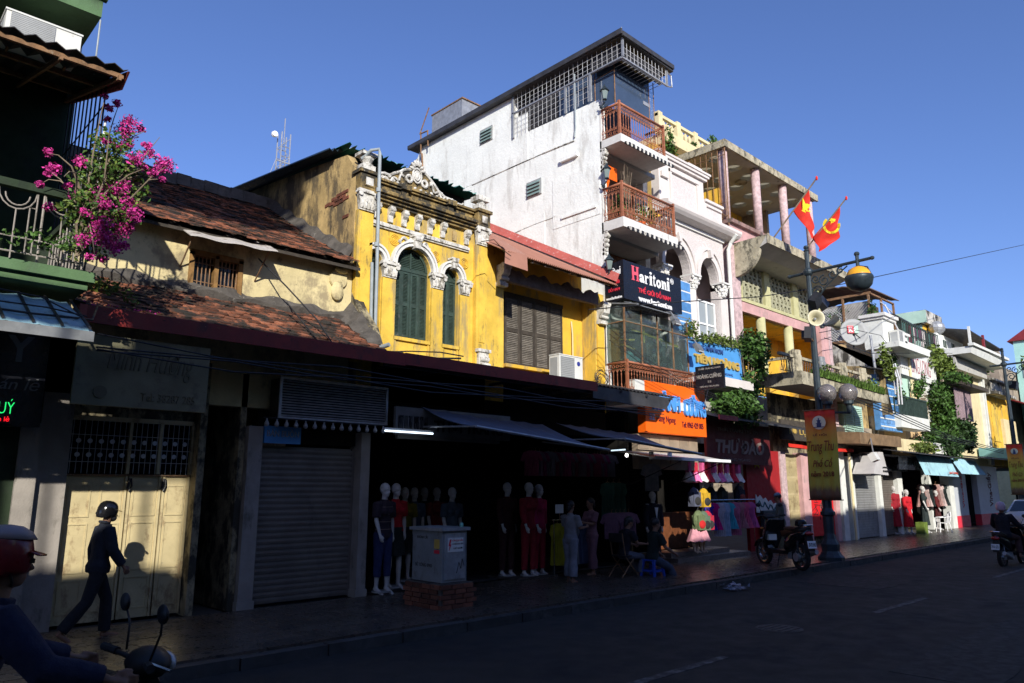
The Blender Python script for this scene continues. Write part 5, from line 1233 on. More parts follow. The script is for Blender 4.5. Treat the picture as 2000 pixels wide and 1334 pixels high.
# canopy with scroll ends
yc=9.55
MB().prism([(yc,8.78),(yc,8.98),(yc+.02,9.0),(F-.01,8.98),(F-.01,8.94),(F+.40,8.94),(F+.40,8.6),(yc+.5,8.6)],gx0,24.95,'x').done('canopy','soffit',G)
MB().box(gx0-.012,24.96,yc-.03,yc,8.76,9.02).done('canopy_edge','concrete',G)
mb=MB(); P=[(F,9.0),(yc,9.02)]+[(F-.02-.0-.92*math.cos(t),8.62-.72*math.sin(t)) if 0 else (F-.9*math.cos(t)*1.0,8.70-.75*math.sin(t)) for t in [k*PI/2/10 for k in range(11)]]
mb.prism(P,gx0-.02,gx0+.12,'x'); mb.done('scroll_cheek','concrete',G)
# breeze block screens
yl=10.95
MB().box(gx0,gx1+.0,yl+.02,yl+.06,7.42,8.7).done('screen_back','void',G)
MB().box(gx0-.0,gx1,yl-.22,yl+.1,7.36,7.46).done('screen_sill','olive',G)
MB().box(gx0,gx1,yl-.2,yl+.1,7.04,7.34).done('pink_beam','pink',G)
cols_=[(20.02+.0,21.42),(21.78,23.38),(23.75,25.2)]
for a,b in ((19.85,20.02),(21.42,21.78),(23.38,23.75),(25.2,25.45)): MB().box(a,b,yl-.18,yl+.02,7.46,8.7).done('screen_pier','olive',G)
bl_=MB()
for (u0,u1) in ((-.13,-.10),(.10,.13)): bl_.box(u0,u1,-.06,.04,-.14,.14)
bl_.box(-.10,.10,-.06,.04,.115,.14).box(-.10,.10,-.06,.04,-.14,-.115)
bl_.prism([(-.10,-.115),(-.03,-.115),(-.10,.06)],-.055,.035).prism([(.03,.115),(.10,-.06),(.10,.115)],-.055,.035)
bl_.tube([(.045*math.cos(t*PI/4),-.04,-.0+.045*math.sin(t*PI/4)) for t in range(8)],.016,5,closed=True)
bme_=bl_.mesh('breeze_block','lattice')
for a,b in cols_:
    n=int(round((b-a)/.265))
    for i in range(n):
        for j in range(4): inst('breeze_block',bme_,(a+(i+.5)*(b-a)/n,yl-.03,7.61+j*.285),G,scl=((b-a)/n/.26,1,1))
# yellow loggia below
MB().box(gx0,gx1,F+1.4,F+1.5,4.9,7.04).done('loggia_wall','yellow_clean',G)
MB().box(gx0,gx1,F+.2,F+1.4,6.98,7.04).done('loggia_ceiling','yellow_clean',G)
MB().box(25.35,25.45,F,F+1.4,4.9,7.04).done('loggia_end_wall','yellow_clean',G)
for x in (20.05,20.35,20.65): MB().box(x,x+.24,F+1.36,F+1.4,5.6,6.8).done('louvre_window','darkwood',G)
MB().box(20.0,21.0,F+1.37,F+1.39,5.2,5.5).done('window_panel','yellow_clean',G)
for x in (21.15,22.98,): MB().lathe([(.15,5.0),(.16,5.1),(.145,5.2),(.145,7.04)],(x,F+.15,0),18).done('column','olive',G,smooth=True)
for a,b in ((24.85,25.12),(25.14,25.45),(25.47,25.72)): MB().box(a,b,F-.12,F+.25,2.9,7.4).done('pier','pinkcol' if a>25.4 else 'pink',G)
MB().box(gx0,gx0+.25,F-.1,F+.2,3.9,8.5).done('left_pier','pinkcol',G)
MB().box(19.6,19.95,F+.0,F+.25,4.0,5.0).box(19.34,19.6,F-.02,F+.2,3.0,5.0).done('lower_wall','yellow_old',G)
# big balcony slab with planters
bx0,bx1,by=20.43,26.9,9.35
MB().hexa([(bx0,by,4.86),(bx1,by,4.72),(bx1+.1,F+.1,4.80),(bx0,F+.1,4.86)],[(bx0,by,5.06),(bx1,by,4.95),(bx1+.1,F+.1,5.0),(bx0,F+.1,5.06)]).done('balcony_slab','soffit',G)
MB().hexa([(bx0-.02,by-.05,4.74),(bx1,by-.05,4.66),(bx1,by,4.66),(bx0-.02,by,4.74)],[(bx0-.02,by-.05,5.12),(bx1,by-.05,4.98),(bx1,by,4.98),(bx0-.02,by,5.12)]).box(bx0-.07,bx0-.02,by-.05,F+.1,4.74,5.12).done('balcony_edge','concrete',G)
BR=T('balcony_balustrade','grey concrete balustrade with fluted drum posts and wire lattice on the big balcony slab','balustrade',(22,9.6,5.1))
for x in (20.72,22.35,23.95,25.55): 
    MB().lathe([(.19,5.08),(.19,5.62),(.17,5.65),(.17,5.78),(.12,5.80)],(x,by+.28,0),24,flute=.1).done('drum_post','concrete' if x!=22.35 else 'greysheet',BR)
MB().box(19.7,26.3,by+.22,by+.32,5.55,5.63).box(20.6,20.68,by+.3,F,5.55,5.63).done('top_rail','concrete',BR)
mb=MB()
for k in range(44):
    x=19.75+k*.15; mb.tube([(x,by+.27,5.10),(x+.15,by+.27,5.55)],.008,4); mb.tube([(x+.15,by+.27,5.10),(x,by+.27,5.55)],.008,4)
mb.tube([(19.75,by+.27,5.12),(26.3,by+.27,5.12)],.012,5); mb.done('wire_lattice','black',BR)
random.seed(41)
def grass_strip(x0,x1,y,z0,z1,n,h,label,m='grass'):
    mb=MB()
    for k in range(n):
        u=random.random(); x=x0+(x1-x0)*u; z=z0+(z1-z0)*u; yy=y+random.uniform(-.16,.12); hh=h*random.uniform(.5,1.2); a=random.uniform(0,PI*2); dx,dy=math.cos(a)*.012,math.sin(a)*.012
        lx,ly=random.uniform(-.1,.1),random.uniform(-.16,.05)
        mb.add([(x-dx,yy-dy,z),(x+dx,yy+dy,z),(x+lx*.5+dx*.6,yy+ly*.5+dy*.6,z+hh*.7),(x+lx*.5-dx*.6,yy+ly*.5-dy*.6,z+hh*.7),(x+lx,yy+ly,z+hh*.8)],[(0,1,2,3),(3,2,4)])
    return mb.thing('planter_grass',m,label,'grass',kind='stuff')
grass_strip(21.3,26.5,by+.05,5.06,4.96,5200,.28,'long fringe of green grass growing along the front edge of the big balcony slab')
mb=leaves(MB(),blobs([((25.9,by+.2,5.2),(.5,.25,.25)),((22.3,by+.1,5.25),(.25,.15,.25))]),500,.07); mb.thing('balcony_shrub','leafy','small bushy shrub at the right end of the big concrete balcony','plant')
# vines left of slab
vn=T('climbing_vine','large leafy vine climbing beside the blue sign and hanging down left of the big balcony','plant',(19.4,10.2,3.4))
def vb(px,py,Y,r): c=at(px,py,Y); return ((c.x,c.y,c.z),r)
vl=[vb(1470,680,10.1,(.6,.4,.45)),vb(1480,720,10.2,(.3,.3,.35)),vb(1462,740,10.1,(.25,.3,.25)),vb(1470,765,10.1,(.3,.3,.25)),vb(1440,790,10.0,(.6,.4,.35)),vb(1455,805,10.0,(.5,.4,.4)),vb(1415,790,9.9,(.35,.3,.3)),vb(1470,690,10.4,(.5,.3,.4))]
leaves(MB(),blobs(vl),4600,.085).done('foliage','leaf',vn,kind='stuff')
vl2=[vb(1380,665,10.15,(.9,.15,.10)),vb(1350,645,10.15,(.25,.15,.25)),vb(1420,668,10.15,(.6,.15,.16)),vb(1395,660,10.2,(.5,.15,.13))]
leaves(MB(),blobs(vl2),1100,.055).done('foliage','leafy',vn,kind='stuff')
mb=MB()
for k in range(9):
    a=at(1468+random.uniform(-10,10),800,10.2); b=at(1460+random.uniform(-20,30),670+random.uniform(-10,40),10.15); mb.tube([a,a.lerp(b,.4)+Vector((random.uniform(-.1,.1),0,0)),b],[.02,.014,.006],5)
mb.done('stem','twig',vn)
# two flags on poles from canopy edge
def flag(base,tip,quad,label,star=True):
    t=T('flag',label,'flag',base,'red flags on slanting poles'); base,tip=Vector(base),Vector(tip)
    MB().tube([base,tip],.022,8).done('pole','twig',t); MB().ell(tip,(.035,.035,.07),8,6).done('finial','flagred',t)
    q=[Vector(p) for p in quad]
    def fn(u,v):
        a=q[0].lerp(q[1],v); b=q[3].lerp(q[2],v); p=a.lerp(b,u); p=p+Vector((.09*math.sin(u*8+v*3)*u**.6,0,0))+Vector((0,.03*math.sin(v*9+u*4)*u,-.03*math.sin(PI*v)*u)); return p
    MB().grid(fn,26,22,thick=(0,.006,0)).done('flag_cloth','flagred',t,smooth=True)
    return t,fn
def emblem(fn,polys,t,nm):
    mb=MB()
    for pl in polys:
        n=len(pl)
        for i in range(0,n-1):
            # strip given as pairs (left,right)
            (a0,b0),(a1,b1)=pl[i],pl[i+1]
            P=[fn(*a0),fn(*b0),fn(*b1),fn(*a1)]; off=Vector((0,-.012,0)); off2=Vector((0,.018,0))
            mb.hexa([p+off for p in P],[p+off2 for p in P])
    mb.done(nm,'flagyel',t)
b1=atx(1507,470,19.95); t1=atx(1595,348,19.95)
fl1,fn1=flag(b1,t1,[atx(1580,370,19.95),atx(1549,412,19.95),atx(1590,468,19.7),atx(1586,440,20.1)],'furled red flag with a yellow star on the left slanting pole above the canopy')
def px_on(fn,px,py):
    best=None
    for i in range(25):
        for j in range(25):
            p=fn(i/24,j/24); v=p-Vector((0,0,EYE)); f_=v.dot(_f); x=1000+FPX*v.dot(_r)/f_; y=667-FPX*v.dot(_u)/f_; d=(x-px)**2+(y-py)**2
            if best is None or d<best[0]: best=(d,p)
    return best[1]
def cloth_marks(fn,X,polys,t,nm):
    mb=MB()
    for pl in polys:
        P=[]
        for (px,py) in pl:
            q=px_on(fn,px,py); r_=atx(px,py,q.x); P.append(r_)
        n=len(P); mb.add([p+Vector((-.012,0,0)) for p in P]+[p+Vector((.018,0,0)) for p in P],[tuple(range(n)),tuple(range(2*n-1,n-1,-1))]+[(k,(k+1)%n,(k+1)%n+n,k+n) for k in range(n)])
    mb.done(nm,'flagyel',t)
cloth_marks(fn1,19.95,[[(1568,387),(1573,398),(1568,410)],[(1573,398),(1583,400),(1578,408)],[(1571,404),(1574,416),(1566,412)],[(1576,406),(1584,414),(1575,413)],[(1568,398),(1578,398),(1577,410),(1570,411)]],fl1,'star')

b2=atx(1565,498,22.1); t2=atx(1653,387,22.1)
fl2,fn2=flag(b2,t2,[atx(1641,404,22.1),atx(1587,464,22.1),atx(1603,493,21.8),atx(1637,462,22.3)],'open red flag with a yellow hammer and sickle on the right slanting pole')
def arc(cx,cy,r0,r1,a0,a1,n=9): 
    return [[(cx+r*math.cos(rad(a)),cy-r*math.sin(rad(a))) for r,a in ((r0,a_),(r1,a_),(r1,b_),(r0,b_))] for a_,b_ in [(a0+(a1-a0)*k/n,a0+(a1-a0)*(k+1)/n) for k in range(n)]]
cloth_marks(fn2,22.1,[[(1617,431),(1620,426),(1632,428),(1631,433),(1625,433)],[(1624,431),(1629,432),(1624,461),(1619,460)]]+arc(1624,440,12.5,17,130,375,12),fl2,'hammer_and_sickle')
# ================================================================== far row
random.seed(51)
def rect(px0,py0,px1,py1,Y): a=at(px0,py0,Y); b=at(px1,py1,Y); return min(a.x,b.x),max(a.x,b.x),min(a.z,b.z),max(a.z,b.z)
def win(par,x0,x1,z0,z1,y,fm='whitefront',gm='glassdark'):
    f=MB().box(x0,x1,y-.05,y,z0,z1).done('window',fm,par); c=(x0+x1)/2
    MB().box(x0+.06,c-.03,y-.06,y-.052,z0+.06,z1-.06).done('pane',gm,f); MB().box(c+.03,x1-.06,y-.06,y-.052,z0+.06,z1-.06).done('pane',gm,f)
# --- low mouldy wall house (x 25.9 .. 29)
H0=T('mouldy_house','low old house with a mould streaked white and yellow side wall behind the balcony planter','house',(28,F,.1))
a=atx(1612,652,29); b=atx(1745,705,29)
pts=[(10.55,3.0),(13.2,3.0),(13.2,a.z-.25),(12.2,a.z-.25),(11.2,(a.z+b.z)/2-.1),(10.2,b.z+.0),(9.8,b.z-.35),(9.55,b.z-.9),(9.6,6.25),(10.55,6.2)]
MB().prism(pts,29.0,29.2,'x').done('side_wall','mould_wall',H0)
c0=atx(1690,715,29).z
MB().prism([(9.9,4.5),(13,4.5),(13,c0+.25),(11.6,c0+.1),(10.8,c0+.0),(10.1,c0-.3)],28.97,29.0,'x').done('yellow_patch','yellow_old',H0)
MB().box(25.75,29,F+.1,F+.4,3.1,5.4).done('front_wall','yellow_old',H0)
MB().tube([atx(1700,655,28.8),atx(1712,740,28.8)],.05,8).done('pipe','galv',H0)
MB().box(25.75,29,F-.02,F+.1,3.1,4.0).done('front_sill','rough_grey',H0)
f=MB().box(26.3,28.0,F-.06,F+.1,3.75,4.75).done('louvre_window','mint',H0)
ms=MB().obox((0,0,0),(.70,.02,.05),(-.6,0,0)).mesh('slat','mint')
for xx in (26.75,27.55):
    for k in range(13): inst('slat',ms,(xx,F-.075,3.84+k*.068),f)
bl=[]
def vbb(px,py,Y,r): c=at(px,py,Y); return ((c.x,c.y,c.z),r)
MB().tube([atx(1740,700,28.9),atx(1752,740,28.7),atx(1756,790,28.7)],.035,6).tube([atx(1730,690,28.9),atx(1745,725,28.8),atx(1749,770,28.7)],.03,6).tube([atx(1748,710,28.9),atx(1758,745,28.7),atx(1762,790,28.7)],.03,6).thing('pipe_bundle','whitebar','bundle of pale pipes curving down the corner of the mould streaked wall','pipes')
mb=leaves(MB(),blobs([vbb(1728,700,9.5,(.25,.2,.5)),vbb(1738,722,9.5,(.2,.2,.4))]),360,.11); mb.thing('creeper','leafy','yellow green creeper climbing the corner pipes of the mould streaked wall','plant')
# blue tiled panel
BP=T('blue_tiled_panel','tall blue mosaic panel with white stripes right of the big balcony slab','panel',(30,10.3,4))
x0,x1,z0,z1=28.75,30.95,3.95,6.03
MB().box(x0,x1,10.3,10.5,z0,z1).done('backing','bluetile',BP)
tq=MB().box(-.068,.068,-.012,0,-.058,.058).mesh('mosaic_tile','bluetile'); n=0
for i in range(14):
    for j in range(16):
        if n<300: inst('mosaic_tile',tq,(x0+.075+i*.146,10.3,z0+.07+j*.13),BP); n+=1
for k in range(7): MB().box(x0,x1,10.278,10.288,z0+.12+k*.30,z0+.165+k*.30).done('stripe','whitefront',BP)
MB().hexa([(28.4,9.7,6.05),(31.7,9.7,6.0),(31.4,10.7,6.25),(28.3,10.7,6.3)],[(28.4,9.7,6.09),(31.7,9.7,6.04),(31.4,10.7,6.30),(28.3,10.7,6.35)]).thing('lean_to_roof','darksheet','dark lean-to sheet roof above the blue mosaic panel','roof')
# --- peach house with cage on top
H1=T('caged_house','peach house with a white corner block, balcony slab and rusty mesh rooftop cage','house',(32,F,.1))
MB().box(31.0,36.2,F+.3,15.5,3,7.8).done('side_wall','peach',H1)
MB().box(31.0,31.3,F-.05,F+.3,6.0,8.1).done('corner_wall','peach',H1)
MB().box(31.6,36.4,F-.0,F+.28,6.05,8.0).done('front_wall','whitefront',H1)
# white corner block & cornice
MB().box(30.4,31.6,F-.25,F+.5,7.35,8.55).done('corner_block','whitefront',H1); MB().box(32.3,32.9,F-.3,F+.2,7.35,8.05).done('corner_block','whitefront',H1)
MB().box(30.25,31.75,F-.42,F+.6,8.55,8.68).box(30.33,31.68,F-.34,F+.55,8.45,8.55).box(32.2,33.0,F-.4,F+.3,8.05,8.15).done('block_cornice','white_trim',H1)
MB().box(29.9,33.4,9.75,F+.3,7.18,7.40).done('balcony_slab','whitefront',H1)
aircon(30.9,31.55,10.05,10.4,7.5,8.0,'white air conditioner with wire basket on the white balcony slab under the peach house cage')
aircon(29.5,30.2,10.2,10.55,6.42,7.0,'beige air conditioner hung on the peach wall right of the mould streaked wall')
MB().box(31.2,32.2,F-.02,F+.02,4.6,7.18).done('recess','greysheet',H1)
mb=MB()
for k in range(5): mb.lathe([(.05,-.03),(.05,.03)],(30.9+k*.22,10.1,6.55),8,'y')
mb.thing('insulator_row','acwhite','row of small white insulators on a cable under the white balcony slab','insulators')
# cage
CG=T('rooftop_cage','rusty rooftop cage of diamond wire mesh with a sagging dark roof above the peach house','cage',(31.5,12,8.3))
def cz(py,px=1650): return atx(px,py,31).z
zb0=7.85; zt0=9.75
mb=MB()
for y in (11.1,12.15,13.1,14.6): mb.box(30.96,31.04,y-.04,y+.04,zb0,zt0)
for y in (F+.3,): mb.box(30.97,31.03,y-.03,y+.03,zb0,9.0)
mb.box(30.95,31.03,10.9,14.8,zb0-.05,zb0+.05).box(30.95,31.03,11.0,14.8,zt0-.06,zt0+.04)
for x in (32.2,33.6): mb.box(x-.04,x+.04,11.0,11.08,zb0,zt0)
mb.box(31,33.6,11.0,11.08,zt0-.06,zt0).done('cage_frame','rust',CG)
mb=MB()
for k in range(60):
    y=11.1+k*.12
    mb.tube([(31,y,zb0),(31,min(14.7,y+1.5),zb0+min(1.5,14.7-y))],.009,4); mb.tube([(31,y,zb0),(31,max(11.1,y-1.5),zb0+min(1.5,y-11.1))],.009,4) if y<14.7 else None
    if y>14.4: break
mb.done('wire_mesh','whitebar',CG)
MB().box(31.12,31.16,11.15,14.6,7.9,9.45).done('curtain',mat('grey shade cloth',(.33,.31,.28),.95,.3,5,.5),CG)
MB().grid(lambda u,v:(30.7+3.6*v,11.0+4.0*u,9.80+.55*math.sin(PI*(u*.75+.12))*(.75+.25*v)+.02*math.sin(u*60)),24,6,thick=(0,0,-.04)).done('roof_sheet',mat('rusty brown roof mesh',(.13,.09,.07),.9,.3,6,.5),CG)
MB().box(33.0,34.6,12.0,12.2,8.3,9.9).done('peach_gable','peach',CG)
mb=leaves(MB(),blobs([((31.0,11.6,8.5),(.15,.8,.3)),((31.0,11.0,8.9),(.2,.2,.5)),((31.1,12.6,9.1),(.1,.6,.2))]),420,.10); mb.thing('creeper','leaf','thin green creeper along the bottom of the rooftop mesh cage','plant')
# satellite dish
SD=T('satellite_dish','round grey satellite dish with a red and green logo on the peach wall','satellite dish',(30.2,10.4,7.2))
c=at(1667,650,10.3)
n_=Vector((-.72,-.68,.12)).normalized(); q=n_.to_track_quat('Z','Y')
dm=MB().lathe([(.001,-.06),(.2,-.045),(.38,.0),(.50,.07),(.50,.09),(.38,.02),(.2,-.025),(.001,-.04)],(0,0,0),28).mesh('dish','acgrille',True); o=inst('dish',dm,c,SD); o.rotation_euler=q.to_euler()
for (dx,wd,cm) in ((-.10,.22,'signred'),(.10,.14,'mint')):
    lm=MB().box(dx-wd/2,dx+wd/2,-.02,.26,.02,.035).mesh('logo_patch',cm); o=inst('logo_patch',lm,c,SD); o.rotation_euler=n_.to_track_quat('Z','Y').to_euler()
tm_=text_mesh('K+',.03,.01)
for v in tm_.vertices: v.co=(v.co.x*.22-.18,v.co.y*.22+.03,.045+v.co.z*.3)
tm_.materials.clear(); tm_.materials.append(M['signwhite']); o=inst('lettering',tm_,c,SD); o.rotation_euler=n_.to_track_quat('Z','Y').to_euler()
MB().tube([c+Vector((.05,0,0)),c+Vector((-.1,-.25,-.25)),],.02,5).tube([c,c+Vector((.15,.1,-.55))],.03,6).done('feed_arm','black',SD)
# maroon roof + drying rack terrace
MB().hexa([(31.2,11.6,8.55),(36.0,11.6,8.85),(36,14,9.2),(31.2,14,9.0)],[(31.2,11.6,9.15),(34.2,11.6,9.22),(34,14,9.5),(31.2,14,9.4)]).thing('maroon_roof','maroon','maroon corrugated metal lean-to behind the white corner block','roof')
MB().hexa([(33.2,10.9,9.15),(37.2,10.9,8.95),(37.2,12.5,9.3),(33.2,12.5,9.5)],[(33.2,10.9,9.2),(37.2,10.9,9.0),(37.2,12.5,9.35),(33.2,12.5,9.55)]).thing('terrace_canopy','darksheet','dark canopy sheet over the terrace hung with laundry','canopy')
LR=T('laundry_rack','green steel terrace railing hung with dark laundry above the white lettered wall','laundry',(34,10.5,7.9))
mb=MB()
for k in range(22): x=32.9+k*.22; mb.tube([(x,10.55,7.7),(x,10.55,8.8)],.018,5)
for z in (7.8,8.3,8.8): mb.tube([(32.9,10.55,z),(37.6,10.55,z)],.02,5)
mb.done('rack','shgreen',LR)
cols=[mat('dark laundry %s'%n,c_,.9,.2,6,.2) for n,c_ in (('navy',(.03,.035,.08)),('maroon',(.2,.03,.06)),('black',(.02,.02,.02)),('plum',(.12,.04,.09)),('pale',(.5,.45,.45)),('teal',(.05,.12,.11)))]
for k in range(17):
    x=33.1+k*.26; h=random.uniform(.45,.8); MB().grid(lambda u,v:(x+.22*u,10.62+.03*math.sin(u*9+k),8.78-h*v),5,2,thick=(0,.02,0)).done('garment',random.choice(cols),LR)
MB().tube([at(1728,595,11),at(1760,655,10.6),at(1795,690,10.4)],.03,6).tube([at(1720,590,11),at(1742,610,11)],.03,6).thing('clothes_pole','whitebar','pale slanting pole leaning over the laundry terrace','pole')
# --- HUNG LONG house
H2=T('lettered_house','white house with large dark red letters and a green railed balcony','house',(34,F,.1))
x0,x1=32.2,35.9
MB().box(x0,x1,F-.2,F,6.35,7.75).box(35.3,35.9,F-.1,F+.4,3.0,6.35).box(x1,x1+.45,F-.25,F+.4,3.0,7.6).box(x0,x1+.4,F-.3,F,7.75,7.85).done('wall','whitefront',H2)
text('HUNG LONG',33.05,35.75,6.62,7.30,F-.2,mat('dark red wall lettering',(.30,.02,.05),.6,.05,3,0),H2,bold=-.02,depth=.01)
MB().box(x0,35.3,F+1.2,F+1.3,4.2,6.4).done('recess_wall','mint',H2)
MB().box(32.2,33.2,F-.1,F+.2,5.0,6.35).done('pale_wall','mint',H2)
MB().tube([(33.0,F-.25,4.9),(33.02,F-.25,7.2)],.05,8).tube([(33.3,F-.25,4.9),(33.2,F-.25,6.3)],.04,8).done('pipe','creamhouse',H2)
GB=T('green_railing_balcony','white balcony trough with a green vertical bar railing under the dark red letters','balcony',(31.8,10.1,4.1))
MB().box(30.2,33.4,10.05,F,4.12,4.60).done('trough','whitefront',GB)
mb=MB()
for k in range(22): x=30.25+k*.148; mb.box(x,x+.05,10.08,10.12,4.60,5.30)
for y in (10.25,10.45,10.65): mb.box(30.22,30.27,y,y+.05,4.6,5.3)
mb.done('baluster','shgreen',GB,kind='stuff'); MB().box(30.2,33.4,10.06,10.14,5.30,5.36).done('handrail','shgreen',GB)
mb=leaves(MB(),blobs([vbb(1755,775,10.3,(.4,.2,.35)),vbb(1790,760,10.4,(.4,.2,.4)),vbb(1800,745,10.5,(.2,.2,.4)),vbb(1745,700,10.5,(.12,.1,.9))]),900,.10); mb.thing('balcony_plant','leaf','green plants rising behind the green railed balcony','plant')
# mint tower
H3=T('mint_tower','mint and yellow stair tower with a mouldy flat cap behind the laundry terrace','tower',(39,11.6,3))
a0=rect(1800,640,1832,690,11.6)
MB().box(39.0,41.0,11.6,14,6,9.75).done('wall','mint',H3); MB().box(39.05,40.95,11.56,11.6,7.5,9.7).done('front_face','yellow_clean',H3)
MB().box(38.8,41.2,11.3,14.2,9.75,10.4).done('cap','mould_wall',H3); MB().box(38.76,38.8,11.3,14.2,9.78,10.38).done('cap_side','mint',H3)
MB().box(39.8,40.2,11.53,11.56,8.7,9.1).done('vent','black',H3)
# --- vine covered house
H4=T('overgrown_house','house front hidden behind hanging greenery and climbing plants','house',(38,F,.1))
MB().box(36.35,39.3,F+.2,14,3.0,8.0).done('wall','rough_grey',H4)
MB().box(36.4,39.0,F-.1,F+.2,6.2,6.35).done('ledge','darkwood',H4)
vn=T('hanging_greenery','dense vines and climbers covering the house front right of the dark red letters','plant',(38,10.2,4))
leaves(MB(),blobs([vbb(1822,700,10.5,(.7,.4,.5)),vbb(1838,715,10.4,(.9,.4,.5)),vbb(1810,690,10.8,(.4,.4,.4)),vbb(1850,722,10.3,(.6,.3,.35))]),2600,.13).done('foliage','leafy',vn,kind='stuff')
leaves(MB(),blobs([vbb(1835,785,10.3,(.8,.4,.8)),vbb(1845,830,10.3,(.9,.4,.8)),vbb(1825,850,10.2,(.8,.3,.5)),vbb(1852,800,10.2,(.5,.3,.8))]),4200,.13).done('foliage','leaf',vn,kind='stuff')
leaves(MB(),blobs([vbb(1880,840,10.1,(1.2,.4,.6)),vbb(1850,875,9.9,(1.3,.4,.5)),vbb(1890,865,10,(.6,.3,.4)),vbb(1800,870,9.9,(1.0,.3,.25))]),3000,.13).done('foliage','leafdk',vn,kind='stuff')
mb=MB()
for k in range(14):
    x=36.6+random.random()*2.4; mb.tube([(x,10.5,3.6),(x+random.uniform(-.2,.2),10.4,5.2),(x+random.uniform(-.3,.3),10.5,7)],.02,5)
mb.done('stem','twig',vn)
gx=leaves(MB(),blobs([vbb(1800,875,9.7,(1.2,.3,.2))]),700,.1); gx.thing('rooftop_weed','leafy','yellow green weeds on the flat shop roof below the white balcony trough','plant')
# --- cream house with deep canopy
H5=T('cream_house','cream house with a deep white roof canopy and a striped curtain below it','house',(42,F,.1))
MB().box(39.35,45.2,F+.1,15,2.9,8.0).done('wall','creamhouse',H5)
MB().box(44.3,44.5,F-.05,F+.1,3,8.0).box(44.7,44.9,F-.05,F+.1,3,8.0).box(39.3,39.6,F-.2,F+.1,6.0,8.3).done('pilaster','whitefront',H5)
MB().hexa([(39.2,9.7,8.1),(45.3,9.7,8.0),(45.3,F+.3,8.0),(39.2,F+.3,8.1)],[(39.2,9.6,8.42),(45.3,9.6,8.3),(45.3,F+.3,8.3),(39.2,F+.3,8.42)]).box(39.1,45.4,9.5,9.75,8.42,8.55).done('roof_canopy','whitefront',H5)
MB().box(39.3,44.5,F-.3,F+.1,7.45,8.0).done('beam','soffit',H5)
MB().box(39.3,43.6,F+.4,F+.5,8.4,9.3).done('attic_wall','whitefront',H5); 
for k in range(2): win(H5,40.0+k*1.3,40.6+k*1.3,8.6,9.1,F+.4,'whitefront','shgreen')
MB().hexa([(40.2,9.9,9.35),(45.4,9.7,8.95),(45.4,12,9.3),(40.2,12,9.8)],[(40.2,9.9,9.40),(45.4,9.7,9.0),(45.4,12,9.35),(40.2,12,9.85)]).done('attic_roof','darksheet',H5)
MB().box(42.2,42.35,9.8,9.9,8.55,9.4).done('red_post','maroon',H5); MB().box(39.9,40.0,9.8,9.9,8.5,9.5).done('white_post','whitefront',H5)
MB().box(39.6,41.0,12,13,9.6,10.15).box(39.4,41.2,11.8,13.2,10.15,10.25).done('brick_shed','brick',H5)
MB().ell((39.8,11.2,9.6),(.45,.4,.35)).thing('round_tank','galv','small round water tank on the roof beside the brick shed','water tank')
SCt=T('striped_curtain','grey and white vertically striped curtain hanging on the cream house front','curtain',(41,10,5.2))
cw=at(1863,755,9.9); ce=at(1897,770,9.9); lo=at(1865,812,9.9)
for k in range(22):
    x=cw.x+(ce.x-cw.x)*k/22; w_=(ce.x-cw.x)/22; MB().box(x,x+w_*.98,9.9+.03*(k%2),9.93+.03*(k%2),lo.z-.1,cw.z).done('stripe','signwhite' if k%2 else mat('dusty plum stripe',(.28,.2,.22),.9,.15,5,.1),SCt)
MB().box(cw.x-.3,ce.x+1.4,9.5,F,cw.z+.05,cw.z+.22).done('pelmet','darkwood',SCt)
leaves(MB(),blobs([vbb(1870,740,9.7,(1.2,.4,.25))]),500,.12).thing('creeper','leaf','green creeper spreading over the wooden pelmet of the striped curtain','plant')
AN=T('tv_antenna','thin aerial with a mesh reflector on the roofs against the sky','antenna',(46,11,9))
c=at(1895,665,11); MB().tube([(c.x,11,8.8),(c.x,11,c.z+.3)],.03,5).tube([(c.x-.6,11,c.z-.05),(c.x+.6,11,c.z+.1)],.02,5).done('mast','rust',AN); MB().grid(lambda u,v:(c.x+.1+.9*u,11.2,c.z-.1+.35*v),3,3,thick=(0,.01,0)).done('reflector','acgrille',AN)
leaves(MB(),blobs([vbb(1925,712,11,(.5,.4,.45)),vbb(1905,695,10.3,(.5,.3,.25))]),700,.13).thing('rooftop_shrub','leaf','round green shrub growing on the roof edge of the cream house','plant')
# --- narrow old yellow house and bare plaster gable
H6=T('narrow_yellow_house','narrow old yellow house with a mouldy parapet between the cream house and bare gable','house',(46.5,F,.1))
MB().box(45.3,50.5,F+.1,14,3.0,6.9).done('wall','yellow_clean',H6); MB().box(45.2,48.6,F-.2,F+.3,6.9,7.5).box(45.2,48.9,F-.4,F+.3,7.5,7.6).box(45.2,49.2,F-.5,F+.3,6.75,6.9).done('parapet','mould_wall',H6)
MB().box(46.0,47.3,F+.05,F+.1,4.3,6.3).done('tall_shutter','yellow',H6)
MB().box(47.8,50.5,F-.05,F+.1,3.8,5.6).done('lower_wall','creamhouse',H6)
H7=T('bare_gable_house','house with a tall bare grey brown plaster gable wall rising above its neighbours','house',(53,F,.1))
MB().box(52,52.3,F+.8,17,3,9.3).box(52,52.3,F+.8,F+2.1,9.3,9.9).box(51.9,52.4,F+.7,F+2.2,9.9,10.05).done('gable_wall','rough_grey',H7)
MB().box(52.3,60,F+.8,17,3,9.2).done('body','rough_grey',H7)
MB().hexa([(49.5,9.2,6.2),(60,9.0,6.0),(60,12,7.4),(49.5,12,7.4)],[(49.5,9.2,6.27),(60,9.0,6.07),(60,12,7.47),(49.5,12,7.47)]).box(49.5,60,9.2,9.25,5.2,6.2).thing('maroon_roof','maroon','maroon ribbed sheet roof and fascia near the right edge of the photo','roof')
H8=T('turquoise_house','pale turquoise house with many white windows at the right edge','house',(60,10,.1))
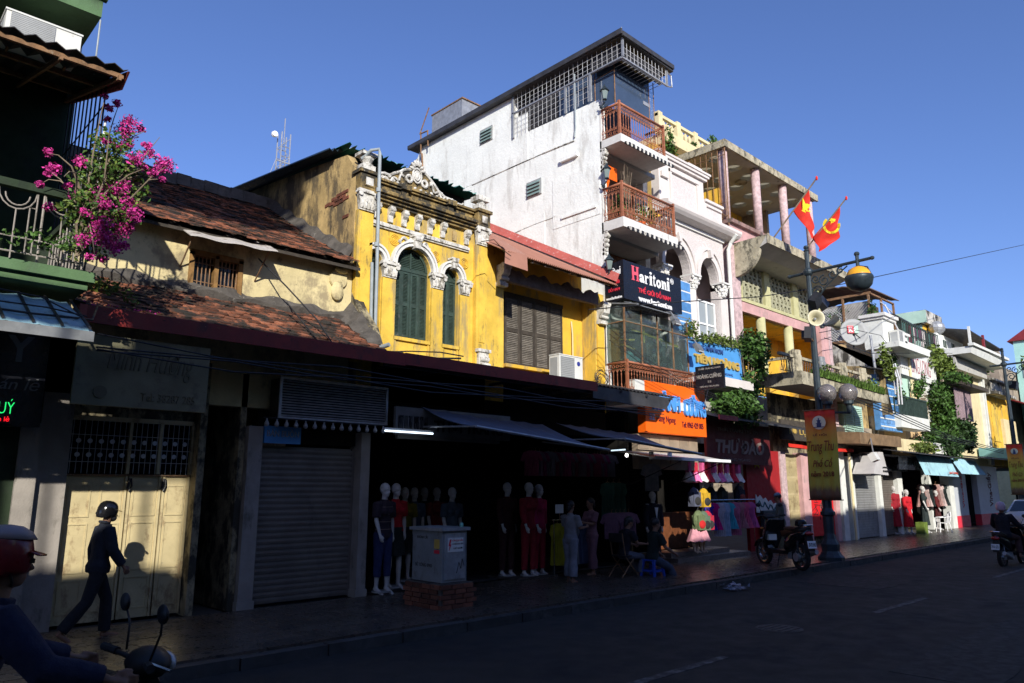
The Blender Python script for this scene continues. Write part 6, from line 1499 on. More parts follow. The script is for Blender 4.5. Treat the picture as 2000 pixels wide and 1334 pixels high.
MB().box(56,75,8.5,F+.7,.1,11.2).done('wall','turq',H8)
for y in (9.0,9.9,10.8):
    for z in (6.6,8.8):
        f=MB().box(55.94,56,y-.22,y+.22,z,z+1.1).done('window','whitefront',H8); MB().box(55.93,55.938,y-.17,y+.17,z+.06,z+1.04).done('pane','glassdark',f)
MB().box(55.2,56,8.9,10.6,5.9,6.5).done('green_box',mat('green balcony box',(.10,.36,.22),.7,.1,3,.1),H8)
MB().prism([(8.2,11.2),(F+1,11.2),(9.6,12.6)],55.8,75,'x').done('roof','maroon',H8)
# distant continuation of the row
for k,(x0,x1,h,m_) in enumerate(((75.2,84,9.5,'creamhouse'),(84.2,95,11,'yellow_clean'),(95.2,110,10,'pinkwhite'),(110.2,130,12,'rough_grey'))):
    t=T('distant_house',['cream','yellow','pale pink','grey'][k]+' house far down the street at the vanishing end of the row','house',(x0,F,.1)); MB().box(x0,x1,F,20,.1,h).done('wall',m_,t)
    for q in range(3): win(t,x0+1+q*2.4,x0+2.2+q*2.4,5,6.8,F)
# communications mast behind the tiled roof
MA=T('lattice_mast','white lattice communications mast with a dish behind the tiled roofs','mast',(30,60,0))
def mz(py): return at(553,py,60).z
cx=at(553,300,60).x; zt_=mz(262); zb_=mz(420); s_=.42
mb=MB()
for sx in(-s_,s_):
    for sy in (-s_,s_): mb.tube([(cx+sx,60+sy,zb_-6),(cx+sx,60+sy,zt_)],.06,5)
z=zb_-6; k=0
while z<zt_-1:
    for sy in (-s_,s_): mb.tube([(cx-s_,60+sy,z),(cx+s_,60+sy,z+.95)] if k%2 else [(cx+s_,60+sy,z),(cx-s_,60+sy,z+.95)],.03,4); mb.tube([(cx-s_,60+sy,z),(cx+s_,60+sy,z)],.04,4)
    z+=.95; k+=1
mb.done('lattice','galv',MA)
MB().tube([(cx,60,zt_-1),(cx,60,mz(230))],.05,5).box(cx-.8,cx+.8,59.5,59.6,mz(322),mz(320)).done('spike','galv',MA)
MB().lathe([(.26,-.2),(.29,0),(.22,.2),(.001,.25)],(cx-.95,60,mz(268)),12,'y').done('dish','signwhite',MA)
MB().tube([(cx-.8,59.6,mz(318)),(cx-1.3,59.6,mz(350))],.03,4).tube([(cx+.8,59.6,mz(318)),(cx+.9,59.6,mz(345))],.03,4).done('stay','galv',MA)
MB().box(cx-8,cx+8,55,70,0,zb_-3).thing('tower_block','creamhouse','plain building under the lattice mast behind the tiled roofs','building')
# row behind to close the gaps
for k,(a_,b_,h) in enumerate(((-6,6.4,6.0),(6.7,13.1,6.2),(15.9,19.2,8.5),(26,52,6.5))):
    t=T('rear_building',['low plain building behind the tiled house','low plain building behind the ornate yellow house','plain building behind the pink villa','long plain building behind the far shops'][k],'building',(a_,20,0)); MB().box(a_,b_,18.6,24,0,h).done('wall','rough_grey',t)

# ================================================================== street lamps with banners
def banner(par_lbl,X,yL,yR,z0,z1,label,full=True):
    t=T('festival_banner',label,'banner',(X,(yL+yR)/2,z0),'festival banners on the street lamps')
    W=yL-yR
    bm_=bpy.data.materials.get('festival banner cloth')
    if not bm_:
        bm_=bpy.data.materials.new('festival banner cloth'); bm_.use_nodes=True; nt=bm_.node_tree; b=nt.nodes['Principled BSDF']; b.inputs['Roughness'].default_value=.7
        tc=_n(nt,'ShaderNodeTexCoord'); sp=_n(nt,'ShaderNodeSeparateXYZ'); nt.links.new(tc.outputs['Generated'],sp.inputs[0])
        rp=_n(nt,'ShaderNodeValToRGB'); cr=rp.color_ramp; cr.elements[0].color=(.10,.05,.035,1); cr.elements[0].position=.0; cr.elements[1].color=(.62,.03,.015,1)
        for p_,c_ in ((.16,(.16,.10,.05)),(.22,(.40,.36,.05)),(.60,(.50,.46,.05)),(.85,(.72,.30,.05))): e=cr.elements.new(p_); e.color=(*c_,1)
        nz=_noise(nt,tc.outputs['Generated'],7); ad=_n(nt,'ShaderNodeMath',operation='MULTIPLY_ADD'); nt.links.new(nz,ad.inputs[0]); ad.inputs[1].default_value=.12; nt.links.new(sp.outputs[2],ad.inputs[2])
        nt.links.new(ad.outputs[0],rp.inputs[0]); nt.links.new(rp.outputs[0],b.inputs['Base Color'])
    MB().grid(lambda u,v:(X+.012*math.sin(u*21)+.03*math.sin(v*5),yL-W*u+.03*math.sin(v*3)*0,z1-(z1-z0)*v),20,16,thick=(.006,0,0)).done('cloth',bm_,t,smooth=True)
    MB().tube([(X,yL+.04,z1),(X,yR-.04,z1)],.018,6).tube([(X,yL+.04,z0),(X,yR-.04,z0)],.014,6).done('rod','rust',t)
    H=z1-z0; yc=(yL+yR)/2; Xf=X-.05
    ink=mat('banner maroon ink',(.20,.02,.015),.6,.05,3,0)
    MB().lathe([(W*.22,-.004),(W*.22,.004),(.001,.004),(.001,-.004)],(Xf+.005,yc,z1-H*.145),22,'x').done('round_seal',mat('pale seal',(.72,.70,.52),.7,.05,3,0),t)
    mb=MB(); zc=z1-H*.145; e_=Xf-.006
    for (a,b_,c_,d_) in ((-.11,.11,-.10,-.085),(-.045,.045,-.085,-.02),(-.06,.06,-.02,-.01),(-.03,.03,-.01,.04),(-.045,.045,.04,.05),(-.012,.012,.05,.09)): mb.box(e_-.004,e_,yc+a*W*1.6,yc+b_*W*1.6,zc+c_*H*.55,zc+d_*H*.55)
    mb.done('tower_emblem',mat('navy ink',(.03,.06,.16),.6,.05,3,0),t)
    text('LỄ HỘI',yc+W*.22,yc-W*.22,z1-H*.30,z1-H*.265,Xf,ink,t,.02,face='-x')
    text('Trung Thu',yc+W*.42,yc-W*.43,z1-H*.50,z1-H*.35,Xf,ink,t,0,shear=.35,face='-x')
    text('Phố Cổ',yc+W*.30,yc-W*.34,z1-H*.64,z1-H*.54,Xf,ink,t,0,shear=.35,face='-x')
    text('năm 2018',yc+W*.38,yc-W*.36,z1-H*.745,z1-H*.685,Xf,ink,t,.01,face='-x')
    return t
def street_lamp(X,Y,ztop,label,full=True,grp='street lamps along the kerb'):
    t=T('street_lamp',label,'street lamp',(X,Y,.12),grp)
    MB().lathe([(.30,.12),(.30,.20),(.24,.26),(.20,.34),(.21,.5),(.15,.62),(.12,.75),(.125,1.15),(.17,1.19),(.17,1.25),(.13,1.29),(.11,1.35),(.115,1.75),(.15,1.80),(.12,1.86),(.095,1.92),(.09,3.0),(.075,5.5),(.06,ztop-.6),(.055,ztop-.05)],(X,Y,0),20,flute=.06).done('post','lamppost',t,smooth=False)
    MB().lathe([(.055,ztop-.05),(.075,ztop-.02),(.04,ztop+.02),(.07,ztop+.06),(.05,ztop+.11),(.001,ztop+.13)],(X,Y,0),12).ell((X,Y,ztop-.60),(.13,.13,.12),12,8).done('finial','lamppost',t)
    za=ztop-.6
    MB().tube([(X,Y+.45,za-.02),(X,Y-1.55,za+.02)],.04,8).ell((X,Y+.5,za-.02),(.06,.06,.05),8,6).ell((X,Y-1.6,za+.02),(.05,.06,.05),8,6).tube([(X,Y-1.25,za-.12),(X,Y-1.25,za+.22)],.045,8).ell((X,Y-1.25,za+.2),(.07,.07,.06),8,6).done('arm','lamppost',t)
    mb=MB()
    def spiral(y,z,r,turns,d,ph=0): return [(X,y+d*r*(1-s/20*.75)*math.cos(ph+turns*2*PI*s/20),z+r*(1-s/20*.75)*math.sin(ph+turns*2*PI*s/20)) for s in range(21)]
    for (y,z,r,tn,d,ph) in ((Y-.22,za-.55,.16,1.3,1,0),(Y-.40,za-.30,.15,1.3,-1,1.6),(Y-.62,za-.18,.13,1.2,1,2.6),(Y-.82,za-.12,.09,1.2,-1,1),(Y-.18,za-.22,.11,1.2,1,4),(Y-.14,za-.82,.09,1.2,-1,2)): mb.tube(spiral(y,z,r,tn,d,ph),.02,5)
    mb.tube([(X,Y-.06,za-.95),(X,Y-.22,za-.72),(X,Y-.45,za-.45),(X,Y-.75,za-.22),(X,Y-1.0,za-.05)],.018,5)
    mb.done('scroll_bracket','lamppost',t)
    zl=za-.42; yl_=Y-1.25
    MB().ell((X,yl_,zl),(.30,.30,.30),20,12).done('globe',mat('amber lamp globe',(.80,.38,.02),.25,.08,2,0,spec=.7),t,smooth=True)
    MB().lathe([(.315,.05),(.33,.02),(.33,-.03),(.32,-.06),(.29,-.18),(.21,-.27),(.1,-.32),(.001,-.33)],(X,yl_,zl),20).tube([(X,yl_+.31,zl),(X,yl_+.22,zl+.24),(X,yl_,zl+.32),(X,yl_-.22,zl+.24),(X,yl_-.31,zl)],.018,6).done('lamp_bowl','greysheet' if 0 else 'lamppost',t,smooth=True)
    if full:
        for dy,dx in ((-.22,-.0),(-.62,.28)):
            g=MB().ell((X+dx,Y+dy,4.13),(.23,.23,.23),20,12).done('globe',mat('smoky plastic globe',(.30,.27,.27),.12,.08,2,0,trans=.6,spec=.6),t,smooth=True)
            MB().lathe([(.10,-.22),(.11,-.12),(.10,-.1),(.11,-.06),(.10,-.02),(.11,.02),(.10,.06),(.10,.1),(.001,.11)],(X+dx,Y+dy,4.13),14).done('louvre','acwhite',g)
            MB().lathe([(.05,-.5),(.07,-.32),(.12,-.27),(.12,-.2),(.001,-.2)],(X+dx,Y+dy,4.13),12).tube([(X,Y,3.66),(X+dx,Y+dy,3.64),(X+dx,Y+dy,3.8)],.03,6).done('globe_bracket','lamppost',g)
    return t
L1=street_lamp(18.22,7.95,7.9,'nearer tall cast iron street lamp with an amber globe, horn speakers and a festival banner')
a=atx(1573,803,18.15); b=atx(1631,803,18.15); c=atx(1590,976,18.15)
banner('n',18.10,a.y+.02,b.y,c.z,a.z,'nearer red to yellow festival banner on the cast iron lamp post by the parked scooter')
# horns, floodlights on lamp 1
def horn(c,d,label):
    d=Vector(d).normalized(); c=Vector(c); t=T('horn_speaker',label,'loudspeaker',c)
    me=MB().lathe([(.05,-.25),(.06,-.16),(.07,-.08),(.11,.06),(.18,.16),(.27,.24),(.285,.25),(.27,.26),(.17,.19),(.10,.09),(.06,.0),(.001,0)],(0,0,0),24).mesh('horn','hornm',True); o=inst('horn',me,c,t,rot=d.to_track_quat('Z','Y').to_euler(),scl=(.74,.74,.74))
    me=MB().lathe([(.05,.0),(.055,.10),(.035,.14),(.001,.15)],(0,0,0),12).lathe([(.001,-.36),(.09,-.34),(.09,-.24),(.001,-.23)],(0,0,0),12).mesh('driver','greysheet'); inst('driver',me,c,t,rot=d.to_track_quat('Z','Y').to_euler(),scl=(.74,.74,.74))
    return t
hc=at(1590,625,7.7); horn(hc,(-.75,-.62,.05),'cream horn loudspeaker on the nearer lamp post, mouth towards the camera')
hc=at(1612,630,7.85); horn(hc+Vector((.25,0,0)),(.75,-.6,.25),'cream horn loudspeaker on the nearer lamp post, mouth away to the right')
def box_flood(c,rot,label):
    t=T('floodlight',label,'floodlight',c); MB().obox(c,(.38,.16,.30),rot).obox(Vector(c)+Vector((0,.1,0)),(.2,.12,.18),rot).done('housing','black',t); MB().tube([c,(18.22,7.95,c[2]-.1)],.02,6).done('bracket','rust',t)
box_flood(at(1593,588,7.7),(.4,.5,.3),'upper left black floodlight box on the nearer lamp post'); box_flood(at(1606,592,7.75),(-.5,-.5,.2),'upper right black floodlight box on the nearer lamp post')
box_flood(at(1578,653,7.85),(.1,.1,.4),'small black box light below the horn loudspeakers')
L2=street_lamp(36.9,7.95,7.65,'farther tall cast iron street lamp near the right edge with a second festival banner',full=False)
a=atx(1964,868,36.8); b=atx(1996,868,36.8); c=atx(1975,966,36.8)
banner('f',36.78,a.y,b.y,c.z,a.z,'farther red to yellow festival banner hanging near the right edge')
box_flood_c=at(1979,753,7.9)
t=T('floodlight','black floodlight on the farther lamp post at the right edge','floodlight',box_flood_c); MB().obox(box_flood_c,(.8,.3,.35),(.2,0,.1)).done('housing','black',t)
# overhead wires
def wire(pts,r,label,nm='overhead_wire'): 
    MB().tube(pts,r,5).thing(nm,'black',label,'wire','overhead wires across the street')
wire([at(1150,605,9.6),at(1290,592,9.2),at(1480,580,8.6),at(1640,556,8.0),at(2005,477,7.0)],.012,'long black wire crossing the pink house and rising to the right edge of the sky')
wire([at(505,505,F-.1),at(560,560,10.2),at(620,625,9.8),at(650,672,9.45)],.012,'thin wire running from the dormer window awning down across the tiles')
wire([at(560,590,10.2),at(600,640,9.8),at(622,668,9.45)],.010,'short thin wire lying on the red tiles below the dormer wall')
wire([at(1600,650,9),at(1650,640,9.5),at(1720,655,10.2),at(1755,700,10.2)],.012,'wire from the horn loudspeakers towards the white balcony slab')
wire([at(1610,660,9),at(1700,690,9.8),at(1860,690,10.4)],.012,'wire running past the satellite dish towards the greenery')

random.seed(77)
for k in range(4):
    z=3.55-.05*k; pts=[(2.3+i*1.6,9.35-.02*k,z-.10*abs(math.sin(i*1.57+k))+random.uniform(-.02,.02)) for i in range(8)]
    wire(pts,.010,['highest','second highest','third highest','lowest'][k]+' of four cables drooping along under the red eave fascia')
for k in range(3): wire([at(1190,640+12*k,9.9),at(1260,700+8*k,9.6),at(1330,742+5*k,9.6),at(1400,772+4*k,9.5)],.008,['upper','middle','lower'][k]+' thin wire sagging across the lowest balcony towards the orange sign')
for k in range(3): wire([at(1640,760+6*k,9.3),at(1740,800+5*k,9.4),at(1850,850+4*k,9.4),at(1960,880+3*k,9.3)],.016,['upper','middle','lower'][k]+' cable sagging along the far shop roofs')
# ================================================================== people and mannequins
def remesh(mb,vox,name,m,smooth=1,ratio=None):
    me=mb.mesh('tmp',m); o=bpy.data.objects.new('tmp',me); COL.objects.link(o)
    r=o.modifiers.new('r','REMESH'); r.mode='VOXEL'; r.voxel_size=vox; r.use_smooth_shade=True
    if smooth: s_=o.modifiers.new('s','SMOOTH'); s_.iterations=smooth; s_.factor=.5
    if ratio: d_=o.modifiers.new('d','DECIMATE'); d_.ratio=ratio
    dg=bpy.context.evaluated_depsgraph_get(); dg.update(); out=bpy.data.meshes.new_from_object(o.evaluated_get(dg)); out.name=name
    bpy.data.objects.remove(o); out.materials.clear(); out.materials.append(M[m] if isinstance(m,str) else m)
    out.polygons.foreach_set('use_smooth',[True]*len(out.polygons)); return out
def ringtube(mb,rings,n=16):
    """rings: (centre, rx (front-back), ry (side), tilt about y)"""
    base=len(mb.v); k=len(rings)
    for c,rx,ry,tl in rings:
        c=Vector(c)
        for j in range(n):
            t=2*PI*j/n; x,y=rx*math.cos(t),ry*math.sin(t); mb.v.append((c.x+x*math.cos(tl),c.y+y,c.z-x*math.sin(tl)))
    for i in range(k-1):
        for j in range(n): mb.f.append((base+i*n+j,base+i*n+(j+1)%n,base+(i+1)*n+(j+1)%n,base+(i+1)*n+j))
    mb.f.append(tuple(base+j for j in range(n))[::-1]); mb.f.append(tuple(base+(k-1)*n+j for j in range(n)))
def dv(a): a=rad(a); return Vector((math.sin(a),0,-math.cos(a)))   # angle from straight down, forward positive
def skeleton(p):
    lean=rad(p.get('lean',3)); J={}
    up=Vector((math.sin(lean),0,math.cos(lean)))
    th,sh=.43,.42
    leg=p.get('leg',((0,0),(0,0)))
    drop=[th*math.cos(rad(a))+sh*math.cos(rad(b)) for a,b in leg]
    hz=p.get('hip') or max(drop)+.075
    P=Vector((0,0,hz)); J['P']=P; J['up']=up
    J['chest']=P+up*.34; J['neck']=P+up*.52
    nl=rad(p.get('neck',5)); nu=Vector((math.sin(nl),0,math.cos(nl))); J['nu']=nu; J['head']=J['neck']+nu*.165
    for i,sg in ((0,1),(1,-1)):
        ab=p.get('abd',.0); a,b=leg[i]
        H=P+Vector((0,sg*.09,-.02)); K=H+dv(a)*th+Vector((0,sg*ab*.5,0)); A_=K+dv(b)*sh+Vector((0,sg*ab*.2,0)); J['H%d'%i]=H;J['K%d'%i]=K;J['A%d'%i]=A_
        S=P+up*.47+Vector((0,sg*.175,0)); ua,fa=p.get('arm',((5,12),(5,12)))[i]; out=p.get('out',.12)
        E_=S+dv(ua)*.27+Vector((0,sg*out*.27,0)); W=E_+dv(fa)*.24+Vector((0,sg*p.get('fout',0.0),0)); J['S%d'%i]=S;J['E%d'%i]=E_;J['W%d'%i]=W
    return J
def hand(mb,W,E_,sg,curl=.5,k=1.0):
    d=(W-E_).normalized(); side=Vector((0,sg,0)); nrm=d.cross(side).normalized(); side=nrm.cross(d).normalized()
    # palm faces the body: width runs fore-aft
    wdir=nrm; pal=-side
    c=W+d*.045
    mb.ell(c,(.042*k,.018*k,.050*k),10,8,(d.to_track_quat('Z','X').to_euler()) if 0 else None) if 0 else None
    mb.tube([W-d*.02,W+d*.03,W+d*.085],[.026*k,.034*k,.030*k],8,.6)
    for i,(off,L) in enumerate(((-.030,.062),(-.010,.070),(.010,.066),(.028,.052))):
        b=W+d*.08+wdir*off; m1=b+d*L*.55+pal*.012*curl*2; t_=m1+d*L*.45*(1-curl*.6)+pal*L*.5*curl
        mb.tube([b-d*.02,b,m1,t_],[.010*k,.010*k,.009*k,.0075*k],6)
    b=W+d*.03-wdir*.028; m1=b+d*.035-wdir*.022+pal*.01; mb.tube([b,m1,m1+d*.028+pal*.012],[.012*k,.011*k,.008*k],6)
def fig_meshes(p,vox=.011,skin='skin',gender='m'):
    J=skeleton(p); up=J['up']; lean=math.atan2(up.x,up.z); P=J['P']; out={}
    w=.9 if gender=='f' else 1.0
    def torso(mb,g,z0=-.08,z1=.50,hem=0):
        R=[(-.08,.085,.135),(0,.095,.155),(.10,.085,.135 if gender=='f' else .145),(.22,.09,.135*w+.01),(.34,.10,.165*w),(.44,.085,.165*w),(.495,.06,.10),(.52,.048,.055)]
        rr=[(P+up*h,rx+g+(hem if h<=.0 else 0),ry*1.0+g+(hem if h<=.0 else 0),lean) for h,rx,ry in R if z0<=h<=z1]
        ringtube(mb,rr)
    mb=MB(); torso(mb,0,-.08,.6)
    if gender=='f':
        for sg in(-1,1): mb.ell(P+up*.34+Vector((.075,sg*.07,0)),(.05,.06,.055))
    nk=J['neck']; hd=J['head']
    mb.tube([nk-up*.05,nk+J['nu']*.10],[.056,.05],12)
    nl=math.atan2(J['nu'].x,J['nu'].z)
    def hp(x,y,z): # head local to world
        return hd+Vector((x*math.cos(nl)+z*math.sin(nl),y,-x*math.sin(nl)+z*math.cos(nl)))
    out['hp']=hp; out['J']=J
    mb.ell(hp(-.012,0,.03),(.098,.077,.100),18,12,(0,nl,0)); mb.ell(hp(.028,0,-.045),(.062,.056,.068),14,10,(0,nl,0)); mb.ell(hp(.062,0,-.085),(.026,.026,.02),10,6)
    mb.tube([hp(.078,0,.015),hp(.108,0,-.028),hp(.085,0,-.036)],[.010,.015,.010],8)
    mb.ell(hp(.084,0,-.060),(.012,.024,.007),10,6); mb.ell(hp(.082,0,-.071),(.012,.020,.007),10,6)
    for sg in (-1,1): mb.ell(hp(-.01,sg*.078,-.01),(.018,.010,.030),8,6); mb.ell(hp(.072,sg*.030,.024),(.02,.022,.008),8,6)
    for i,sg in ((0,1),(1,-1)):
        S,E_,W=J['S%d'%i],J['E%d'%i],J['W%d'%i]
        mb.tube([S+Vector((0,-sg*.05,.0)),S,S.lerp(E_,.4),E_,E_.lerp(W,.3),W],[.045,.052*w,.046*w,.037,.037,.025],12)
        hand(mb,W,E_,sg,p.get('curl',.35))
        H,K,A_=J['H%d'%i],J['K%d'%i],J['A%d'%i]
        mb.tube([H+Vector((0,0,.04)),H,H.lerp(K,.5),K,K.lerp(A_,.3),A_.lerp(K,.1),A_],[.075,.088*w,.070,.052,.053,.034,.034],12)
        ft=rad(p.get('foot',(0,0))[i]); fd=Vector((math.cos(ft),0,math.sin(ft)))
        mb.tube([A_-fd*.045+Vector((0,0,-.035)),A_+fd*.04+Vector((0,0,-.035)),A_+fd*.13+Vector((0,0,-.05)),A_+fd*.175+Vector((0,0,-.055))],[.030,.036,.030,.018],10,1.0)
    out['body']=remesh(mb,vox,'body',skin,2)
    def trousers(g,m,upto=1.0,flare=0):
        t=MB(); ringtube(t,[(P+up*h,rx+g,ry+g,lean) for h,rx,ry in ((-.10,.08,.13),(0,.097,.157),(.09,.088,.14))])
        for i,sg in ((0,1),(1,-1)):
            H,K,A_=J['H%d'%i],J['K%d'%i],J['A%d'%i]; end=K.lerp(A_,upto)
            if upto<=0: pts=[H+Vector((0,0,.04)),H,H.lerp(K,.5),H.lerp(K,1+upto)]; rs=[.08,.093+g,.080+g,.075+g]
            else: pts=[H+Vector((0,0,.04)),H,H.lerp(K,.5),K,K.lerp(end,.5),end]; rs=[.08,.090+g,.074+g,.060+g,.055+g+flare,.050+g+flare]
            t.tube(pts,rs,12)
        return remesh(t,vox*1.1,'trousers',m,2)
    def skirt(m,L,flare):
        t=MB(); n=28; base=[]
        A0=P+up*.06
        def fn(u,v):
            a=u*2*PI; r=1+flare*v; f_=1+.06*math.sin(a*9)*v
            c=A0+Vector((0,0,-L*v)); return (c.x+(.095+.02)*r*f_*math.cos(a),c.y+(.145+.01)*r*f_*math.sin(a),c.z)
        t.grid(fn,56,8); return t.mesh('skirt',m,True)
    def shirt(g,m,sleeve=1.0,hem=.02,z0=-.10):
        t=MB(); torso(t,g,z0,.50,hem)
        t.tube([J['neck']-up*.04,J['neck']+J['nu']*.02],[.062+g,.058+g],12)
        if gender=='f':
            for sg in(-1,1): t.ell(P+up*.34+Vector((.075,sg*.07,0)),(.055+g,.065+g,.06+g))
        for i,sg in ((0,1),(1,-1)):
            S,E_,W=J['S%d'%i],J['E%d'%i],J['W%d'%i]
            if sleeve>1: end=E_.lerp(W,sleeve-1); pts=[S+Vector((0,-sg*.05,0)),S,S.lerp(E_,.5),E_,E_.lerp(end,.5),end]; rs=[.05,.060+g,.054+g,.047+g,.045+g,.036+g]
            else: end=S.lerp(E_,sleeve); pts=[S+Vector((0,-sg*.05,0)),S,end]; rs=[.05,.060+g,.060+g]
            t.tube(pts,rs,12)
        return remesh(t,vox*1.1,'shirt',m,2)
    out['trousers']=trousers; out['skirt']=skirt; out['shirt']=shirt
    return out
def put(root,name,me,label=None,sc_=1.0):
    o=_link(name,me,root); o.location=(0,0,0); WL[o.name]=Vector((0,0,0))
    if label:o['label']=label
    return o
def cloth(nm,c): return mat(nm,c,.9,.2,9,.35,bsc=90)
def place(t,loc,rz,s): t.location=loc; t.rotation_euler=(0,0,rz); t.scale=(s,s,s)
def hm(mb,hp,shape):  # transform verts in head local coords
    mb.v=[tuple(hp(*v)) for v in mb.v]; return mb
def helmet(root,hp,m,open_=True,visor=None,label=None):
    mb=MB()
    prof=[(.001,.150),(.045,.145),(.080,.127),(.104,.095),(.117,.05),(.119,.01),(.112,-.03),(.104,-.045)]
    h=MB().lathe(prof,(-.012,0,.0),22); h.v=[(x*1.08,y*.92,z) for x,y,z in h.v]
    h.v=[(x-.012,y,z-(.035 if x<-.02 else 0)*(1 if z<.02 else 0)) for x,y,z in h.v]
    hm(h,hp,None); o=put(root,'helmet',h.mesh('helmet',m,True),label)
    v=MB().grid(lambda u,w_:((.112+.045*w_)*math.cos((u-.5)*1.7)-.005,(.105+.02*w_)*math.sin((u-.5)*1.7),.045-.012*w_),12,3,thick=(0,0,.006)); hm(v,hp,None); put(root,'peak',v.mesh('peak',visor or m,True))
    s_=MB().tube([hp(.0,.088,-.02),hp(.03,.07,-.08),hp(.045,0,-.115),hp(.03,-.07,-.08),hp(.0,-.088,-.02)],.006,5); put(root,'chin_strap',s_.mesh('chin_strap','black'))
def hair(root,hp,m='black',long_=False):
    mb=MB().ell((-.028,0,.045),(.104,.086,.098),18,12)
    if long_: mb.ell((-.085,0,-.03),(.045,.06,.10)).ell((-.10,0,.03),(.05,.05,.05))
    hm(mb,hp,None); put(root,'hair',mb.mesh('hair',m,True))
def eyes(root,hp):
    mb=MB()
    for sg in (-1,1): mb.ell((.083,sg*.031,.006),(.006,.013,.007),8,6)
    hm(mb,hp,None); put(root,'eyes',mb.mesh('eyes','black',True))

# --- walking pedestrian in helmet and mask
p={'lean':4,'leg':((22,2),(-16,-38)),'foot':(0,-35),'arm':((-12,6),(14,34)),'out':.16,'neck':10,'curl':.5}
g=fig_meshes(p,.009); t=T('person','person walking past the cream doors in dark jacket, dark helmet and face mask','person',(0,0,0))
put(t,'body',g['body']); put(t,'jacket',g['shirt'](.022,cloth('navy jacket cloth',(.018,.022,.035)),1.92,.03,-.10)); put(t,'trousers',g['trousers'](.014,cloth('dark trouser cloth',(.014,.015,.02)),.97,.01))
helmet(t,g['hp'],'blackgloss',visor=mat('smoky amber peak',(.35,.25,.12),.2,.1,2,0)); eyes(t,g['hp'])
mk=MB().ell((.055,0,-.062),(.058,.058,.048),14,10); hm(mk,g['hp'],None); put(t,'face_mask',mk.mesh('face_mask',cloth('charcoal mask cloth',(.03,.03,.035)),True))
cl=MB().tube([g['hp'](-.07,.04,-.13),g['hp'](-.03,.075,-.13),g['hp'](.03,.05,-.14)],.02,6).tube([g['hp'](-.07,-.04,-.13),g['hp'](-.03,-.075,-.13),g['hp'](.03,-.05,-.14)],.02,6); put(t,'collar',cl.mesh('collar',MC['navy jacket cloth'],True))
hb=MB().ell((-.13,0,-.03),(.03,.04,.03)); hm(hb,g['hp'],None); put(t,'hair','x' and hb.mesh('hair','black',True))
place(t,(2.68,9.75,.125),0.0,.89)

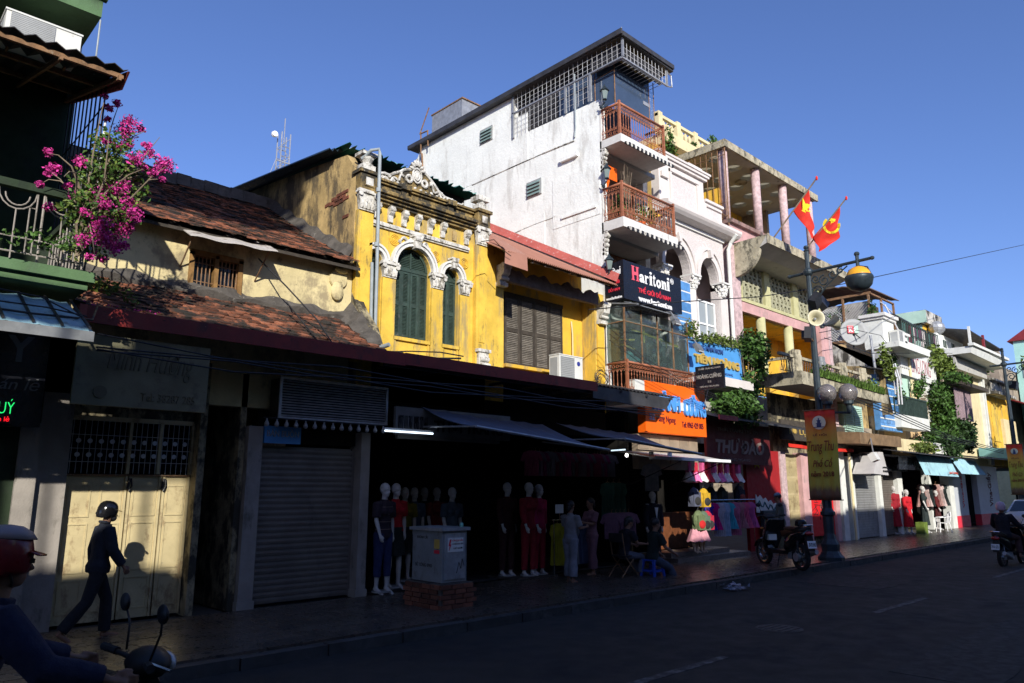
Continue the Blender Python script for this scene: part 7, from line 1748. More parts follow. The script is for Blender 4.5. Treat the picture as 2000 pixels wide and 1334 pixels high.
# --- scooter builder (faces +x)
def scooter(label,bodym,loc,rz,s=1.0,panel='greysheet',stand=True,plate='29-Y3 5412',steer=0):
    t=T('scooter',label,'scooter',(0,0,0))
    def wheel(cx,r,w):
        tm_=MB().tube([(cx+r*math.cos(a*PI/12),0,r+.0+r*math.sin(a*PI/12)) for a in range(24)],w,8,closed=True).done('tyre','rubber',t)
        rm=MB().lathe([(r*.80,-.022),(r*.86,-.026),(r*.86,.026),(r*.80,.022),(r*.80,-.022)],(cx,0,r),24,'y')
        rm.lathe([(.001,-.05),(.045,-.05),(.045,.05),(.001,.05)],(cx,0,r),14,'y')
        for k in range(5):
            a=k*2*PI/5; rm.tube([(cx+.03*math.cos(a),0,r+.03*math.sin(a)),(cx+r*.82*math.cos(a+.15),0,r+r*.82*math.sin(a+.15))],.013,5)
        rm.lathe([(.001,.03),(.09,.03),(.09,.036),(.001,.036)],(cx,0,r),18,'y'); rm.done('rim','chrome',t)
    wheel(.64,.235,.042); wheel(-.62,.225,.048)
    # front fork, fender
    MB().tube([(.64,.075,.25),(.50,.07,.62),(.42,.05,.92)],.018,8).tube([(.64,-.075,.25),(.50,-.07,.62),(.42,-.05,.92)],.018,8).done('fork','chrome',t)
    MB().grid(lambda u,v:(.64+(.285+.01*math.cos((v-.5)*PI))*math.cos(rad(20+150*u)),(v-.5)*.15,.235+(.285+.02*math.cos((v-.5)*PI))*math.sin(rad(20+150*u))),14,6,thick=(0,0,-.006)).done('front_fender',bodym,t)
    # leg shield + front apron
    def apron(u,v): 
        z=.34+.62*u; wd=(.15+.07*math.sin(u*PI*.8)); return (.52-.26*u-.10*((v-.5)*2)**2,(v-.5)*2*wd,z)
    MB().grid(apron,12,10,thick=(-.045,0,-.01)).done('leg_shield',bodym,t,smooth=True)
    MB().prism([(.50,.42),(.57,.60),(.50,.80),(.40,.96),(.34,.80),(.38,.50)],-.07,.07).done('front_cowl',bodym,t)
    # footboard & underbody
    MB().hexa([(-.22,-.13,.25),(.40,-.13,.25),(.40,.13,.25),(-.22,.13,.25)],[(-.25,-.16,.33),(.46,-.15,.33),(.46,.15,.33),(-.25,.16,.33)]).done('footboard','black',t)
    # rear body
    rb=MB(); ringy=[(-.20,.30,.52,.10),(-.30,.32,.66,.15),(-.50,.42,.72,.16),(-.72,.52,.76,.13),(-.90,.62,.78,.07)]
    base=len(rb.v); n=12
    for (x,z0,z1,hw) in ringy:
        zc=(z0+z1)/2; hz=(z1-z0)/2
        for j in range(n): a=2*PI*j/n; rb.v.append((x,hw*math.cos(a)*(1+.15*abs(math.sin(a))),zc+hz*math.sin(a)))
    for i in range(len(ringy)-1):
        for j in range(n): rb.f.append((base+i*n+j,base+i*n+(j+1)%n,base+(i+1)*n+(j+1)%n,base+(i+1)*n+j))
    rb.f.append(tuple(base+j for j in range(n))[::-1]); rb.f.append(tuple(base+4*n+j for j in range(n))); rb.done('rear_body',bodym,t,smooth=True)
    MB().hexa([(-.88,-.09,.74),(.0-.16,-.11,.60),(-.16,.11,.60),(-.88,.09,.74)],[(-.90,-.085,.83),(-.14,-.11,.72),(-.14,.11,.72),(-.90,.085,.83)]).ell((-.5,0,.77),(.38,.125,.055),14,8).done('seat',mat('brown black seat vinyl',(.035,.022,.018),.45,.2,6,.2),t,smooth=True)
    MB().tube([(-.62,.11,.80),(-.92,.10,.86),(-1.0,0,.87),(-.92,-.10,.86),(-.62,-.11,.80)],.014,8).done('grab_rail','chrome',t)
    # engine, exhaust, swing arm
    MB().box(-.62,-.20,-.10,.02,.16,.30).lathe([(.001,-.09),(.10,-.09),(.10,.0),(.001,.0)],(-.34,-.03,.25),16,'y').lathe([(.001,.06),(.085,.06),(.085,.12),(.001,.12)],(-.60,0,.225),16,'y').done('engine','galv',t)
    MB().tube([(-.20,-.10,.20),(-.35,-.13,.17),(-.50,-.15,.22),(-.90,-.16,.34)],[.02,.02,.045,.05],10).done('exhaust','galv',t)
    MB().tube([(-.62,.09,.24),(-.68,.10,.55)],.022,8).tube([(-.62,-.07,.24),(-.68,-.08,.55)],.022,8).done('shock','chrome',t)
    # rear fender + plate
    MB().hexa([(-.98,-.07,.36),(-.90,-.07,.36),(-.90,.07,.36),(-.98,.07,.36)],[(-.93,-.07,.66),(-.85,-.07,.66),(-.85,.07,.66),(-.93,.07,.66)]).done('rear_fender','black',t)
    pl=MB().hexa([(-1.005,-.095,.42),(-.995,-.095,.42),(-.995,.095,.42),(-1.005,.095,.42)],[(-.975,-.095,.56),(-.965,-.095,.56),(-.965,.095,.56),(-.975,.095,.56)]).done('plate','signwhite',t)
    text(plate,.08,-.08,.455,.53,-.998,'black',pl,depth=.004,face='-x')
    MB().ell((-.93,0,.70),(.05,.10,.045)).done('tail_light',mat('red tail lamp',(.35,.01,.01),.2,.1,2,0,spec=.8),t,smooth=True)
    # handlebar
    hb=MB().tube([(.30,.33,1.02),(.34,.15,1.00),(.40,0,.97),(.34,-.15,1.00),(.30,-.33,1.02)],.013,8).ell((.40,0,.98),(.10,.15,.075)).done('handlebar','black',t,smooth=True)
    for sg in (-1,1):
        MB().tube([(.325,sg*.22,1.01),(.295,sg*.345,1.02)],.02,8).done('grip','rubber',hb); MB().tube([(.35,sg*.16,1.01),(.40,sg*.30,.99)],.007,5).done('brake_lever','chrome',hb)
        m_=MB().tube([(.35,sg*.17,1.02),(.37,sg*.22,1.14),(.36,sg*.25,1.20)],.006,5).ell((.355,sg*.27,1.235),(.018,.062,.045),12,8).done('mirror','black',t,smooth=True)
    MB().ell((.485,0,.97),(.04,.085,.05)).done('headlight',mat('headlight glass',(.5,.52,.55),.1,.1,2,0,spec=.9),t,smooth=True)
    for sg in (-1,1): MB().ell((.53,sg*.10,.74),(.03,.04,.025)).done('indicator',mat('amber indicator',(.6,.2,.02),.3,.1,2,0),t)
    MB().box(.30,.42,-.10,.10,.50,.62).done('glove_panel',panel,t)
    if stand: MB().tube([(-.05,.10,.26),(-.10,.20,.02),(-.12,.22,.01)],.011,6).done('side_stand','black',t)
    place(t,loc,rz,s); return t
# front wheel at (16.35,8.75), rear (15.85,7.5) -> heading
hd_=math.atan2(8.75-7.45,16.45-15.75)
sct=scooter('dark scooter parked at the kerb with its front wheel towards the clothes shop','blackgloss',((16.4+15.8)/2,(8.78+7.45)/2,.125),hd_,1.06,panel='acwhite')
sct.location.z=.13
# helmet on the parked scooter's mirror side
hm_=MB().lathe([(.001,.12),(.07,.11),(.11,.07),(.125,.0),(.12,-.03)],(0,0,0),18); hm_.v=[(x+16.0,y+8.05,z+1.12) for x,y,z in hm_.v]
t=hm_.thing('helmet','blackgloss','black helmet resting on the seat end of the parked dark scooter','helmet'); t.location=(15.72,7.46,1.02)

# --- foreground rider
random.seed(3)
p={'lean':14,'leg':((78,-8),(78,-8)),'hip':.80,'abd':.12,'foot':(0,0),'arm':((38,74),(38,74)),'out':.32,'fout':.05,'neck':6,'curl':.9}
g=fig_meshes(p,.008); t=T('person','person on a scooter in the near left corner, red and white helmet, blue shirt','person',(0,0,0))
put(t,'body',g['body']); put(t,'shirt',g['shirt'](.020,cloth('dark blue shirt cloth',(.012,.016,.045)),1.93,.03)); put(t,'trousers',g['trousers'](.014,MC['dark trouser cloth'],.95,.01))
helmet(t,g['hp'],mat('red helmet shell',(.20,.008,.015),.25,.1,3,0,spec=.6)); eyes(t,g['hp'])
cp=MB().lathe([(.001,.157),(.047,.152),(.084,.132),(.108,.100),(.104,.098)],(-.012,0,0),22); cp.v=[(x*1.08,y*.92,z) for x,y,z in cp.v]; hm(cp,g['hp'],None); put(t,'helmet_top',cp.mesh('helmet_top',mat('dull pink white helmet top',(.30,.24,.24),.4,.1,3,0),True))
vz=MB().box(.078,.10,-.06,.06,.0,.02); hm(vz,g['hp'],None); put(t,'sunglasses',vz.mesh('sunglasses','black'))
FR=(.63,3.95,0.0); place(t,(FR[0]-.06,FR[1],.02),0.0,1.0)
scooter('scooter ridden past in the near left corner, dark with a pale front apron','black',(FR[0]+.32,FR[1],0),0.0,1.0,stand=False)
# --- rider on the right, seen from behind
p2={'lean':8,'leg':((80,-6),(80,-6)),'hip':.78,'abd':.16,'arm':((32,70),(32,70)),'out':.42,'fout':.03,'neck':2,'curl':.9}
g=fig_meshes(p2,.011); t=T('person','person riding away on a scooter at right in black top and pink helmet','person',(0,0,0))
put(t,'body',g['body']); put(t,'shirt',g['shirt'](.022,cloth('black top cloth',(.012,.013,.02)),1.9,.03)); put(t,'trousers',g['trousers'](.014,cloth('dark brown trouser cloth',(.06,.03,.03)),.9,.01))
helmet(t,g['hp'],mat('pale pink helmet shell',(.5,.35,.42),.3,.1,3,0)); hair(t,g['hp'],'black')
place(t,(21.25,5.05,.0),-.12,.93)
scooter('dark scooter ridden away down the road at right, plate facing the camera','blackgloss',(21.60,5.0,0),-.12,.93,stand=False,plate='29-N1 6375')
# --- man behind the parked scooter
p={'lean':2,'leg':((4,0),(-3,-5)),'arm':((8,35),(8,30)),'out':.12,'neck':14}
g=fig_meshes(p,.012); t=T('person','person behind the parked scooter in a grey green shirt and pale blue cap','person',(0,0,0))
put(t,'body',g['body']); put(t,'shirt',g['shirt'](.02,cloth('grey green shirt cloth',(.10,.11,.09)),1.5,.02)); put(t,'trousers',g['trousers'](.014,cloth('khaki trouser cloth',(.10,.085,.05)),.95,.01)); hair(t,g['hp'])
cp=MB().lathe([(.001,.155),(.06,.145),(.10,.10),(.108,.06)],(-.02,0,0),18); hm(cp,g['hp'],None); put(t,'cap',cp.mesh('cap',cloth('pale blue cap',(.2,.3,.38)),True)); place(t,(18.6,9.35,.125),1.9,.90)
# --- two women by the racks
pw={'lean':0,'leg':((6,-2),(-4,-6)),'arm':((20,100),(20,95)),'out':.08,'neck':12}
g=fig_meshes(pw,.012,gender='f')
t=T('person','woman in pale top and pale grey trousers by the low clothes rack','person',(0,0,0)); put(t,'body',g['body']); put(t,'blouse',g['shirt'](.016,cloth('pale grey blouse',(.20,.20,.22)),.8,.01)); put(t,'trousers',g['trousers'](.02,cloth('pale grey trouser cloth',(.20,.21,.25)),.85,.03)); hair(t,g['hp'],'black',True); place(t,(10.55,9.45,.125),.15,.84)
t2=T('person','woman in a dusty pink set facing back towards the low clothes rack','person',(0,0,0)); put(t2,'body',g['body']); put(t2,'blouse',g['shirt'](.016,cloth('dusty pink blouse',(.22,.11,.14)),.8,.01)); put(t2,'trousers',g['trousers'](.02,cloth('dusty pink trouser cloth',(.20,.10,.13)),.8,.03)); hair(t2,g['hp'],'black',True); place(t2,(11.75,9.95,.125),2.9,.86)
# --- seated pair
ps={'lean':12,'leg':((84,4),(84,-6)),'hip':.47,'arm':((25,80),(30,85)),'out':.1,'neck':25}
g=fig_meshes(ps,.012,gender='f')
t=T('person','woman in a black top sitting on a folding chair, looking down','person',(0,0,0)); put(t,'body',g['body']); put(t,'blouse',g['shirt'](.015,MC['black top cloth'],.7,.01)); put(t,'trousers',g['trousers'](.014,cloth('faded denim',(.09,.10,.13)),.8,.01)); hair(t,g['hp'],'black',True); place(t,(12.0,9.35,.12),-.25,.9)
pm2={'lean':10,'leg':((72,10),(64,22)),'hip':.36,'arm':((20,50),(25,60)),'out':.15,'neck':10}
g=fig_meshes(pm2,.011); t=T('person','man in dark t-shirt and jeans sitting on a low blue plastic stool','person',(0,0,0)); put(t,'body',g['body']); put(t,'shirt',g['shirt'](.018,cloth('dark green t-shirt',(.012,.022,.02)),.75,.02)); put(t,'trousers',g['trousers'](.016,cloth('blue denim',(.05,.065,.10)),.55,.01)); hair(t,g['hp']); place(t,(12.45,9.0,.12),-.35,.95)
# stool and chairs
def stool(loc,label,m):
    t=T('plastic_stool',label,'stool',loc); x,y,z=loc
    MB().box(x-.15,x+.15,y-.15,y+.15,z+.29,z+.315).done('seat',m,t)
    for sx in(-1,1):
        for sy in(-1,1): MB().hexa([(x+sx*.16-.02,y+sy*.16-.02,z),(x+sx*.16+.02,y+sy*.16-.02,z),(x+sx*.16+.02,y+sy*.16+.02,z),(x+sx*.16-.02,y+sy*.16+.02,z)],[(x+sx*.12-.025,y+sy*.12-.025,z+.29),(x+sx*.12+.025,y+sy*.12-.025,z+.29),(x+sx*.12+.025,y+sy*.12+.025,z+.29),(x+sx*.12-.025,y+sy*.12+.025,z+.29)]).done('leg',m,t)
    for s_ in(-1,1): MB().box(x-.13,x+.13,y+s_*.14-.008,y+s_*.14+.008,z+.08,z+.12).box(x+s_*.14-.008,x+s_*.14+.008,y-.13,y+.13,z+.081,z+.121).done('stretcher',m,t)
stool((12.45,9.0,.125),'low blue plastic stool under the man in dark t-shirt',mat('blue stool plastic',(.02,.07,.42),.4,.1,3,0))
t=T('folding_chair','thin framed folding chair under the woman in a black top','chair',(12.0,9.35,.125)); MB().box(11.82,12.2,9.17,9.53,.50,.53).done('seat','black',t)
for sy in(9.19,9.51): MB().tube([(11.72,sy,.125),(12.15,sy,.50)],.012,6).done('leg','rust',t); MB().tube([(12.25,sy,.125),(11.85,sy,.50),(11.76,sy,.95)],.012,6).done('leg','rust',t)
MB().box(11.75,11.78,9.19,9.51,.78,.95).done('backrest','black',t)
def armchair(loc,rz,label):
    t=T('plastic_chair',label,'chair',(0,0,0)); m='signwhite'
    MB().grid(lambda u,v:(-.2+.4*u,-.2+.4*v,.42-.02*math.sin(u*PI)),6,6,thick=(0,0,-.02)).done('seat',m,t)
    for sx,sy in((-1,-1),(1,-1),(-1,1),(1,1)): MB().tube([(sx*.24,sy*.24,0),(sx*.18,sy*.18,.41)],[.022,.018],6).done('leg',m,t)
    for k in range(5): y=-.16+.08*k; MB().tube([(-.2,y,.43),(-.27,y,.82)],.016,5).done('back_slat',m,t)
    MB().tube([(-.2,-.2,.43),(-.26,-.21,.7),(-.29,-.1,.86),(-.29,.1,.86),(-.26,.21,.7),(-.2,.2,.43)],.022,6).done('back_frame',m,t)
    for sy in(-1,1): MB().tube([(.2,sy*.2,.42),(.2,sy*.23,.62),(-.25,sy*.23,.66)],.018,6).done('armrest',m,t)
    place(t,loc,rz,.9)
armchair((33.2,9.9,.125),2.2,'white plastic armchair on the sunlit pavement right of the mannequins')
# --- mannequins
pmn={'lean':1,'leg':((3,0),(-2,-3)),'arm':((-4,6),(6,22)),'out':.14,'neck':3,'foot':(-20,-20)}
gm=fig_meshes(pmn,.013,'mannequin','f')
G_={}
def gmesh(kind,c,nm):
    k=(kind,nm)
    if k in G_: return G_[k]
    m_=cloth(nm,c)
    G_[k]=gm['shirt'](.016,m_,.85,.01) if kind=='top' else gm['shirt'](.016,m_,1.8,.01) if kind=='long' else gm['trousers'](.014,m_,.62,.0) if kind=='capri' else gm['trousers'](.013,m_,.93,.0) if kind=='pants' else gm['skirt'](m_,.48,.35) if kind=='skirt' else gm['skirt'](m_,.75,.45)
    return G_[k]
def mannequin(x,y,rz,parts,label,z=.18,s=.99,grp='shop mannequins',plinth=True):
    t=T('mannequin',label,'mannequin',(0,0,0),grp)
    put(t,'body',gm['body'])
    for nm,(k,c,cn) in parts.items(): put(t,nm,gmesh(k,c,cn))
    b=MB().lathe([(.001,-.03),(.16,-.03),(.16,-.005),(.001,-.005)],(0,0,0),16).mesh('base','galv'); put(t,'base',b)
    place(t,(x,y,z),rz,s); return t
mannequin(7.15,10.55,-1.35,{'top':('top',(.03,.02,.03),'dark plaid top'),'trousers':('capri',(.02,.03,.10),'navy capri cloth')},'white mannequin in a dark plaid top and navy capris, leftmost by the white pillar')
t=[o for o in bpy.data.objects if o.get('label','').startswith('white mannequin in a dark plaid')][0]
pl=MB()
for k in range(4): z=.98+.12*k; pl.tube([(.115*math.cos(a*PI/8)*1.06,.155*math.sin(a*PI/8)*1.05,z) for a in range(16)],.003,4,closed=True)
put(t,'plaid_line',pl.mesh('plaid_line',mat('pale plaid line',(.35,.25,.22),.9,.1,5,0)))
mannequin(7.62,10.9,-1.5,{'top':('top',(.42,.01,.02),'red top cloth'),'skirt':('skirt',(.015,.02,.02),'black skirt cloth')},'white mannequin in a red top and black skirt, second from the white pillar')
mn=[(8.15,11.5,(.16,.13,.01),'olive yellow top','skirt',(.01,.01,.012),'third mannequin from the white pillar, in an olive yellow top'),
    (8.75,11.6,(.06,.09,.13),'grey blue top','skirt',(.01,.01,.012),'fourth mannequin from the white pillar, in a grey blue top'),
    (9.2,11.9,(.02,.025,.02),'black green top','skirt',(.01,.01,.012),'fifth mannequin from the white pillar, in a black green top'),
    (9.6,11.7,(.16,.01,.01),'dark red vest','skirt',(.01,.01,.012),'sixth mannequin from the white pillar, in a dark red vest'),
    (9.75,10.9,(.05,.07,.09),'slate blue top','skirt',(.01,.01,.012),'mannequin in a slate blue top just behind the electric cabinet')]
for (x,y,c,cn,k,c2,l),px_ in zip(mn,(790,808,828,852,882)): x=at(px_,1000,y).x; mannequin(x,y,-1.7+random.uniform(-.3,.3),{'top':('top',c,cn),'skirt':(k,c2,'black skirt cloth')},l,s=.95)
mannequin(10.15,10.75,-1.6,{'top':('long',(.05,.012,.012),'very dark red top'),'trousers':('pants',(.04,.012,.012),'very dark red pants')},'left mannequin of three on a low stand, in very dark red',z=.19,s=1.0)
mannequin(10.45,10.45,-1.5,{'top':('long',(.26,.012,.025),'deep red top'),'trousers':('pants',(.24,.012,.02),'deep red pants')},'middle mannequin of three on a low stand, in deep red',z=.19,s=1.0)
mannequin(10.78,10.5,-1.4,{'top':('long',(.36,.01,.07),'crimson top'),'trousers':('pants',(.30,.01,.03),'crimson pants')},'right mannequin of three on a low stand, in crimson',z=.19,s=.98)
MB().box(9.9,11.0,10.2,11.0,.125,.165).thing('display_stand','darkwood','low wooden stand under three red dressed mannequins','stand')
# sunlit mannequins far right
mannequin(30.75,10.35,-1.9,{'dress':('dress',(.50,.01,.02),'bright red dress'),'top':('long',(.50,.01,.02),'bright red top')},'sunlit mannequin in a bright red dress left of the white plastic chair',s=.92,grp='mannequins on the sunlit pavement')
mannequin(32.1,10.2,-1.4,{'dress':('dress',(.02,.03,.03),'black green dress'),'top':('top',(.02,.03,.03),'black green dress top')},'sunlit mannequin in a black dress with a banded hem beside the white plastic chair',s=1.0,grp='mannequins on the sunlit pavement')
mannequin(30.3,10.65,-2.1,{'dress':('dress',(.30,.01,.02),'dark red dress'),'top':('long',(.28,.01,.02),'dark red dress top')},'mannequin in a darker red dress half behind the bright red one',s=1.0,grp='mannequins on the sunlit pavement')
mannequin(34.6,10.5,-1.4,{'dress':('skirt',(.06,.01,.01),'maroon skirt'),'top':('long',(.10,.01,.01),'maroon top')},'shaded mannequin in maroon at the right end of the far clothes shop',s=.9,grp='mannequins on the sunlit pavement')
MB().box(31.3,31.7,10.0,10.3,.125,.55).thing('green_bag','leafy','small yellow green bag standing between the two sunlit mannequins','bag')
# suit mannequin
gs=fig_meshes({'lean':0,'leg':((2,0),(-2,-2)),'arm':((0,8),(0,8)),'out':.16,'neck':0},.012,'mannequin')
t=T('mannequin','mannequin in an open black suit jacket and white shirt at the shop corner','mannequin',(0,0,0)); put(t,'body',gs['body'])
put(t,'shirt',gs['shirt'](.010,'signwhite',.3,0)); put(t,'trousers',gs['trousers'](.018,MC['black top cloth'],.95,.01))
jk=gs['shirt'](.024,MC['black top cloth'],1.9,.02)
o=put(t,'jacket',jk); 
lp=MB().prism([(-.05,1.36),(.05,1.36),(0,1.10)],.135,.150,'x'); put(t,'shirt_front',lp.mesh('shirt_front','signwhite')); lp=MB().prism([(-.09,.93),(.09,.93),(0,1.02)],.135,.150,'x'); put(t,'shirt_tail',lp.mesh('shirt_tail','signwhite'))
place(t,(14.0,10.05,.13),-1.9,.93)

# ================================================================== hanging garments
def garment_mesh(kind,c,nm,seed=0):
    m_=cloth(nm,c); rnd=random.Random(seed)
    if kind=='shirt': out=[(-.22,0),(-.30,-.20),(-.22,-.24),(-.18,-.12),(-.19,-.60),(.19,-.60),(.18,-.12),(.22,-.24),(.30,-.20),(.22,0),(.07,.05),(-.07,.05)]
    elif kind=='dress': out=[(-.14,0),(-.20,-.12),(-.14,-.14),(-.13,-.32),(-.27,-.75),(.27,-.75),(.13,-.32),(.14,-.14),(.20,-.12),(.14,0),(.05,.03),(-.05,.03)]
    elif kind=='long': out=[(-.16,0),(-.2,-.2),(-.15,-.3),(-.18,-.95),(.18,-.95),(.15,-.3),(.2,-.2),(.16,0),(.05,.04),(-.05,.04)]
    else: out=[(-.13,0),(-.24,-.36),(.24,-.36),(.13,0)]
    mb=MB(); n=len(out)
    front=[(x,-.03-.012*math.sin(x*40+i),z) for i,(x,z) in enumerate(out)]; back=[(x,.03,z) for x,z in out]
    mb.add(front+back,[tuple(range(n)),tuple(range(2*n-1,n-1,-1))]+[(i,(i+1)%n,(i+1)%n+n,i+n) for i in range(n)])
    for k in range(6):
        x=-.10+.04*k; mb.tube([(x*.8,-.035,-.15),(x*1.2,-.045,-.35),(x*1.5,-.035,out[4][1] if len(out)>5 else -.35)],[.008,.014,.016],5)
    return mb.mesh('garment',m_)
gi={}
def hang(kind,c,nm,x,y,z,rz,label,grp=None,s=1.0,cat='clothes'):
    k=(kind,nm)
    if k not in gi: gi[k]=(garment_mesh(kind,c,nm,len(gi)),MB().tube([(-.16,0,-.02),(0,0,.06),(.16,0,-.02)],.008,5).tube([(0,0,.06),(0,0,.12),(.03,0,.14)],.005,5).mesh('hanger','rust'))
    t=T({'dress':'hanging_dress','shirt':'hanging_shirt','long':'hanging_coat','skirt':'hanging_skirt'}[kind],label,cat,(0,0,0),grp)
    put(t,'garment',gi[k][0]); put(t,'hanger',gi[k][1]); t.location=(x,y,z); t.rotation_euler=(0,0,rz); t.scale=(s,s,s); return t
# kids' shop dresses
dl=[(16.75,'dress',(.05,.03,.42),'violet blue dress','violet blue'),(17.0,'dress',(.55,.01,.22),'magenta dress','magenta'),(17.25,'long',(.42,.46,.55),'silver white dress','silver white'),(17.5,'long',(.30,.42,.58),'pale blue dress','pale blue'),(17.75,'dress',(.05,.38,.50),'turquoise dress','turquoise'),
    (18.0,'long',(.42,.12,.22),'rose dress','rose'),(18.25,'dress',(.40,.16,.20),'dusty rose dress','dusty rose'),(18.5,'dress',(.62,.10,.22),'hot pink dress','hot pink'),(18.8,'dress',(.50,.10,.30),'pink tulle dress','pink tulle')]
for x,k,c,nm,l in dl: hang(k,c,nm,x,10.35-.02*(x-16.7),1.42,-.9,l+" child's dress on the rail in front of the dark red wall",'dresses on the rail of the children’s shop' if 0 else 'dresses on the shop rail',s=.85)
MB().tube([(16.5,10.35,1.52),(19.1,10.30,1.52)],.012,6).tube([(16.55,10.35,.13),(16.55,10.35,1.52)],.012,6).tube([(18.95,10.30,.13),(18.95,10.30,1.52)],.012,6).thing('clothes_rail','chrome','thin steel rail carrying the row of bright children dresses','rail')
for k in range(9):
    x=15.95+k*.30; c,nm=[((.75,.70,.66),'cream tulle'),((.80,.20,.45),'pink tulle skirt'),((.78,.74,.72),'white tulle'),((.55,.02,.05),'red tulle')][k%4]
    t=T('hanging_skirt',['leftmost','second','third','fourth','fifth','sixth','seventh','eighth','rightmost'][k]+' frilly '+nm+' in the row under the white awning','clothes',(x,10.3,2.0),'frilly skirts under the white awning')
    MB().grid(lambda u,v:(x+(.05+.13*v)*math.cos(u*2*PI),10.35+(.05+.12*v)*math.sin(u*2*PI)*1.0,2.22-.24*v+.02*math.sin(u*30+k)),30,4).ell((x,10.35,2.02),(.17,.15,.08)).done('tulle',cloth(nm,c),t); MB().box(x-.06,x+.06,10.3,10.4,2.2,2.45).done('bodice',cloth('red bodice' if k%2 else 'pink bodice',(.5,.02,.05) if k%2 else (.6,.1,.25)),t)
def backpack(x,y,z,c,nm,label,c2=(.03,.03,.03),s=1.0):
    t=T('backpack',label,'backpack',(x,y,z),'backpacks outside the shop'); 
    MB().ell((x,y,z),(.20*s,.11*s,.24*s),14,10).box(x-.15*s,x+.15*s,y-.10*s,y+.08*s,z-.22*s,z+.12*s).done('bag',cloth(nm,c),t,smooth=False); MB().ell((x,y-.10*s,z-.09*s),(.13*s,.05*s,.10*s)).done('pocket',cloth(nm+' pocket',c2),t); MB().tube([(x-.05,y,z+.22*s),(x,y,z+.30*s),(x+.05,y,z+.22*s)],.012,5).done('handle','black',t)
backpack(16.0,10.25,1.60,(.09,.10,.15),'slate backpack','slate grey backpack hanging under the frilly skirts at left'); backpack(16.35,10.2,1.58,(.55,.33,.02),'yellow backpack','yellow and black backpack beside the slate grey one',(.03,.03,.03))
backpack(17.5,10.7,1.62,(.02,.025,.03),'black backpack','black backpack in the shaded row behind the dresses'); backpack(18.6,10.5,1.66,(.02,.02,.03),'spotted black backpack','black backpack with a red patch at the right of the shaded row',(.25,.04,.03)); backpack(18.05,10.7,1.62,(.06,.06,.04),'olive black backpack','olive black backpack second from right in the shaded row')
backpack(15.75,10.0,1.06,(.13,.17,.08),'olive green backpack','olive green child backpack with a red round face patch',(.55,.02,.02)); backpack(16.05,10.05,1.04,(.10,.15,.10),'grey green backpack','grey green backpack partly behind the olive green one'); backpack(16.3,10.1,1.04,(.45,.02,.05),'red backpack','small red backpack at the right of the green ones')
# child mannequin legs with tutu
for k,(x,y) in enumerate(((15.65,10.05),(15.95,10.05))):
    t=T('child_mannequin',['left','right'][k]+' pair of beige child mannequin legs below a pale pink tutu','mannequin',(x,y,.30))
    for sx in(-.06,.06): MB().tube([(x+sx,y,.80),(x+sx,y,.55),(x+sx,y-.01,.36),(x+sx,y-.10,.32)],[.055,.045,.028,.02],8).done('leg','mannbeige',t,smooth=True)
    MB().grid(lambda u,v:(x+(.09+.13*v)*math.cos(u*2*PI),y+(.09+.11*v)*math.sin(u*2*PI),.86-.28*v+.015*math.sin(u*40)),30,4).done('tutu',cloth('pale pink tutu',(.60,.28,.33)),t)
# shop interiors
SH=T('clothes_shop','unlit open fronted clothes shop below the yellow houses, dark inside','shop',(10,12,.1))
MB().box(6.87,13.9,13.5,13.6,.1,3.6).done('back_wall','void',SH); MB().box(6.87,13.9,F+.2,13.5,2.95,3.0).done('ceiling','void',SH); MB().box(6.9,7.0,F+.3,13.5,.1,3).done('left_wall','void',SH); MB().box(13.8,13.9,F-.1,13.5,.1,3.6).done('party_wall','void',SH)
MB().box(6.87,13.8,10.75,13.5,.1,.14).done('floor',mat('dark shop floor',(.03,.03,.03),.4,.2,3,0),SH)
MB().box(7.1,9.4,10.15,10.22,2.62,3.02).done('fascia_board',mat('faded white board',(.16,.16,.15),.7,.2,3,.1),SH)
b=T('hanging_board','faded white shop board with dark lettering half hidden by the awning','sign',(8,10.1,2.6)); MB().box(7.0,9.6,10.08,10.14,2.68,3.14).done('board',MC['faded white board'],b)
text('0977 111 761  0985 272 661',7.05,7.65,2.78,3.0,10.08,'black',b); text('THỜI TRANG',7.8,9.4,2.76,3.02,10.08,'black',b,.02)
# upper rows of hanging clothes in the dark shop
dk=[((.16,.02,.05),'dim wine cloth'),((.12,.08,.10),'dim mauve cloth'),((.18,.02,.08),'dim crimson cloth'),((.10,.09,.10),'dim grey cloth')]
ORD=['first','second','third','fourth','fifth','sixth','seventh','eighth','ninth','tenth','eleventh','twelfth','thirteenth','fourteenth','fifteenth','sixteenth']
for k in range(16):
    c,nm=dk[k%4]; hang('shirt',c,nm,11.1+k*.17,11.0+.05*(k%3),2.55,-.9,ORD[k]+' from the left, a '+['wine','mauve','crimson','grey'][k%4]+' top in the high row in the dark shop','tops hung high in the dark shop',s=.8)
for k in range(6): 
    c,nm=[((.28,.25,.01),'mustard cloth'),((.16,.17,.19),'pale slate cloth'),((.05,.07,.13),'dull blue cloth')][k//2]; hang('long',c,nm,10.95+k*.14,10.15,1.10,-1.0,['left ','right '][k%2]+['mustard','slate','dull blue'][k//2]+' garment on the low rack right of the red mannequins','garments on the low rack',s=.8)
MB().tube([(10.8,10.15,1.2),(11.9,10.1,1.2)],.01,6).tube([(10.85,10.15,.13),(10.85,10.15,1.2)],.01,6).tube([(11.85,10.1,.13),(11.85,10.1,1.2)],.01,6).thing('clothes_rail','chrome','low steel rail holding mustard and slate garments','rail')
s=T('price_sign','small white price card on a stick above the low clothes rack','sign',(10.95,10.1,1.2)); MB().box(10.85,11.08,10.1,10.11,1.33,1.50).done('card','acwhite',s); MB().box(10.96,10.98,10.1,10.11,1.2,1.33).done('stick','rust',s)
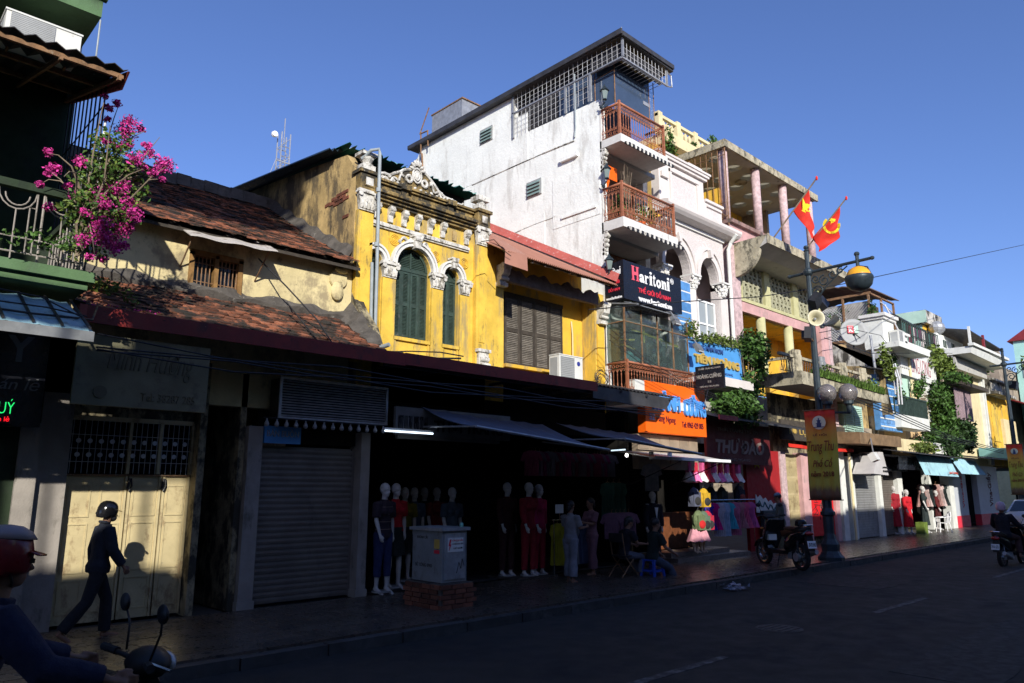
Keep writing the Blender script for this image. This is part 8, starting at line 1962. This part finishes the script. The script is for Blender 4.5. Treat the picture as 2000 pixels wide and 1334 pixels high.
for k in range(5): hang('shirt',(.17,.09,.14),'dull lilac cloth',12.15+.14*k,9.75,1.28,-1.0,ORD[k]+' dull lilac top from the left on the rack behind the seated pair','lilac tops behind the seated pair',s=.8)
for k in range(3): hang('long',(.02,.07,.05),'bottle green cloth',12.6+.2*k,10.2,1.9,-.9,ORD[k]+' bottle green dress from the left hanging behind the seated pair','green dresses behind the seated pair',s=.85)
hang('shirt',(.25,.25,.27),'grey striped shirt cloth',14.2,10.2,2.32,-.3,'pale grey striped shirt hanging under the dark awning left of the frilly skirts',s=.95)
# awnings over pavement
def awning(name,oL,oR,iR,iL,m,label,sag=.06,fr=.0):
    t=T(name,label,'awning',((oL[0]+oR[0])/2,oL[1],oL[2])); oL,oR,iR,iL=[Vector(q) for q in (oL,oR,iR,iL)]
    MB().grid(lambda u,v:(oL.lerp(oR,u).lerp(iL.lerp(iR,u),v))+Vector((0,0,-sag*math.sin(PI*v)-.02*abs(math.sin(u*PI*6)))),36,8,thick=(0,0,-.01)).done('cloth',m,t)
    MB().tube([oL,oR],.022,6).done('front_bar','galv',t)
    for a,b in ((oL,iL),(oR,iR)): MB().tube([a,b+Vector((0,0,-.35))],.016,6).done('arm','galv',t)
    return t
awn_m=mat('dark blue grey awning cloth',(.11,.13,.18),.75,.15,3,.15)
awning('fabric_awning',(7.12,8.2,2.70),(10.2,8.2,2.47),(10.6,10.2,3.06),(7.6,10.2,3.19),awn_m,'left blue grey fabric awning sloping down from the dark shop eave')
awning('fabric_awning',(10.65,8.2,2.68),(13.14,8.2,2.49),(13.4,10.0,3.0),(11.0,10.2,3.12),awn_m,'right blue grey fabric awning sloping down from the dark shop eave')
aw3=T('white_awning','flat pale grey white awning with a bright front edge over the children clothes','awning',(14,9,2.4))
MB().hexa([(12.3,8.75,2.40),(15.15,8.75,2.40),(16.2,10.3,2.62),(12.9,10.3,2.62)],[(12.3,8.75,2.42),(15.15,8.75,2.42),(16.2,10.3,2.64),(12.9,10.3,2.64)]).done('sheet','acwhite',aw3); MB().box(12.3,15.17,8.72,8.75,2.38,2.44).done('front_edge','signwhite',aw3); MB().tube([(13.4,8.8,2.4),(13.4,10.2,1.9)],.012,5).tube([(15.0,8.8,2.4),(15.2,10.3,1.9)],.012,5).done('stay','black',aw3)
# fluorescent tube, bulb (lit lamps)
t=T('fluorescent_tube','lit white fluorescent tube at the left end of the clothes shop ceiling','lamp',(7.1,9.8,2.7)); MB().tube([(6.61,9.8,2.70),(7.56,9.8,2.70)],.014,8).done('tube',mat('lit tube',(.75,.88,1.0),.5,0,1,0,emit=2.2),t); MB().box(6.6,7.57,9.80,9.86,2.72,2.75).done('fitting','acwhite',t)
c1,c2=at(1194,880,9.6),at(1221,878,9.6)
t=T('fluorescent_tube','short lit fluorescent tube above the bare bulb at the shop corner','lamp',c1); MB().tube([c1,c2],.014,8).done('tube',mat('dim lit tube',(.6,.75,.85),.5,0,1,0,emit=1.2),t); MB().tube([c1.lerp(c2,.5),c1.lerp(c2,.5)+Vector((0,0,.2))],.008,5).done('cord','black',t)
c1=at(1224,889,9.5); t=T('light_bulb','small bare lit bulb hanging at the corner of the clothes shop','lamp',c1); MB().ell(c1,(.03,.03,.035),12,8).done('bulb',mat('lit bulb',(1,.97,.9),.5,0,1,0,emit=14),t); MB().tube([c1+Vector((0,0,.03)),c1+Vector((0,0,.25))],.006,5).done('cord','black',t)
# steps
st=MB().box(14.9,18.2,10.05,10.9,.12,.22).box(15.0,17.6,10.3,10.9,.22,.33); st.thing('shop_steps',mat('dark stone step',(.16,.13,.11),.35,.25,5,.1),'two low dark stone steps in front of the children clothes shop','steps')
# kids shop shell
KS=T('children_shop','narrow dark shop with a flag red side wall, open front full of children clothes','shop',(16,11,.1))
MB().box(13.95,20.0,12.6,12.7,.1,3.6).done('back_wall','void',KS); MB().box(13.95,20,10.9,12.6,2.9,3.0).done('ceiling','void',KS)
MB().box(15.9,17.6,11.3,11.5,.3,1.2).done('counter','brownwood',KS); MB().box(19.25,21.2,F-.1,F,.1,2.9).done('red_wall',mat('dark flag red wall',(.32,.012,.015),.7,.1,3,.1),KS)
c=at(1477,903,F-.1); sp=[]
for k in range(10): r=.20 if k%2==0 else .08; a=PI/2+k*PI/5; sp.append((c.x+r*math.cos(a)*1.15,c.z+r*math.sin(a)))
mb=MB()
for k in range(10): mb.prism([(c.x,c.z),sp[k],sp[(k+1)%10]],F-.12,F-.10)
mb.done('star','flagyel',KS)
MB().prism([(19.6,1.15),(20.9,1.0),(20.9,1.35),(20.75,1.40),(20.6,1.36),(20.45,1.48),(20.3,1.42),(20.15,1.55),(20.0,1.5),(19.85,1.62),(19.7,1.55),(19.6,1.65)],F-.16,F-.13).done('white_scalloped_board','acwhite',KS)
MB().tube([(19.65+.1*k,F-.17,1.4-.03*k*.5+.09*math.sin(k*1.9)) for k in range(12)],.02,5).done('scribble',mat('teal ink',(.02,.12,.14),.6,.1,3,0),KS)
MB().box(19.7,20.9,10.4,10.5,.2,1.2).done('dark_chest','navysheet',KS)
TD=T('dark_red_sign','dark red shop sign with large pale slanting lettering between the orange sign and the banner','sign',(18.3,10.3,2.4))
MB().box(16.72,20.1,10.28,10.34,2.45,3.55).done('board',mat('very dark red board',(.09,.008,.010),.6,.15,3,.05),TD)
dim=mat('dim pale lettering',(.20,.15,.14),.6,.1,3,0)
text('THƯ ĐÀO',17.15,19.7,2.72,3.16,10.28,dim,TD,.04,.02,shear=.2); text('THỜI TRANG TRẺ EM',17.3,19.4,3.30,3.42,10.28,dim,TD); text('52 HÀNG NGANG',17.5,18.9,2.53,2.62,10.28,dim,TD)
MB().hexa([(16.4,9.7,3.55),(21.5,9.6,3.45),(21.5,F,3.75),(16.4,F,3.85)],[(16.4,9.7,3.60),(21.5,9.6,3.50),(21.5,F,3.80),(16.4,F,3.90)]).done('canopy','darksheet',TD); MB().box(16.4,17.3,9.66,9.70,3.50,3.62).done('maroon_trim','maroon',TD)
# red doorway and folding gate zone x 21.2 .. 25.9
RD=T('red_shopfront','dark shopfront with folding gate, stone pilasters and a red ink drawing panel','shopfront',(23,F,.1))
MB().box(21.2,25.9,F+.05,F+.15,.1,4.7).done('back_wall','cream_dark',RD); MB().box(21.2,21.55,F-.15,F+.05,.1,2.9).done('pilaster','pinkcol',RD); MB().box(22.45,22.95,F-.2,F+.05,.1,2.9).done('pilaster','pink',RD)
MB().box(24.75,25.05,F-.2,F+.05,.1,3.0).done('pilaster','pink',RD); MB().box(25.4,25.8,F-.15,F+.05,.1,3.1).done('pilaster','whitefront',RD)
MB().box(22.97,24.73,F-.12,F+.0,.35,2.85).done('red_panel',mat('bright red panel',(.62,.012,.015),.55,.06,3,.03),RD)
rg_=random.Random(4); mb=MB()
for k in range(26):
    x=23.3+rg_.random()*1.2; z=1.0+rg_.random()*.9; mb.tube([(x,F-.125,z),(x+rg_.uniform(-.3,.3),F-.125,z+rg_.uniform(-.15,.25)),(x+rg_.uniform(-.5,.5),F-.125,z+rg_.uniform(-.3,.3))],.010,4)
mb.done('ink_drawing','black',RD)
# folding gate
gf=MB()
for k in range(13): x=21.58+k*.07; gf.box(x,x+.022,F-.06,F-.03,.15,2.85)
for z in (.6,1.1,1.6,2.1,2.55):
    for k in range(12): x=21.59+k*.07; gf.tube([(x,F-.045,z-.1),(x+.07,F-.045,z+.1)],.006,4); gf.tube([(x,F-.045,z+.1),(x+.07,F-.045,z-.1)],.006,4)
gf.done('folding_gate','creamdoor',RD)
rc=MB().grid(lambda u,v:(21.0+4.6*u,10.15+.03*math.sin(u*30),3.12-.10*v-.04*math.sin(u*PI)),30,3,thick=(0,.01,0)); rc.thing('red_bunting','flagred','long red cloth strip strung over the folding gate behind the banner','cloth')
tw_=T('dark_signboard','dark carved wood signboard under the big balcony slab','sign',(22.5,10.2,3.2)); MB().box(21.0,25.6,10.35,10.42,3.25,3.85).done('board','darkwood',tw_); text('TƠ LỤA VIỆT NAM',21.4,25.2,3.38,3.70,10.35,'gold',tw_)
# ================================================================== electric cabinet on brick base
EC=T('electric_cabinet','grey metal electric cabinet with warning stickers standing on a low brick base on the pavement','cabinet',(7.1,9,.12))
MB().box(6.86,7.32,8.62,9.33,.48,1.20).done('body',mat('scuffed grey cabinet paint',(.22,.23,.23),.55,.15,4,.1,dirt=((.16,.15,.14),.40,6,.8)),EC); MB().box(6.82,7.36,8.58,9.37,1.20,1.245).done('lid','galv',EC)
MB().box(6.90,7.28,8.605,8.62,.52,1.16).done('door','galv',EC); MB().box(6.95,7.24,8.598,8.605,.90,1.10).done('warning_label','acwhite',EC)
text('CẤM LẠI GẦN',7.03,7.23,1.045,1.085,8.598,'signred',EC,depth=.003); text('CÓ ĐIỆN NGUY HIỂM',7.03,7.23,1.00,1.03,8.598,'black',EC,depth=.003); text('CHẾT NGƯỜI',7.05,7.22,.94,.975,8.598,'black',EC,depth=.003)
MB().prism([(6.985,1.08),(7.01,1.08),(6.99,1.01),(7.01,1.01),(6.97,.92),(6.98,.99),(6.96,.99)],8.592,8.598).done('red_bolt','signred',EC)
MB().box(6.853,6.86,8.68,8.80,.95,1.08).done('sticker','gold',EC); MB().box(6.853,6.86,8.68,8.80,.88,.93).done('sticker','signred',EC)
text('KHOAN CẮT',9.22,8.95,1.08,1.14,6.86,'black',EC,depth=.003,face='-x'); text('BÊ TÔNG 0903',9.25,8.85,.68,.74,6.86,'black',EC,depth=.003,face='-x')
MB().tube([(7.12,8.60,.60),(7.16,8.60,.75),(7.2,8.60,.66),(7.22,8.60,.8),(7.26,8.6,.70)],.005,4).done('graffiti','black',EC)
MB().lathe([(.025,0),(.03,.03),(.02,.06),(.001,.06)],(7.27,8.68,1.245),10).thing('small_cup',mat('pale green cup',(.2,.5,.4),.3,.1,3,0),'small pale green cup left on top of the electric cabinet','cup')
BB=T('brick_base','low base of old bricks under the electric cabinet','plinth',(7.1,9,.12)); MB().box(6.80,7.38,8.56,9.40,.12,.47).done('mortar_core','mortar',BB)
bx=MB().box(-.095,.095,-.02,.02,-.028,.028).mesh('brick','brick'); 
for r in range(5):
    z=.155+r*.068
    for k in range(3): 
        x=6.88+k*.205+(.06 if r%2 else 0)
        if x<7.36: inst('brick',bx,(x,8.548+random.uniform(-.006,.006),z),BB)
    for k in range(4): inst('brick',bx,(6.788+random.uniform(-.006,.006),8.66+k*.205+(.05 if r%2 else 0),z),BB,rot=(0,0,PI/2))
# ================================================================== far shop fronts x 25.9 .. 60
FS=T('roller_shutter_shop','shop with a grey roller shutter between white piers right of the banner','shopfront',(28,F,.1))
for a,b in ((26.0,26.4),(28.55,28.85),(30.45,30.95)): MB().box(a,b,F-.2,F+.1,.1,2.9).done('pier','whitefront',FS)
roller(FS,26.4,28.55,.13,2.35,F-.05,'shutter'); roller(FS,28.85,30.45,.13,2.5,F-.02,'shutterdk')
MB().box(26.0,31.0,F+.1,F+.2,.1,3.4).done('back_wall','void',FS); MB().tube([(25.9,F-.3,.12),(25.88,F-.3,3.0)],.045,8).done('drainpipe','creamhouse',FS)
MB().box(26.4,30.9,F-.45,F-.05,2.45,3.0).prism([(26.0,2.25),(27.3,2.25),(27.1,2.95),(26.85,3.02)],9.75,9.80).box(26.6,30.9,9.82,F-.45,2.95,3.0).done('sign_box','signblk',FS)
wb=T('white_corner_sign','pale grey slanted corner sign board with small black print right of the banner','sign',(26.5,9.8,2.3)); MB().hexa([(26.0,9.7,2.30),(27.35,9.7,2.26),(27.35,10.4,2.26),(26.0,10.4,2.3)],[(26.75,9.75,3.05),(27.15,9.75,3.05),(27.15,10.4,3.05),(26.75,10.4,3.05)]).done('board',mat('pale grey board',(.5,.48,.47),.6,.1,3,.05),wb); text('ĐT: 043 8256',26.85,27.3,2.36,2.43,9.69,'black',wb); text('52 HÀNG ĐÀO',26.85,27.3,2.50,2.56,9.69,'black',wb)
MB().hexa([(24.9,9.6,3.25),(28.3,9.5,3.25),(28.3,F,3.3),(24.9,F,3.3)],[(24.9,9.6,3.62),(28.3,9.5,3.62),(28.3,F,3.7),(24.9,F,3.7)]).thing('wooden_canopy',mat('brown timber canopy',(.20,.13,.07),.85,.3,4,.4),'brown timber canopy box above the grey roller shutter','canopy')
MB().box(28.4,32.2,9.7,9.76,3.15,3.6).box(28.4,32.2,9.76,F,3.55,3.6).thing('white_fascia','creamhouse','cream white fascia board with a small vent right of the timber canopy','fascia')
MB().box(32.4,36.0,9.8,9.86,3.2,3.62).box(32.4,36,9.86,F,3.58,3.62).thing('white_parapet','whitefront','low white roof parapet above the blue corrugated awnings','parapet')
MB().hexa([(27.2,9.2,3.05),(34,9.2,3.0),(34,F,3.3),(27.2,F,3.3)],[(27.2,9.2,3.08),(34,9.2,3.03),(34,F,3.33),(27.2,F,3.33)]).thing('shop_canopy','darksheet','thin dark sheet canopy over the roller shutters','canopy')
for px,py in ((1704,868),(1670,872)):
    c=at(px,py,9.2); 
fl=T('floodlight','white floodlight on two thin rods above the grey roller shutter','floodlight',at(1707,893,8.9)); c=at(1707,893,8.9); MB().obox(c,(.35,.2,.25),(-.4,0,.1)).done('housing','acwhite',fl); MB().tube([c,at(1700,855,9.6)],.02,5).done('rod','galv',fl)
ds=T('dark_script_sign','dark shop sign with pale script lettering above the brown roller shutter','sign',(31,9.6,2.6)); MB().box(29.0,33.2,9.9,9.96,2.5,3.0).done('board','signblk',ds); text('Quế Hương',30.6,32.6,2.58,2.92,9.9,g6,ds,0,shear=.3)
CS=T('dress_shop','open fronted dress shop with dark interior behind the sunlit mannequins','shop',(34,F,.1)); MB().box(31.0,42,F+2,F+2.1,.1,3.6).done('back_wall','void',CS); MB().box(37.1,37.2,F+.1,F+2,.1,3.4).done('side_wall','void',CS); MB().box(31,37.2,F,F+2,2.9,3.0).done('ceiling','void',CS); MB().box(36.4,37.0,F-.25,F+.1,.1,2.9).box(35.3,35.6,F+.2,F+.5,.1,2.9).done('pier','whitefront',CS); MB().box(31.0,31.1,F,F+2,.1,2.9).done('side_wall','creamhouse',CS)
for k in range(7): hang('dress',[(.35,.2,.18),(.5,.38,.36),(.02,.03,.03),(.10,.02,.02)][k%4],['salmon dress cloth','pale peach dress cloth','black dress cloth','maroon dress cloth'][k%4],33.3+.45*k,10.6,1.95,-.5,ORD[k]+' dress from the left, '+['salmon','pale peach','black','maroon'][k%4]+', on the far dress shop rail','dresses on the far shop rail',s=1.15)
aw1=T('blue_awning','pale blue corrugated drop awning with a scalloped hem and faint red script','awning',(32,9.5,2.3)); 
corrugated(MB(),(30.6,9.55,2.32),(34.3,9.45,2.28),(30.4,9.75,3.05),(34.1,9.65,3.0),26,.02,.006,1).done('front_sheet','blueawn',aw1); corrugated(MB(),(30.4,9.75,3.05),(34.1,9.65,3.0),(30.0,F,3.45),(33.9,F,3.4),26,.02,.006,1).done('top_sheet','blueawn',aw1); text('Quế Hương',33.0,34.1,2.36,2.50,9.42,mat('red script',(.6,.08,.04),.6,.1,3,0),aw1,shear=.3)
aw2=T('blue_awning','second pale blue corrugated awning farther right above the white pier','awning',(36.4,9.5,2.4)); corrugated(MB(),(34.9,9.5,2.42),(38.3,9.45,2.40),(34.7,9.8,3.05),(38.0,9.75,3.0),24,.02,.006,1).done('front_sheet','blueawn',aw2); MB().box(34.7,38,9.8,F,3.02,3.06).done('top_sheet','blueawn',aw2)
VG=T('shoe_shop','shoe shop with tall white panels, red bases and vertical dark lettering','shopfront',(41,F,.1)); MB().box(37.2,49,F+1.0,F+1.1,.1,3.6).done('back_wall','void',VG)
for a,b in ((37.3,39.2),(41.0,44.6)):
    MB().box(a,b,F-.15,F+.1,.62,2.9).done('white_panel',mat('blue white panel',(.50,.53,.58),.5,.05,3,0),VG); MB().box(a,b,F-.17,F+.1,.1,.62).done('red_base','signred',VG)
def vtext(s,xc,w_,z0,z1,y,m,par):
    me=text_mesh(s,.02,.5); vs=[v.co.copy() for v in me.vertices]; ax,bx=min(v.x for v in vs),max(v.x for v in vs); ay,by=min(v.y for v in vs),max(v.y for v in vs)
    for v,c in zip(me.vertices,vs): u=(c.x-ax)/(bx-ax); t_=(c.y-ay)/(by-ay); v.co=(xc+w_*(.5-t_),y-.012-c.z*.01,z0+(z1-z0)*u)
    me.materials.clear(); me.materials.append(M[m]); return _link('lettering',me,par)
vtext('Vina-Giầy',43.0,.9,.95,2.6,F-.15,'dkred',VG); vtext('Vina-Giầy',38.5,.35,.95,2.6,F-.15,'signred',VG)
MB().hexa([(42.5,9.2,3.2),(58,9.0,3.2),(58,F,3.4),(42.5,F,3.4)],[(42.5,9.2,3.75),(58,9.0,3.75),(58,F,3.8),(42.5,F,3.8)]).thing('teal_canopy',mat('teal painted canopy',(.18,.38,.38),.6,.15,2,.1),'teal painted canopy box over the far dark shops at right','canopy')
MB().hexa([(36.4,9.1,3.1),(42.6,9.0,3.1),(42.6,F,3.3),(36.4,F,3.3)],[(36.4,9.1,3.14),(42.6,9.0,3.14),(42.6,F,3.34),(36.4,F,3.34)]).thing('shop_canopy','darksheet','ragged dark sheet canopy above the shoe shop panels','canopy')
FD=T('far_shopfront','dark shopfront far down the row under the teal canopy','shopfront',(52,F,.1)); MB().box(49.2,75,F+.05,F+.15,.1,3.7).done('front','void',FD)
for k in range(6): MB().box(50+k*4,50.4+k*4,F-.1,F+.05,.1,3.4).done('pier','rough_grey',FD)
# ================================================================== car
def car(x,y,label):
    t=T('parked_car',label,'car',(0,0,0)); silver=mat('silver white car paint',(.55,.56,.58),.25,.05,2,0,metal=.3,coat=.6)
    sec=[(-2.1,.42,.70,.78),(-2.05,.32,.98,.84),(-1.55,.25,1.02,.88),(-.5,.22,.96,.89),(.8,.22,.94,.89),(1.5,.24,.86,.87),(2.0,.3,.74,.80),(2.12,.4,.6,.7)]
    mb=MB(); n=16
    for (cx,z0,z1,hw) in sec:
        for j in range(n):
            a=2*PI*j/n; c_,s_=math.cos(a),math.sin(a); yy=hw*math.copysign(abs(c_)**.5,c_); zz=(z0+z1)/2+(z1-z0)/2*math.copysign(abs(s_)**.6,s_); mb.v.append((cx,yy,zz))
    for i in range(len(sec)-1):
        for j in range(n): mb.f.append((i*n+j,i*n+(j+1)%n,(i+1)*n+(j+1)%n,(i+1)*n+j))
    mb.f.append(tuple(range(n))[::-1]); mb.f.append(tuple((len(sec)-1)*n+j for j in range(n))); me=mb.mesh('body',silver,True); put(t,'body',me)
    gh=MB().hexa([(-1.65,-.76,.96),(1.1,-.78,.92),(1.1,.78,.92),(-1.65,.76,.96)],[(-.95,-.60,1.40),(.35,-.62,1.42),(.35,.62,1.42),(-.95,.60,1.40)]); put(t,'roof',gh.mesh('roof',silver))
    gl=MB().hexa([(-1.62,-.66,1.0),(-1.60,-.66,1.0),(-1.60,.66,1.0),(-1.62,.66,1.0)],[(-1.06,-.56,1.36),(-1.0,-.56,1.36),(-1.0,.56,1.36),(-1.06,.56,1.36)]).hexa([(-1.4,-.785,1.0),(.9,-.785,.98),(.9,-.76,.98),(-1.4,-.76,1.0)],[(-.9,-.645,1.36),(.3,-.655,1.37),(.3,-.62,1.37),(-.9,-.61,1.36)]).hexa([(-1.4,.76,1.0),(.9,.76,.98),(.9,.785,.98),(-1.4,.785,1.0)],[(-.9,.61,1.36),(.3,.62,1.37),(.3,.655,1.37),(-.9,.645,1.36)]); put(t,'window_glass',gl.mesh('window_glass','glassdark'))
    for sx in(-1.3,1.35):
        for sy in(-.82,.82):
            w_=MB().lathe([(.001,-.1),(.30,-.1),(.31,-.06),(.31,.06),(.30,.1),(.001,.1)],(sx,sy,.31),20,'y'); put(t,'wheel',w_.mesh('wheel','rubber',False)); w_=MB().lathe([(.001,-.105 if sy<0 else .09),(.19,-.105 if sy<0 else .09),(.19,-.09 if sy<0 else .105),(.001,-.09 if sy<0 else .105)],(sx,sy,.31),14,'y'); put(t,'hub_cap',w_.mesh('hub_cap','chrome'))
    for sy in(-1,1): put(t,'tail_light',MB().box(-2.12,-2.02,sy*.62-.14,sy*.62+.14,.72,.90).mesh('tail_light',MC['red tail lamp']))
    put(t,'plate',MB().box(-2.13,-2.10,-.22,.22,.58,.70).mesh('plate','signwhite')); put(t,'bumper',MB().box(-2.14,-2.0,-.78,.78,.36,.50).mesh('bumper','black'))
    t.location=(x,y,0); return t
car(34.0,6.75,'pale silver car at the right edge partly cut by the frame, rear towards the camera')
# leafy branch at the far right edge
leaves(MB(),blobs([((43.5,7.6,5.2),(.9,.5,.8)),((44.6,7.7,4.6),(.6,.5,.8)),((42.9,7.4,4.2),(.5,.4,.4))]),900,.16).thing('tree_branch','leafdk','dark leafy branch hanging in at the right edge beside the farther lamp','branch')
leaves(MB(),blobs([((45.5,8.2,8.2),(1.3,.6,.6))]),700,.16).thing('tree_branch','leafy','sunlit yellow green foliage at the right edge above the farther lamp arm','branch')
